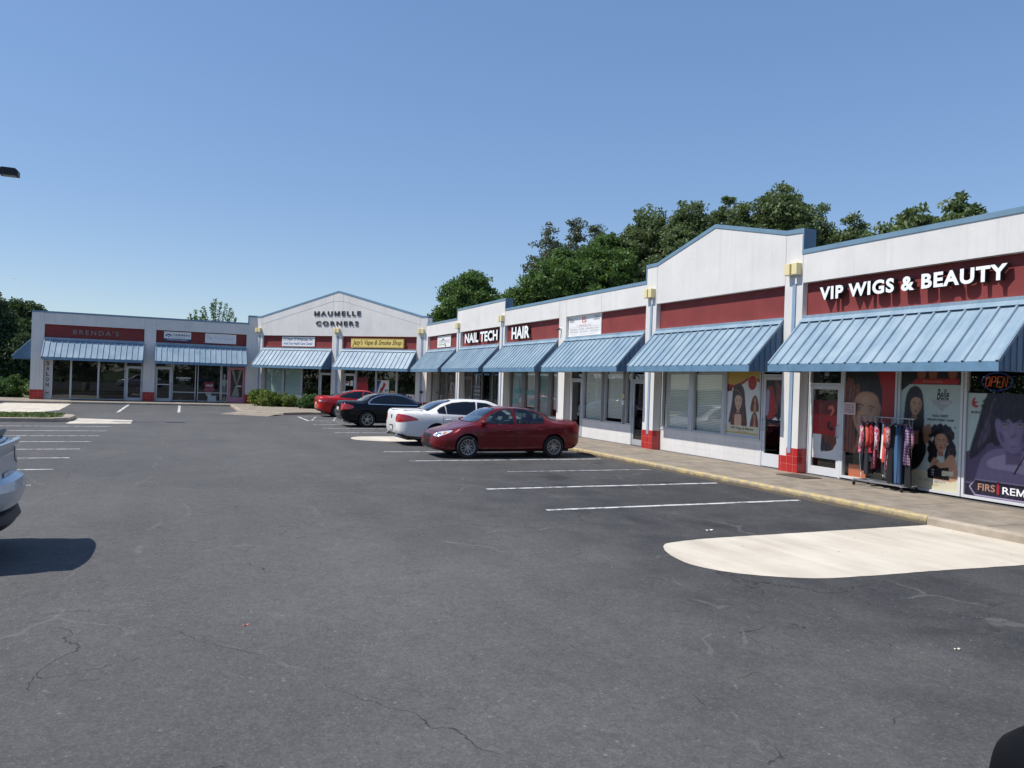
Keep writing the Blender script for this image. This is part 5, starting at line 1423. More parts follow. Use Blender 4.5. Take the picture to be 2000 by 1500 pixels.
def board(fr, name, x0, x1, z0, z1, y, mats, fn, label, cat='sign', th=.03, group=None):
    """thin sign board with printed artwork, one mesh"""
    root_ = fr @ Vector((x0, y, z0)); inv = Matrix.Translation(-root_) @ fr
    mb = MB(); mb.box(x0, x1, y, y+th, z0, z1, 0)
    A = Art(mb, y-.0008); fn(A)
    o = mb.build(name, mats, None); o.data.transform(inv); o.location = root_
    return tag(o, label, cat, group)
class Art:
    def __init__(s, mb, y): s.mb = mb; s.y = y; s.T = (0, 0, 1, 1, 0)
    def set(s, cx=0, cz=0, sx=1, sz=None, rot=0): s.T = (cx, cz, sx, sz or sx, R(rot))
    def tr(s, p):
        cx, cz, sx, sz, r = s.T; a, b = p[0]*sx, p[1]*sz
        return (cx+a*math.cos(r)-b*math.sin(r), cz+a*math.sin(r)+b*math.cos(r))
    def poly(s, pts, m, smooth=0, clip=None):
        q = spline(pts, True, smooth) if smooth else pts
        q = [s.tr(p) for p in q]
        if clip:
            x0, x1, z0, z1 = clip
            for ax, lim, sg in ((0, x0, 1), (0, x1, -1), (1, z0, 1), (1, z1, -1)):
                out = []
                for i in range(len(q)):
                    a, b = q[i-1], q[i]; ia, ib = (a[ax]-lim)*sg >= 0, (b[ax]-lim)*sg >= 0
                    if ia != ib:
                        t = (lim-a[ax])/(b[ax]-a[ax]); out.append((a[0]+(b[0]-a[0])*t, a[1]+(b[1]-a[1])*t))
                    if ib: out.append(b)
                q = out
                if len(q) < 3: return
        n = len(q); ar = sum(q[i-1][0]*q[i][1]-q[i][0]*q[i-1][1] for i in range(n))
        if ar < 0: q.reverse()
        s.mb.add([(a, s.y, b) for a, b in q], [tuple(range(n))], m); s.y -= .0007
    def rect(s, x0, x1, z0, z1, m): s.poly([(x0, z0), (x1, z0), (x1, z1), (x0, z1)], m)
    def text(s, st, x0, x1, z0, z1, m, bold=.01, shear=0, spacing=1, vert=False):
        a = s.tr((x0, z0)); b = s.tr((x1, z1)); mb = MB()
        if vert:
            text(mb, st, 0, b[1]-a[1], 0, b[0]-a[0], s.y, 0, 0, bold, shear, spacing)
            s.mb.add([(b[0]-v[2], v[1], a[1]+v[0]) for v in mb.v], mb.f, m)
        else:
            text(mb, st, a[0], b[0], a[1], b[1], s.y, 0, 0, bold, shear, spacing); s.mb.add(mb.v, mb.f, m)
        s.y -= .0007
    def ell(s, cx, cz, rx, rz, m, n=28, clip=None): s.poly([(cx+rx*math.cos(2*math.pi*i/n), cz+rz*math.sin(2*math.pi*i/n)) for i in range(n)], m, clip=clip)

class ImgArt(Art):
    """soft edged printed picture: a fine grid coloured per vertex, lettering as separate faces on top"""
    def __init__(s, mb, y, x0, x1, z0, z1, bg, step=.0085):
        Art.__init__(s, mb, y); s.nx = int((x1-x0)/step)+1; s.nz = int((z1-z0)/step)+1
        s.gx = np.linspace(x0, x1, s.nx); s.gz = np.linspace(z0, z1, s.nz)
        s.im = np.zeros((s.nz, s.nx, 3)); s.im[:] = bg; s.step = step
    def poly(s, pts, m, smooth=0, clip=None, blur=None, alpha=1.):
        q = spline(pts, True, smooth) if smooth else pts
        q = np.array([s.tr(p) for p in q]); col = np.array(PCOL[m] if isinstance(m, int) else m)
        sc = abs(s.T[2]); sig = (blur if blur is not None else (.034*sc if sc < .9 else (.009 if smooth else (.004 if len(q) > 8 else 0))))/s.step
        pad = int(sig*3)+1
        i0 = max(0, np.searchsorted(s.gx, q[:, 0].min())-pad); i1 = min(s.nx, np.searchsorted(s.gx, q[:, 0].max())+pad)
        j0 = max(0, np.searchsorted(s.gz, q[:, 1].min())-pad); j1 = min(s.nz, np.searchsorted(s.gz, q[:, 1].max())+pad)
        if i1 <= i0 or j1 <= j0: return
        ex = int(sig*3)+2 if sig > .3 else 0
        gx_ = s.gx[0]+(np.arange(i0-ex, i1+ex))*(s.gx[1]-s.gx[0]); gz_ = s.gz[0]+(np.arange(j0-ex, j1+ex))*(s.gz[1]-s.gz[0])
        X, Z = np.meshgrid(gx_, gz_); M = np.zeros(X.shape, bool)
        for k in range(len(q)):
            (xa, za), (xb, zb) = q[k-1], q[k]
            if za == zb: continue
            M ^= ((za > Z) != (zb > Z)) & (X < (xb-xa)*(Z-za)/(zb-za)+xa)
        M = M.astype(float)
        if sig > .3:
            r = int(sig*2.5)+1; kx = np.exp(-.5*(np.arange(-r, r+1)/sig)**2); kx /= kx.sum()
            M = np.apply_along_axis(lambda v: np.convolve(v, kx, 'same'), 0, M); M = np.apply_along_axis(lambda v: np.convolve(v, kx, 'same'), 1, M)
        if ex: M = M[ex:-ex, ex:-ex]
        M = (M*alpha)[..., None]; s.im[j0:j1, i0:i1] = s.im[j0:j1, i0:i1]*(1-M)+col*M
    def ell(s, cx, cz, rx, rz, m, n=28, clip=None, blur=None): s.poly([(cx+rx*math.cos(2*math.pi*i/n), cz+rz*math.sin(2*math.pi*i/n)) for i in range(n)], m, 0, clip, blur)
def pboard(fr, name, x0, x1, z0, z1, y, bg, fn, label, cat='poster', th=.003, group='hair posters in the wig shop windows'):
    root_ = fr @ Vector((x0, y, z0)); inv = Matrix.Translation(-root_) @ fr
    mb = MB(); mb.box(x0, x1, y, y+th, z0, z1, 0); tx = MB()
    A = ImgArt(tx, y-.0030, x0, x1, z0, z1, PCOL[ix[bg]]); fn(A)
    b = len(mb.v); nx, nz = A.nx, A.nz
    mb.v += [(float(x), y-.0012, float(z)) for z in A.gz for x in A.gx]
    for j in range(nz-1):
        for i in range(nx-1):
            a = b+j*nx+i; mb.f.append((a, a+1, a+nx+1, a+nx)); mb.m.append(len(PAL))
    c = len(mb.v); mb.v += tx.v; mb.f += [tuple(c+i for i in f_) for f_ in tx.f]; mb.m += tx.m
    o = mb.build(name, PAL+[PRINT]); me = o.data
    at = me.color_attributes.new('ink', 'FLOAT_COLOR', 'POINT')
    cols = np.ones((len(mb.v), 4)); rg = np.random.default_rng(len(label))
    st = rg.normal(size=(nz, nx)); kz = np.ones(13)/13; st = np.apply_along_axis(lambda v: np.convolve(v, kz, 'same'), 0, st)*13**.5
    lum = A.im.mean(2, keepdims=True); A.im = A.im*(1+st[..., None]*np.where(lum < .09, .38, .035))+np.where(lum < .03, .006, 0)*np.maximum(st[..., None], 0)
    cols[b:c, :3] = np.clip(A.im.reshape(-1, 3), 0, 1)
    at.data.foreach_set('color', cols.ravel().astype(np.float32))
    me.transform(inv); o.location = root_
    return tag(o, label, cat, group)
def print_mat():
    m, nt, out = nodes('printed_vinyl'); p = N(nt, 'ShaderNodeBsdfPrincipled', i_Roughness=.35); L(nt, p.outputs[0], out.inputs[0])
    a = N(nt, 'ShaderNodeVertexColor'); a.layer_name = 'ink'; L(nt, a.outputs[0], p.inputs['Base Color']); return m
PRINT = print_mat()
pc = lambda name, c, r=.45: mat(name, c, r)
INK = pc('ink_dark', (.03, .03, .04)); NAVY = pc('ink_navy', (.02, .04, .14)); SGN = pc('sign_white', (.74, .74, .73)); GRY = pc('ink_grey', (.36, .36, .38)); LGR = pc('ink_pale_grey', (.55, .55, .57))
YEL = pc('sign_yellow', (.72, .56, .17)); RDI = pc('ink_red', (.52, .04, .04)); GRN = pc('ink_green', (.25, .42, .12)); BLU = pc('ink_blue', (.05, .14, .42)); TEA = pc('ink_teal', (.04, .34, .33))
def f(A):
    A.ell(2.20, 4.30, .11, .11, 1); A.ell(2.20, 4.30, .08, .08, 0); A.text('Oasis Of Arkansas, Inc', 2.36, 4.40, 4.17, 4.40, 1, .02)
    A.text('Adult Day Health Care Center', 2.12, 4.40, 3.88, 4.10, 2, .015)
board(FG, 'sign_board', 2.01, 4.56, 3.83, 4.45, .09, [SGN, NAVY, BLU], f, 'white board lettered in navy for a day health care centre')
def f(A): A.rect(7.40, 11.06, 3.84, 3.86, 1); A.rect(7.40, 11.06, 4.33, 4.35, 1); A.text("Jazy's Vape & Smoke Shop", 7.47, 10.98, 3.90, 4.30, 1, .018, .35)
board(FG, 'sign_board', 7.37, 11.09, 3.81, 4.37, -.02, [YEL, pc('ink_brown', (.10, .06, .01))], f, 'yellow board with slanted script for a vape and smoke shop', th=.15)
def f(A):
    A.rect(7.15, 8.73, 3.86, 4.02, 1); A.text('INSURANCE AGENCY', 7.35, 8.55, 3.91, 3.98, 0, .01)
    for k in range(11):
        a, b = math.pi*(.12+.76*k/11), math.pi*(.12+.76*(k+1)/11)
        A.poly([(7.42+r*math.cos(t), 4.10+r*math.sin(t)) for r, t in ((.14, a), (.21, a), (.21, b), (.14, b))], 1)
    A.poly([(7.37, 4.18), (7.47, 4.18), (7.42, 4.08)], 1)
    A.text('FARMERS', 7.70, 8.66, 4.20, 4.32, 1, .02, 0, 1.25); A.text('INSURANCE', 7.70, 8.35, 4.08, 4.15, 2, .0, 0, 1.2)
board(FL, 'sign_board', 7.15, 8.73, 3.86, 4.46, .09, [SGN, NAVY, GRY], f, 'white and navy board reading FARMERS on the left wing')
def f(A): A.text('The', 9.66, 9.98, 4.08, 4.33, 1, .0); A.text('Pink Door', 10.12, 11.30, 4.08, 4.32, 2, .0)
board(FL, 'sign_board', 9.57, 11.46, 3.85, 4.47, .09, [SGN, GRY, LGR], f, 'faded white board with thin lettering starting with The')
def f(A):
    for k in range(9):
        a, b = math.pi*(.1+.8*k/9), math.pi*(.1+.8*(k+1)/9)
        A.poly([(2.85+r*math.cos(t)*1.4, 4.10+r*math.sin(t)) for r, t in ((.15, a), (.21, a), (.21, b), (.15, b))], 1)
    A.text('CREATIONS', 2.05, 3.95, 4.06, 4.24, 3, .02); A.rect(2.05, 3.1, 3.95, 3.99, 2); A.poly([(3.15, 4.05), (3.25, 4.05), (3.32, 3.93), (3.45, 3.88), (3.40, 3.84), (3.22, 3.88)], 1)
board(FR, 'sign_board', 1.82, 4.18, 3.82, 4.46, .10, [SGN, INK, GRN, LGR], f, 'small white board with an arc and a green line, farthest on the right wing')
def f(A):
    A.rect(18.02, 20.44, 4.075, 4.085, 1); A.text('B', 19.05, 19.32, 4.24, 4.46, 2, .0); A.ell(19.20, 4.36, .005, .005, 2)
    for k in range(10):
        a, b = math.pi*(-.45+.9*k/10), math.pi*(-.45+.9*(k+1)/10)
        A.poly([(19.25+r*math.cos(t), 4.35+r*math.sin(t)) for r, t in ((.125, a), (.14, a), (.14, b), (.125, b))], 3)
    for i, (a, b, c) in enumerate(((18.10, 18.30, 4.40), (18.10, 18.42, 4.35), (18.10, 18.42, 4.30), (19.95, 20.32, 4.43), (19.98, 20.34, 4.37), (19.9, 20.34, 4.31))): A.rect(a, b, c, c+.022, 3)
    A.text('T  SERVICES  LLC', 18.65, 19.75, 4.11, 4.18, 4, 0)
    A.text('REMODEL   HOMES   CONSTRUCTION', 18.15, 20.30, 3.985, 4.035, 3, .0); A.text('PAINTING   DRYWALL   ROOFING', 18.15, 20.30, 3.89, 3.94, 3, .0); A.text('DECKS   FLOORS   FENCE', 18.2, 20.1, 3.80, 3.845, 5, .0)
board(FR, 'sign_board', 18.0, 20.44, 3.745, 4.515, .11, [SGN, GRY, RDI, pc('ink_slate', (.30, .30, .33)), pc('ink_pink', (.62, .36, .36)), LGR], f, 'large white board in three strips with a red and grey logo')

# vertical SALON on the left end panel
def f(A):
    for i, ch in enumerate('SALON'): A.text(ch, .78, .94, 2.06-i*.325, 2.29-i*.325, 1, .03)
    A.rect(.74, .98, .40, .43, 1); A.poly([(.76, .30), (.79, .30), (.96, .46), (.93, .46)], 1); A.poly([(.93, .30), (.96, .30), (.79, .46), (.76, .46)], 1)
board(FL, 'salon_sign', .69, 1.03, .2, 2.42, WY-.03, [pc('panel_grey', (.50, .51, .53)), INK], f, 'tall narrow panel with SALON spelled downwards', th=.008)

# ------------------------------------------------------------------ wall lights, camera, small fittings
k_ = 0
def wall_light(fr, x, z, label):
    o = empty('wall_light', tuple((fr @ Vector((x, 0, z)))[:3]), 0, label, 'wall light', 'cream twin wall lights')
    o.rotation_euler = (0, 0, math.atan2(fr[1][0], fr[0][0]))
    for s in (-1, 1):
        m = MB(); m.box(s*.115-.085, s*.115+.085, -.17, 0, -.14, .14); ob = m.build('shade', CREAM, o, bevel=.012)
        l = MB(); l.box(s*.115-.07, s*.115+.07, -.155, -.02, -.146, -.1402); l.build('lens', mat('lamp_lens', (.5, .5, .5), .2), ob)
    m = MB(); m.box(-.03, .03, -.05, 0, -.13, .13); m.build('bracket', CREAM, o)
wall_light(FR, 29.73, 4.86, 'largest cream twin wall light, beside the wig shop sign')
wall_light(FR, 23.69, 4.86, 'cream twin wall light at the left foot of the blank gable')
wall_light(FR, 11.72, 4.86, 'cream twin wall light between the NAIL TECH and HAIR signs')
wall_light(FR, 5.74, 4.86, 'cream twin wall light left of the NAIL TECH sign')
wall_light(FG, .20, 4.86, 'cream twin wall light at the left foot of the MAUMELLE CORNERS gable')
wall_light(FG, 6.32, 4.86, 'cream twin wall light directly below the MAUMELLE CORNERS letters')
wall_light(FG, 12.30, 4.86, 'cream twin wall light at the right foot of the MAUMELLE CORNERS gable')
o = empty('security_camera', (17.60, 0, 4.08), 0, 'small round security camera on a pillar beside the HAIR fascia', 'camera')
m = MB(); m.lathe([(0, -.05), (.05, -.05), (.05, 0)], (0, 0, 0), 'y', 16); m.build('mount', LW, o)
m = MB(); m.tube([(0, -.05, 0), (-.02, -.12, -.02), (-.06, -.20, -.05)], [.03, .035, .035], 12); m.build('camera_body', BLACKP, o, smooth=True)
o = empty('electrical_box', (21.85, WY-.04, 1.3), 0, 'two small pale boxes stacked on the dark mullion of the blinds office', 'utility box')
for z in (.0, .22): m = MB(); m.box(-.055, .055, -.05, 0, z, z+.15); m.build('box', CREAM if z else LW, o, bevel=.006)
o = empty('wall_tap', tuple((FG @ Vector((12.45, 0, 1.1)))[:3]), R(45), 'small black wall fitting with a thin white pipe by the gable corner', 'tap')
m = MB(); m.box(-.09, .0, -.10, 0, .0, .16); m.box(.02, .10, -.08, 0, .02, .14); m.build('valve', BLACKP, o, bevel=.01)
m = MB(); m.tube([(.11, -.04, .05), (.11, -.04, -1.08)], .018, 8); m.build('pipe', LW, o)
m = MB(); m.box(30.1, 30.95, -.75, -.2, .002, .016); tag(m.build('door_mat', mat('mat_brown', (.07, .055, .045), .95, bmp=.5), bevel=.004), 'flat brown mat before the wig shop door', 'door mat')
o = board(FR, 'paper_notice', 5.66, 5.82, 1.0, 1.45, -.008, [SGN, BLU], lambda A: (A.rect(5.69, 5.79, 1.30, 1.40, 1), A.rect(5.70, 5.78, 1.08, 1.22, 1)), 'small white and blue notice on the pillar left of the nail shop', 'notice', th=.006)

# ------------------------------------------------------------------ window art
SK1 = pc('print_skin', (.44, .24, .15)); SK2 = pc('print_skin_shade', (.27, .135, .085)); SKL = pc('print_skin_light', (.60, .38, .27)); HR1 = pc('print_hair_black', (.010, .009, .012)); HR2 = pc('print_hair_sheen', (.05, .04, .05))
AUB = pc('print_hair_auburn', (.16, .045, .028)); AUB2 = pc('print_hair_auburn_light', (.27, .09, .05)); EYE = pc('print_eye', (.46, .40, .37)); LIP = pc('print_lips', (.30, .065, .065)); PWH = pc('print_white', (.66, .67, .66)); POST = pc('print_pale_green', (.42, .50, .47)); PCR = pc('print_cream', (.60, .56, .40))
PRD = pc('print_red', (.36, .015, .018)); PRB = pc('print_dark_red', (.13, .006, .010)); PGD = pc('print_gold', (.50, .34, .05)); PUR = pc('print_violet', (.19, .15, .26)); PUS = pc('print_violet_shade', (.085, .06, .13)); PUD = pc('print_violet_dark', (.014, .012, .028)); PUL = pc('print_violet_light', (.33, .27, .40)); ORG = pc('print_orange', (.62, .16, .07))
PAL = [PWH, HR1, HR2, SK1, SK2, SKL, LIP, EYE, AUB, AUB2, PRD, PRB, PGD, POST, PCR, INK, GRY, PUR, PUS, PUD, PUL, ORG, LW, NAVY, BLU, TEA, SGN]
ix = {m: i for i, m in enumerate(PAL)}
PCOL = [tuple(m.node_tree.nodes['Principled BSDF'].inputs['Base Color'].default_value[:3]) for m in PAL]
def face(A, cx, cz, w, rot=0, skin=SK1, shade=SK2, light=SKL, lip=LIP, hairl=HR1, turn=0., smile=.0, clip=None):
    """head, half width w, at cx,cz; turn shifts the features sideways"""
    A.set(cx, cz, w, w, rot); img = isinstance(A, ImgArt)
    def P(pts, m, k=4):
        if img and m is light: A.poly(pts, ix[m], k, clip, w*.10, .38)
        elif img and m is shade and len(pts) > 6: A.poly(pts, ix[m], k, clip, w*.10, .75)
        elif img and m is shade: A.poly(pts, ix[m], k, clip, w*.035, .8)
        else: A.poly(pts, ix[m], k, clip)
    t = turn
    P([(-.42, -1.0), (-.48, -2.0), (.48, -2.0), (.42, -1.0)], shade, 0)
    P([(0, 1.35), (.62, 1.18), (.98, .62), (.97, .05), (.80, -.62), (.42, -1.18), (0, -1.36), (-.42, -1.18), (-.80, -.62), (-.97, .05), (-.98, .62), (-.62, 1.18)], skin)
    P([(.55-t, 1.15), (.92, .60), (.93, .0), (.74, -.62), (.36, -1.12), (.50, -.6), (.66-t*.3, .0), (.70-t*.3, .5)], shade)
    P([(-.30+t, .95), (.05+t, 1.05), (.22+t, .75), (-.05+t, .55), (-.35+t, .65)], light); P([(-.62+t, -.12), (-.40+t, -.02), (-.26+t, -.28), (-.48+t, -.42)], light); P([(-.06+t, .20), (.05+t, .20), (.08+t, -.25), (-.04+t, -.25)], light)
    for s in (-1, 1):
        ex = s*.43+t
        P([(ex-.27, .42+(.03 if s > 0 else .0)), (ex-.05, .55), (ex+.22, .50), (ex+.27, .42), (ex, .475)], HR1)
        P([(ex-.21, .21), (ex-.06, .315), (ex+.10, .31), (ex+.22, .225), (ex+.08, .145), (ex-.10, .135)], shade)
        P([(ex-.17, .21), (ex-.03, .285), (ex+.16, .215), (ex, .145)], EYE)
        A.ell(ex+.01, .215, .075, .075, ix[HR1], 14, clip)
        P([(ex-.20, .215), (ex-.05, .30), (ex+.12, .295), (ex+.22, .235), (ex+.08, .335), (ex-.08, .345)], HR1)
    P([(-.14+t, -.34), (.0+t, -.28), (.16+t, -.34), (.10+t, -.42), (-.09+t, -.42)], shade); P([(.08+t, .15), (.15+t, -.20), (.20+t, -.34), (.10+t, -.30)], shade)
    P([(-.30+t, -.70+smile), (-.10+t, -.60), (0+t, -.63), (.10+t, -.60), (.30+t, -.70+smile), (.0+t, -.73)], lip); P([(-.28+t, -.72+smile), (0+t, -.75), (.28+t, -.72+smile), (.12+t, -.88), (-.12+t, -.88)], lip)
    if smile: P([(-.22+t, -.70+smile), (0+t, -.70), (.22+t, -.70+smile), (0+t, -.80)], EYE)
    if img:
        for s in (-1, 1):
            A.ell(s*.43+t+.035, .235, .022, .022, ix[PWH], 8, clip, 0)
            P([(s*.78, -.1), (s*.55, -.25), (s*.50, -.75), (s*.70, -.55)], shade)
        P([(-.16+t, -.92), (.16+t, -.92), (.10+t, -.98), (-.10+t, -.98)], shade)
    A.set()

# poster with gold wave (blank bay window)
def f(A):
    a, b, z0, z1 = 27.03, 28.36, .70, 2.60; W = b-a; cl = (a, b, z0, z1)
    A.poly([(a, z1), (b, z1), (b, 2.12), (27.9, 2.22), (27.5, 2.02), (27.25, 1.98), (a, 2.02)], ix[PGD], 0, cl)
    A.poly([(a, 2.03), (27.3, 1.99), (27.62, 2.07), (27.95, 2.25), (b, 2.14), (b, 2.20), (27.95, 2.31), (27.6, 2.14), (27.3, 2.06), (a, 2.10)], ix[PRD], 0, cl)
    A.poly([(a, 2.04), (27.25, 2.0), (27.22, 1.90), (a, 1.88)], ix[PRB], 0, cl)
    A.ell(28.02, 2.13, .17, .20, ix[PWH]); A.ell(28.02, 2.13, .16, .19, ix[PRD]); A.text('Pure', 27.95, 28.12, 2.16, 2.22, ix[ORG], .0, .3); A.text('Virgin', 27.90, 28.14, 2.06, 2.12, ix[ORG], .0, .3)
    A.poly([(27.20, 1.05), (27.12, 1.02), (27.23, 1.55), (27.28, 1.95), (27.42, 2.08), (27.58, 2.08), (27.72, 1.92), (27.78, 1.55), (27.86, 1.05), (27.78, .98)], ix[HR2], 5, cl)
    A.poly([(27.33, .98), (27.37, 1.28), (27.62, 1.28), (27.66, .98)], ix[SKL], 0, cl)
    face(A, 27.50, 1.60, .145, 0, SKL, SK1, PCR, LIP)
    for k in range(3): A.poly([(27.30+k*.01, 1.96-k*.05), (27.44, 2.0-k*.05), (27.66, 1.82-k*.04), (27.60, 1.83-k*.04), (27.44, 1.95-k*.05)], ix[AUB2 if k % 2 else HR2], 4)
    A.poly([(27.15, 1.0), (27.22, 1.05), (27.33, 1.5), (27.36, 1.05), (27.34, .97)], ix[AUB], 4); A.poly([(27.66, .97), (27.64, 1.1), (27.67, 1.5), (27.78, 1.1), (27.83, .99)], ix[AUB], 4)
    for cz in (1.62, 1.18):
        A.poly([(27.99, cz-.22), (28.02, cz+.05), (28.10, cz+.17), (28.18, cz+.17), (28.25, cz+.05), (28.29, cz-.22)], ix[AUB], 5); A.poly([(28.09, cz-.22), (28.11, cz-.05), (28.17, cz-.05), (28.20, cz-.22)], ix[SK1])
        face(A, 28.14, cz+.05, .055, 0, SKL, SK1, SKL); A.rect(27.97, 28.31, cz-.26, cz-.235, ix[PGD])
    A.rect(a, b, .80, .98, ix[PCR]); A.rect(a, b, .76, .80, ix[PGD]); A.text('VIP Wigs & Beauty', 27.22, 28.12, .86, .94, ix[INK], .01); A.text('Hair Salon', 27.50, 27.90, .805, .835, ix[ORG], 0)
pboard(FR, 'hair_poster', 27.03, 28.36, .70, 2.60, WY+.008, PWH, f, 'poster of a woman with very long dark hair under a gold wave')
# torn poster on the locked door
def f(A):
    cl = (28.55, 29.26, .40, 2.22); P = lambda pts, m, k=4: A.poly(pts, ix[m], k, cl)
    P([(28.55, 2.22), (29.26, 2.22), (29.26, 1.2), (28.55, 1.2)], HR1, 0)
    P([(28.55, 1.95), (28.72, 2.05), (28.83, 1.95), (28.84, 1.5), (28.75, 1.25), (28.55, 1.25)], AUB, 4); P([(28.55, 1.9), (28.66, 1.95), (28.72, 1.7), (28.66, 1.35), (28.55, 1.35)], PUL, 4); P([(28.70, 1.95), (28.80, 1.98), (28.92, 1.35), (28.72, 1.22), (28.66, 1.3)], PRD, 4)
    face(A, 29.28, 1.72, .27, 8, PUL, PUS, PUL, PRD, turn=-.1, clip=cl)
    P([(28.86, 2.2), (29.0, 2.15), (29.08, 1.95), (29.0, 1.6), (28.98, 1.38), (28.86, 1.5), (28.90, 1.9)], AUB, 4)
    P([(28.80, 1.22), (28.92, 1.28), (29.02, 1.18), (29.10, 1.30), (29.17, 1.22), (29.12, .98), (29.05, .72), (29.0, .80), (28.95, .74), (28.92, 1.0)], PWH, 0); P([(28.98, 1.02), (28.98, 1.14), (29.06, 1.07)], HR1, 0); P([(28.80, 1.3), (29.26, 1.3), (29.24, 1.42), (28.95, 1.36)], HR1, 0)
pboard(FR, 'door_poster', 28.55, 29.26, 1.2, 2.22, WY-.004, HR1, f, 'torn violet and red poster on the narrow door beside the gold wave poster')
# wig shop door
def f(A):
    cl = (30.14, 30.86, .26, 2.0); P = lambda pts, m, k=0: A.poly(pts, ix[m], k, cl)
    P([(30.14, .96), (30.86, .96), (30.86, 1.75), (30.14, 1.75)], PRB); P([(30.14, .96), (30.86, .96), (30.86, 1.42), (30.14, 1.42)], PRD)
    A.text('BORN FREE', 30.32, 30.40, 1.05, 1.68, ix[LIP], .02, 0, 1, True); A.text('HAIR COLLECTION', 30.42, 30.47, 1.05, 1.66, ix[AUB2], .0, 0, 1, True)
    A.poly([(30.58, 1.60), (30.70, 1.64), (30.76, 1.52), (30.66, 1.40), (30.66, 1.45), (30.70, 1.52), (30.66, 1.57), (30.60, 1.54)], ix[ORG], 4); A.poly([(30.60, 1.28), (30.56, 1.16), (30.66, 1.06), (30.80, 1.10), (30.72, 1.14), (30.76, 1.2), (30.64, 1.14), (30.66, 1.26)], ix[HR1], 4)
    P([(30.14, .40), (30.86, .40), (30.86, .96), (30.14, .96)], PWH); P([(30.40, .96), (30.86, .96), (30.86, .80), (30.74, .62), (30.58, .57), (30.40, .60)], AUB); P([(30.40, .58), (30.50, .58), (30.72, .64), (30.60, .78), (30.42, .86)], HR2, 4)
pboard(FR, 'door_poster', 30.14, 30.86, .40, 1.75, WY+.002, PWH, f, 'red and white poster on the wig shop door with lettering turned sideways')
def f(A): A.text('102', 30.44, 30.56, 2.32, 2.40, 1, .02)
board(FR, 'number_plate', 30.42, 30.58, 2.30, 2.42, WY+.010, [INK, LGR], f, 'little grey door number above the wig shop door', 'number', th=.002)
# big smiling face
def f(A):
    a, b, z0, z1 = 31.06, 32.37, .60, 2.60; cl = (a, b, z0, z1); P = lambda pts, m, k=4: A.poly(pts, ix[m], k, cl)
    P([(31.7, z1), (b, z1), (b, z0), (31.6, z0)], PRB, 0); P([(31.95, z1), (b-.04, z1), (b-.04, z0), (31.95, z0)], PRD, 0)
    P([(a, 2.45), (31.3, 2.62), (31.75, 2.5), (32.0, 2.1), (32.02, 1.6), (31.95, 1.0), (31.4, .9), (a, .9)], HR1)
    P([(a, 2.15), (31.25, 2.25), (31.45, 2.1), (31.40, 1.7), (31.30, 1.2), (31.38, .85), (31.3, .6), (a, .6)], AUB)
    for k in range(6): P([(31.08+k*.045, .65), (31.10+k*.045, 1.5), (31.13+k*.05, 2.05), (31.15+k*.05, 2.05), (31.12+k*.045, 1.5), (31.10+k*.045, .65)], AUB2 if k % 2 else HR2, 3)
    face(A, 31.62, 1.50, .36, -6, SK1, SK2, SKL, LIP, turn=-.08, smile=.07, clip=cl)
    P([(31.30, 2.12), (31.55, 2.22), (31.85, 2.05), (31.98, 1.7), (32.0, 2.0), (31.8, 2.35), (31.5, 2.4), (31.3, 2.3)], HR1)
    P([(31.45, .98), (31.6, .95), (31.95, 1.05), (32.2, .60), (31.3, .60)], SK2, 0); P([(31.35, .62), (31.55, .95), (31.50, .62)], AUB, 0)
pboard(FR, 'face_poster', 31.06, 32.37, .62, 2.60, WY+.008, HR1, f, 'poster of a huge smiling face with auburn hair on deep red')
def f(A):
    for k, s in enumerate(('PLEASE NO', 'FOOD OR', 'DRINK IN', 'STORE')): A.text(s, 31.10, 31.34, 1.66-k*.052, 1.695-k*.052, 1, .01)
board(FR, 'paper_notice', 31.05, 31.39, 1.46, 1.73, WY-.045, [pc('paper_pink', (.68, .48, .46)), INK], f, 'pink paper notice taped to the window frame by the wig shop door', 'notice', th=.002)
m = MB(); m.box(31.16, 31.62, WY+.06, WY+.07, .08, .36); m.box(31.06, 31.9, WY+.3, WY+.32, .03, .6, 1)
tag(m.build('display_board', [ORG, pc('board_green', (.10, .12, .08))]), 'orange card standing low inside the window beneath the smiling face', 'display card')
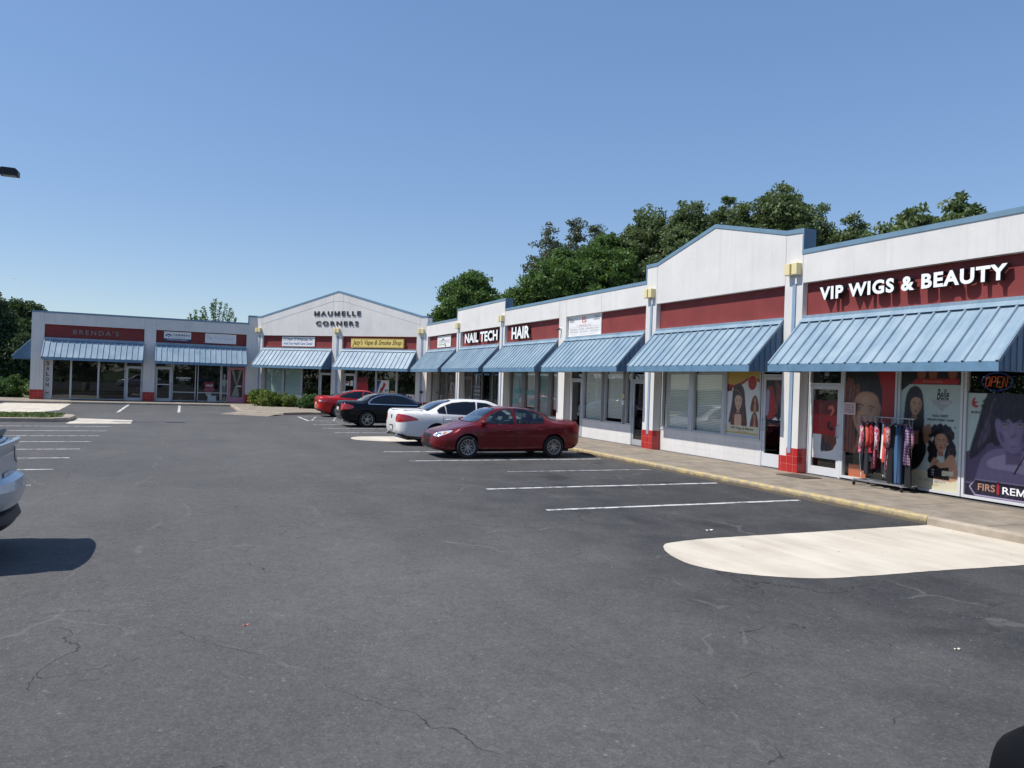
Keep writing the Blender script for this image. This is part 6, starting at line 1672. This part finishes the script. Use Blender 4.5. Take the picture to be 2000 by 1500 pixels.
# Belle poster
def f(A):
    a, b, z0, z1 = 32.49, 33.83, .07, 2.60; cl = (a, b, z0, z1); P = lambda pts, m, k=4: A.poly(pts, ix[m], k, cl)
    P([(a, 2.02), (32.68, 2.16), (33.80, 2.16), (33.80, .30), (a, .30)], POST, 0); P([(a, .30), (b, .30), (b, .08), (a, .08)], PCR, 0); P([(a, .44), (b, .44), (b, .30), (a, .30)], PCR, 0)
    P([(32.72, 2.17), (33.70, 2.17), (33.76, 2.21), (33.76, 2.28), (32.84, 2.28)], PRD, 0); A.text('100% Human Hair Collection', 32.98, 33.40, 2.205, 2.24, ix[SKL], .0)
    for cx in (32.95, 33.2, 33.62): P([(cx-.07, 2.3), (cx-.09, 2.45), (cx, 2.62), (cx+.09, 2.45), (cx+.07, 2.3)], AUB2)
    A.text('Belle', 33.30, 33.56, 1.86, 2.08, ix[HR1], .015, .25); P([(33.20, 1.86), (33.62, 1.86), (33.62, 1.80), (33.41, 1.64), (33.20, 1.80)], GRY, 0); A.text('HAIR', 33.40, 33.58, 1.79, 1.83, ix[PWH], 0)
    A.text('HEALTHIEST', 33.22, 33.56, 1.52, 1.57, ix[INK], .02); A.text('VIRGIN REMY HAIR', 33.10, 33.68, 1.44, 1.49, ix[INK], .02)
    P([(32.52, .75), (32.57, 1.5), (32.62, 1.95), (32.78, 2.13), (32.95, 2.05), (33.02, 1.75), (33.05, 1.2), (33.10, .80), (32.9, .45), (32.6, .45)], HR1)
    P([(32.72, 1.38), (32.80, 1.22), (32.95, 1.25), (33.15, 1.38), (33.22, 1.22), (33.15, 1.0), (32.80, .95), (32.7, 1.1)], SK2); face(A, 32.84, 1.72, .135, -8, SK1, SK2, SKL, turn=.12)
    P([(32.66, 2.0), (32.78, 2.08), (32.92, 2.02), (32.98, 1.8), (32.90, 1.95), (32.76, 1.97), (32.68, 1.8)], HR1); P([(32.98, 1.5), (33.03, 1.1), (33.10, .8), (32.95, .7), (32.92, 1.2)], HR1)
    rc = random.Random(4)
    for k in range(150):
        t_ = rc.uniform(-.75, math.pi+.75); rr_ = rc.uniform(.12, .275); q = (33.43+rr_*math.cos(t_)*1.0, 1.02+rr_*math.sin(t_)*1.25-(.25*rc.random() if math.sin(t_) < .3 else 0)); w_ = rc.uniform(.022, .06)
        A.ell(*q, w_, w_*1.3, ix[HR1 if rc.random() < .85 else HR2], 12, cl, .006)
    P([(33.18, .45), (33.28, .72), (33.45, .62), (33.62, .80), (33.74, .70), (33.76, .30), (33.20, .30)], SK1); face(A, 33.42, 1.02, .13, 0, SK1, SK2, SKL, LIP, turn=0)
    P([(33.14, .46), (33.30, .58), (33.42, .52), (33.60, .55), (33.62, .30), (33.16, .30)], HR1, 0)
    for k in range(3): P([(33.24, .36+k*.05), (33.30, .36+k*.05), (33.29, .38+k*.05), (33.24, .38+k*.05)], GRY, 0)
    P([(33.46, .37), (33.70, .39), (33.70, .48), (33.46, .47)], PCR, 0); A.text('VIP WIGS & BEAUTY', 32.95, 33.55, .225, .28, ix[GRY], .02); A.text('SINCE 2002', 33.24, 33.40, .17, .195, ix[PGD], .0)
    for k in range(14): r_ = random.Random(k); x = 33.15+r_.random()*.55; z = .5+r_.random()*.85; P([(x, z), (x+.03, z+.05), (x+.05, z), (x+.03, z+.02)], HR2, 3)
    face(A, 33.42, 1.02, .13, 0, SK1, SK2, SKL, LIP, turn=0)
pboard(FR, 'hair_poster', 32.49, 33.83, .07, 2.60, WY+.008, HR1, f, 'pale green poster reading Belle with one straight haired and one curly haired woman')
# violet poster
def f(A):
    a, b, z0, z1 = 33.95, 35.34, .07, 2.02; cl = (a, b, z0, z1); P = lambda pts, m, k=4: A.poly(pts, ix[m], k, cl)
    P([(a, z1), (34.4, z1), (34.2, .9), (a, .5)], POST, 0); P([(a, .9), (34.4, 1.1), (35.34, 1.2), (b, .3), (a, .3)], PUS, 0)
    P([(34.15, .45), (34.25, .80), (34.45, .98), (34.70, 1.02), (35.0, 1.0), (b, .95), (b, .30), (34.15, .30)], PUR); P([(34.4, .8), (34.75, .92), (35.2, .85), (b, .75), (b, .55), (34.8, .62), (34.4, .65)], PUL)
    P([(34.36, z1), (34.24, 1.8), (34.14, 1.4), (34.03, 1.0), (34.02, .78), (34.16, .85), (34.36, 1.1), (34.48, 1.6), (34.6, z1)], PUD); P([(34.4, z1+.1), (34.35, 1.7), (34.38, 1.3), (34.45, 1.1), (34.6, 1.1), (34.9, 1.6), (35.05, 1.1), (35.2, 1.0), (b+.1, 1.3), (b+.1, z1+.1)], PUD)
    for k in range(5): P([(34.12+k*.05, .98+k*.05), (34.28+k*.045, 1.45+k*.03), (34.42+k*.04, 1.9), (34.45+k*.04, 1.9), (34.31+k*.045, 1.42+k*.03), (34.15+k*.05, .98+k*.05)], PUS if k % 2 else HR2, 3)
    face(A, 34.80, 1.36, .31, 4, PUR, PUS, PUL, PUL, turn=.02, clip=cl)
    P([(34.42, 1.30), (34.50, 1.56), (34.62, 1.50), (34.72, 1.56), (34.82, 1.49), (34.93, 1.56), (35.02, 1.50), (35.10, 1.55), (35.16, 1.30), (35.28, 1.5), (b, 1.98), (34.6, 1.98), (34.40, 1.7)], PUD, 3)
    A.poly([(34.05, 1.92), (34.02, 1.80), (34.10, 1.74), (34.17, 1.78), (34.09, 1.80), (34.16, 1.86), (34.08, 1.86), (34.10, 1.92)], ix[PRD], 4); A.poly([(34.30, 1.92), (34.22, 1.86), (34.28, 1.84), (34.20, 1.78), (34.26, 1.74), (34.35, 1.79), (34.31, 1.82), (34.35, 1.88)], ix[HR1], 4)
    A.text('BORN FREE', 34.02, 34.34, 1.63, 1.68, ix[INK], .03)
    P([(34.12, .40), (b, .40), (b, .10), (34.12, .10), (34.0, .25)], PUD, 0)
    for q in ([(34.02, .25), (34.14, .405), (b, .405), (b, .385), (34.15, .385), (34.045, .25)], [(34.02, .25), (34.14, .095), (b, .095), (b, .115), (34.15, .115), (34.045, .25)]): P(q, PUL, 0)
    A.text('FIRS', 34.20, 34.52, .20, .33, ix[SK1], .01); A.text('I', 34.555, 34.60, .17, .40, ix[PRD], .0); A.text('REMI', 34.66, 35.12, .19, .32, ix[LW], .01); P([(34.84, .58), (35.02, .92), (35.04, .92), (34.87, .56)], HR1, 0)
pboard(FR, 'hair_poster', 33.95, 35.34, .07, 2.02, WY+.008, PUD, f, 'violet poster of a woman with a fringe reading FIRST REMI')
def neon(fr, x0, x1, z0, z1, s, c1, c2, label, y=WY+.06, st=.4):
    o = empty('neon_sign', tuple((fr @ Vector((x0, y, z0)))[:3]), 0, label, 'neon sign'); o.rotation_euler = (0, 0, math.atan2(fr[1][0], fr[0][0]))
    w_, h_ = x1-x0, z1-z0
    m = MB(); m.tube([(w_/2+w_/2*math.cos(t), 0, h_/2+h_/2*math.sin(t)) for t in np.linspace(0, 2*math.pi, 33)], .010, 6, cap=False); m.build('ring', mat('neon_'+c2, c2, .3, emit=(c2, st*.35)), o, smooth=True)
    m = MB()
    G = {'O': [[(.1, .5), (.2, .9), (.5, 1), (.8, .9), (.9, .5), (.8, .1), (.5, 0), (.2, .1), (.1, .5)]], 'P': [[(.1, 0), (.1, 1), (.6, 1), (.85, .85), (.85, .6), (.6, .45), (.1, .45)]], 'E': [[(.85, 1), (.1, 1), (.1, 0), (.85, 0)], [(.1, .52), (.7, .52)]], 'N': [[(.1, 0), (.1, 1), (.85, 0), (.85, 1)]]}
    lw = w_*.76/len(s)
    for i, ch in enumerate(s):
        for stv in G[ch]: m.tube([(w_*.12+i*lw+a*lw*.92+(b-.5)*h_*.08, -.005, h_*(.22+.56*b)) for a, b in stv], .009, 6)
    m.build('lettering', mat('neon_'+c1, c1, .3, emit=(c1, st*.30)), o, smooth=True)
neon(FR, 34.17, 34.74, 2.07, 2.40, 'OPEN', 'd2562e', '2a3c86', 'oval neon OPEN sign above the violet poster')
neon(FG, 9.55, 10.42, 1.90, 2.28, 'OPEN', '5c66a8', '6d7a3a', 'dim neon OPEN sign in the vape shop window')
# vape shop window bills
def f(A): A.rect(7.68, 8.50, 1.55, 1.98, ix[PRB]); A.rect(7.68, 8.5, .70, 1.12, ix[PRD]); A.text('RIGHT', 7.72, 8.40, 1.42, 1.66, ix[PWH], .05); A.text('MONEY', 7.72, 8.44, 1.14, 1.37, ix[PWH], .05); A.rect(8.05, 8.5, .70, 1.02, ix[PWH]); A.poly([(7.75, .72), (8.1, .98), (8.3, .80), (8.2, .70)], ix[GRY]); A.rect(8.3, 8.42, .80, .95, ix[BLU])
board(FG, 'window_bill', 7.68, 8.50, .68, 1.98, WY+.008, [PRD]+PAL[1:], f, 'red window bill reading RIGHT MONEY behind the red car', 'poster', th=.003)
def f(A):
    A.poly([(9.12, 1.80), (9.45, 1.80), (9.15, 1.0), (9.12, 1.0)], ix[NAVY]); A.poly([(9.12, 1.25), (9.40, 1.78), (9.36, 1.55), (9.12, 1.1)], ix[BLU])
    for k in range(3): A.poly([(9.14+k*.09, .70), (9.18+k*.09, .70), (9.46+k*.03, 1.35), (9.43+k*.03, 1.35)], ix[INK])
    A.poly([(9.42, 1.15), (9.52, 1.05), (9.78, 1.55), (9.64, 1.72)], ix[PRD]); A.text('BUY', 9.72, 9.98, 1.12, 1.26, ix[INK], .04); A.text('AMERICAN', 9.38, 9.98, .92, 1.06, ix[RDI] if RDI in ix else ix[PRD], .04); A.text('TOBACCO', 9.42, 9.96, .74, .86, ix[INK], .04)
board(FG, 'window_bill', 9.12, 10.0, .68, 1.82, WY+.008, PAL, f, 'white window bill reading BUY AMERICAN above the black car', 'poster', th=.003)
def f(A): A.ell(10.24, .95, .09, .14, ix[ORG]); A.ell(10.24, .95, .05, .09, ix[INK])
board(FG, 'window_bill', 10.08, 10.42, .70, 1.18, WY+.008, [pc('bill_tan', (.50, .34, .14))]+PAL[1:], f, 'small tan window bill beside the BUY AMERICAN bill', 'poster', th=.003)
def f(A): A.ell(11.38, .86, .07, .10, ix[NAVY]); A.ell(11.55, .82, .08, .10, ix[LIP]); A.rect(11.70, 11.84, .85, .95, ix[GRY]); A.rect(11.70, 11.84, .74, .80, ix[GRY])
board(FG, 'window_bill', 11.24, 11.90, .66, 1.0, WY+.008, PAL, f, 'low white sticker with a blue disc at the right end of the vape shop window', 'poster', th=.003)
for a, b, c, d, cc, lb in ((6.83, 7.10, 1.42, 1.68, ix[PRD], 'white and red paper taped on the vape shop door, left sheet'), (7.20, 7.40, 1.40, 1.74, ix[LGR] if LGR in ix else 0, 'plain white sheet taped on the vape shop door, right of the red one')):
    board(FG, 'paper_notice', a, b, c, d, WY+.0, PAL, (lambda A, a=a, b=b, c=c, d=d, cc=cc: A.rect(a+.02, b-.02, (c+d)/2, d-.02, cc) if cc else None), lb, 'notice', th=.002)
m = MB(); m.box(8.62, 9.02, WY+.3, WY+.5, .6, 1.3); m.box(8.66, 8.98, WY+.29, WY+.299, .75, 1.2, 1)
o = m.build('display_case', [NAVY, BLU]); o.matrix_world = FG; tag(o, 'blue display case standing inside the vape shop window', 'display case')
# hair / nail windows
def f(A):
    A.text('WALK INS', 7.45, 8.35, 1.92, 1.99, 1, .02); A.text('WELCOME', 7.5, 8.32, 1.74, 1.84, 1, .03); A.text('OPEN MON-SAT', 7.45, 8.35, 1.52, 1.60, 1, .01); A.text('NAILS', 7.65, 8.15, 1.34, 1.42, 1, .02)
def decal(fr, name, items, mats_, label, y=WY+.012):
    mb = MB()
    for (st, a, b, c, d, mi) in items: text(mb, st, a, b, c, d, y, mi, 0, .02)
    o = mb.build(name, mats_, None); inv = fr @ Vector((items[0][1], y, items[0][3])); o.data.transform(Matrix.Translation(-inv) @ fr); o.location = inv
    return tag(o, label, 'window lettering')
decal(FR, 'window_lettering', [('WALK INS', 7.45, 8.35, 1.62, 1.70, 0), ('WELCOME', 7.5, 8.32, 1.40, 1.52, 0), ('OPEN MON-SAT', 7.45, 8.35, 1.22, 1.30, 0), ('NAILS', 7.65, 8.15, 1.02, 1.10, 0)], [LGR], 'grey lettering in four lines on the dark nail shop window')
decal(FR, 'window_lettering', [('HAIR', 12.55, 13.30, 1.45, 1.68, 0)], [TEA], 'teal HAIR lettering, upper word on the palest hair shop window')
decal(FR, 'window_lettering', [('NAIL', 12.55, 13.10, .98, 1.22, 0)], [TEA], 'teal NAIL lettering, lower word on the palest hair shop window')
decal(FR, 'window_lettering', [('WALKINS', 13.85, 14.75, 1.42, 1.64, 0), ('LASH', 14.0, 14.7, .98, 1.20, 0), ('COLOR', 13.85, 14.7, .68, .86, 0)], [TEA], 'teal lettering over the blinds of the hair shop')
decal(FL, 'window_lettering', [('FARMERS', 7.96, 8.80, 1.48, 1.58, 0), ('INSURANCE', 8.12, 8.66, 1.38, 1.43, 0)], [LW], 'small white FARMERS lettering on a dark left wing window')
def f(A): A.text('SALE', 9.72, 10.12, 1.02, 1.16, 1, .04)
board(FL, 'sale_sign', 9.62, 10.20, .68, 1.32, WY+.10, [pc('sale_pink', (.35, .03, .08)), LW], f, 'deep pink SALE sign inside the window left of the pink door', 'sign', th=.01)
m = MB(); m.box(9.85, 10.38, WY+.3, WY+.7, .01, .42); m.box(9.75, 10.05, WY+.35, WY+.6, .421, .60, 0); o = m.build('display_boxes', LW); o.matrix_world = FL; tag(o, 'white boxes on the shop floor beneath the SALE sign', 'boxes')
def manikin(fr, x, y, label):
    o = empty('mannequin', tuple((fr @ Vector((x, y, 0)))[:3]), 0, label, 'mannequin')
    m = MB(); m.lathe([(0, 1.86), (.055, 1.84), (.075, 1.74), (.06, 1.64), (.045, 1.58), (.06, 1.54), (.17, 1.48), (.18, 1.36), (.13, 1.12), (.12, 1.04), (.0, 1.02)], (0, 0, 0), n=18); m.build('torso', LW, o, smooth=True)
    m = MB(); m.lathe([(.12, 1.06), (.20, .85), (.24, .55), (.25, .5), (0, .5)], (0, 0, 0), n=18); m.build('skirt', pc('skirt_grey', (.30, .28, .27)), o, smooth=True)
    m = MB(); m.lathe([(0, .5), (.02, .5), (.02, .03), (.16, .02), (.16, 0)], (0, 0, 0), n=14); m.build('stand', METAL, o)
manikin(FL, 10.86, .75, 'white mannequin behind the narrow window left of the pink door')
def f(A):
    A.poly([(11.24, 2.20), (11.40, 2.20), (11.56, 1.3), (11.52, 1.15)], 1); A.poly([(11.92, 2.20), (11.76, 2.20), (11.60, 1.3), (11.64, 1.15)], 1); A.poly([(11.50, 1.1), (11.64, 1.1), (11.78, .40), (11.30, .40)], 1); A.rect(11.58, 11.90, 1.06, 1.14, 2); A.ell(11.56, 1.30, .08, .14, 3)
board(FL, 'door_drape', 11.22, 11.95, .38, 2.2, WY+.03, [HR1, pc('drape_grey', (.33, .31, .30)), LW, pc('drape_pink', (.45, .12, .16))], f, 'grey drapes gathered behind the glass of the pink door', 'curtain', th=.004)

# ------------------------------------------------------------------ clothes rack
RX, RY = 32.48, -.10
rack = empty('clothes_rack', (RX, RY, 0), R(2), 'chrome clothes rack on castors outside the wig shop posters', 'clothes rack')
m = MB(); m.tube([(-.64, 0, 1.46), (.64, 0, 1.46)], .014, 10); m.build('rail', METAL, rack, smooth=True)
for s in (-1, 1):
    m = MB(); m.tube([(s*.60, 0, 1.455), (s*.60, -.01, .62), (s*.55, -.02, .30), (s*.46, 0, .13)] if s > 0 else [(-.60, 0, 1.455), (-.60, 0, .55), (-.54, 0, .14)], .012, 8); m.build('upright', METAL, rack, smooth=True)
    m = MB(); m.box(s*.56-.025, s*.56+.025, -.24, .24, .095, .13); m.build('end_bar', METAL, rack, bevel=.004)
for y in (-.17, .17): m = MB(); m.box(-.60, .60, y-.02, y+.02, .10, .135); m.build('base_bar', METAL, rack, bevel=.004)
for sx in (-1, 1):
    for sy in (-1, 1):
        m = MB(); m.lathe([(0, -.014), (.034, -.014), (.040, -.008), (.040, .008), (.034, .014), (0, .014)], (sx*.56+.012, sy*.22, .042), 'x', 18); m.tube([(sx*.56, sy*.22, .05), (sx*.56, sy*.22, .10)], .014, 8); m.build('castor', BLACKP, rack, fixn=True)
def plaid(name, a, b, c, s=.055):
    m, nt, out = nodes(name); p = N(nt, 'ShaderNodeBsdfPrincipled', i_Roughness=.9); L(nt, p.outputs[0], out.inputs[0])
    tc = N(nt, 'ShaderNodeTexCoord'); sx = N(nt, 'ShaderNodeSeparateXYZ'); L(nt, tc.outputs['Object'], sx.inputs[0])
    st = lambda v, w_: mathn(nt, 'LESS_THAN', mathn(nt, 'FRACT', mathn(nt, 'DIVIDE', v, s)), w_)
    h_, v_ = st(sx.outputs[2], .45), st(sx.outputs[1], .45); c1 = mixc(nt, mathn(nt, 'MULTIPLY', mathn(nt, 'ADD', h_, v_), .5), a, b); c1 = mixc(nt, mathn(nt, 'MULTIPLY', mathn(nt, 'MULTIPLY', h_, v_), .8), c1, c)
    L(nt, c1, p.inputs['Base Color']); return m
def fabric(name, a, b=None, s=9):
    m, nt, out = nodes(name); p = N(nt, 'ShaderNodeBsdfPrincipled', i_Roughness=.92); L(nt, p.outputs[0], out.inputs[0])
    n = noise(nt, coords(nt, (1, 1, .5 if b else .3)), s, 4, .6); c = mixc(nt, ramp(nt, n, .46, .54) if b else ramp(nt, n, .3, .7, 0, .4), lin(a), lin(b) if b else tuple(x*.6 for x in lin(a)))
    L(nt, c, p.inputs['Base Color']); return m
def garment(x, kind, bot, mt_, yaw, label, w_=.21, name='shirt', hem=None):
    rn = random.Random(int(x*1000)+7); base = rack.matrix_basis @ Vector((x, 0, 1.46)); o = empty(name, tuple(base), R(2+yaw), label, 'garment', 'clothes hanging on the rack')
    h_ = MB(); h_.tube([(0, 0, -.10), (0, 0, -.03), (0, .018, -.002), (0, 0, .016), (0, -.018, .0)], .003, 5); h_.tube([(0, -w_*.9, -.155), (0, 0, -.10), (0, w_*.9, -.155)], .006, 6); h_.build('hanger', LGH if rn.random() < .5 else LW, o)
    g = MB(); H_ = 1.46-bot; nz, ny = 22, 12; ph = [rn.uniform(0, 6.28) for _ in range(4)]
    def shape(t):
        if kind == 'jeans': return w_*.62*(1-.05*t)
        if kind == 'dress': return w_*(.72+.45*t)
        return w_*(1.0 if t > .06 else .86)*(1+.05*math.sin(t*5+ph[3]))
    z00 = -.11 if kind != 'jeans' else -.13
    for side in (1, -1):
        b = len(g.v)
        for i in range(nz+1):
            t = i/nz
            for j in range(ny+1):
                q = j/ny*2-1; hw = shape(t); y = q*hw; z = z00-(H_+z00)*t-(.05*abs(q)**1.5 if t < .04 else .05*abs(q)**1.5*(1-t))
                th = .020+.018*t; xx = side*th*(1-abs(q)**4)+(.012+.02*t)*math.sin(q*7+ph[0]+t*1.4)+.012*t*math.sin(q*13+ph[1])
                z += .012*math.sin(q*6+ph[2])*t; g.v.append((xx, y, z))
        for i in range(nz):
            for j in range(ny):
                a = b+i*(ny+1)+j; fc = (a, a+1, a+ny+2, a+ny+1); g.f.append(fc if side < 0 else fc[::-1]); g.m.append(1 if (hem and i > nz*.82) else 0)
    g.build('fabric', [mt_, hem or mt_], o, smooth=True)
    if kind == 'shirt':
        for s in (-1, 1):
            sl = MB(); L3 = rn.uniform(.38, .52)
            sl.tube([(0, s*w_*.92, -.17), (.01, s*(w_+.03), -.26), (.02, s*(w_+.035), -.17-L3*.7), (.0, s*(w_+.01), -.17-L3)], [.034, .042, .040, .036], 10); sl.build('sleeve', mt_, o, smooth=True)
    return o
C_ = fabric
gl_ = [(-.56, 'shirt', .80, C_('g1', (.40, .05, .10), (.58, .44, .46), 30), 35, 'pink and white patterned top at the far left end of the rack', .15, 'shirt', None),
 (-.50, 'shirt', .78, C_('g2', (.60, .09, .06)), 50, 'plain coral top, second from the left of the rack', .17, 'shirt', None),
 (-.43, 'dress', .42, C_('g3', (.012, .016, .035)), 20, 'long navy dress right after the coral top', .17, 'dress', None),
 (-.37, 'dress', .36, C_('g4', (.05, .05, .06)), 15, 'charcoal dress beside the navy dress', .16, 'dress', None),
 (-.30, 'shirt', .82, C_('g5', (.42, .02, .03), (.16, .01, .015), 30), 30, 'dark red top hanging before the magenta one', .17, 'shirt', None),
 (-.24, 'shirt', .70, C_('g6', (.34, .015, .10), (.46, .14, .22), 40), 45, 'magenta top with pale flecks on the rack', .17, 'shirt', None),
 (-.19, 'shirt', .58, C_('g7', (.60, .55, .56), (.40, .05, .10), 26), 30, 'white top with rose stripes, longest of the left group', .15, 'shirt', None),
 (-.13, 'dress', .50, C_('g8', (.10, .008, .014)), 10, 'deep maroon dress hanging mid rack', .17, 'dress', None),
 (-.07, 'shirt', .72, C_('g9', (.80, .80, .80)), 55, 'bright white shirt in the middle of the rack', .14, 'shirt', None),
 (-.01, 'shirt', .66, C_('g10', (.66, .07, .035)), 40, 'orange red top right of the white shirt', .17, 'shirt', None),
 (.05, 'shirt', .34, C_('g11', (.16, .01, .06), (.50, .30, .40), 44), 35, 'long purple and red patterned tunic with a white hem', .17, 'tunic', C_('g11b', (.72, .66, .66))),
 (.11, 'shirt', .50, C_('g12', (.28, .012, .018), (.48, .36, .34), 40), 25, 'red and cream patterned top left of the black clothes', .16, 'shirt', None),
 (.17, 'dress', .30, C_('g13', (.010, .009, .009)), 20, 'long black dress in the right half of the rack', .16, 'dress', None),
 (.22, 'dress', .24, C_('g14', (.018, .018, .022)), 10, 'black dress touching the blue jeans', .16, 'dress', None),
 (.28, 'jeans', .24, C_('g15', (.05, .12, .24)), 30, 'mid blue jeans, leftmost pair on the rack', .20, 'jeans', None),
 (.33, 'jeans', .26, C_('g16', (.12, .22, .36)), 30, 'palest blue jeans, middle pair on the rack', .20, 'jeans', None),
 (.38, 'jeans', .24, C_('g17', (.03, .06, .13)), 25, 'darkest navy jeans, right pair on the rack', .20, 'jeans', None),
 (.46, 'shirt', .64, plaid('g18', (.48, .24, .30), (.07, .03, .12), (.02, .02, .06)), 60, 'pink and navy plaid shirt at the right end of the rack', .19, 'shirt', None),
 (.53, 'dress', .22, C_('g19', (.008, .008, .010)), 45, 'long black skirt at the far right end, below the plaid shirt', .17, 'skirt', None),
 (.50, 'shirt', .68, plaid('g20', (.36, .24, .36), (.06, .04, .11), (.02, .02, .05)), 35, 'darker plaid shirt tucked behind the pink plaid one', .18, 'shirt', None)]
gl_ += [(-.40, 'shirt', .62, C_('g21', (.02, .022, .03)), 70, 'black shirt turned towards the lot, left third of the rack', .19, 'shirt', None),
 (-.27, 'dress', .48, C_('g22', (.05, .006, .012)), 60, 'dark wine dress between the red and magenta tops', .18, 'dress', None),
 (-.10, 'dress', .40, C_('g23', (.014, .014, .018)), 65, 'black dress just left of the bright white shirt', .18, 'dress', None),
 (.14, 'dress', .34, C_('g24', (.012, .012, .02)), 60, 'black dress in front of the cream patterned top', .18, 'dress', None)]
for x, kd, bt, mm_, yw, lb, ww, nm, hm_ in gl_: garment(x, kd, bt-.10, mm_, yw, lb, ww*1.15, nm, hm_)
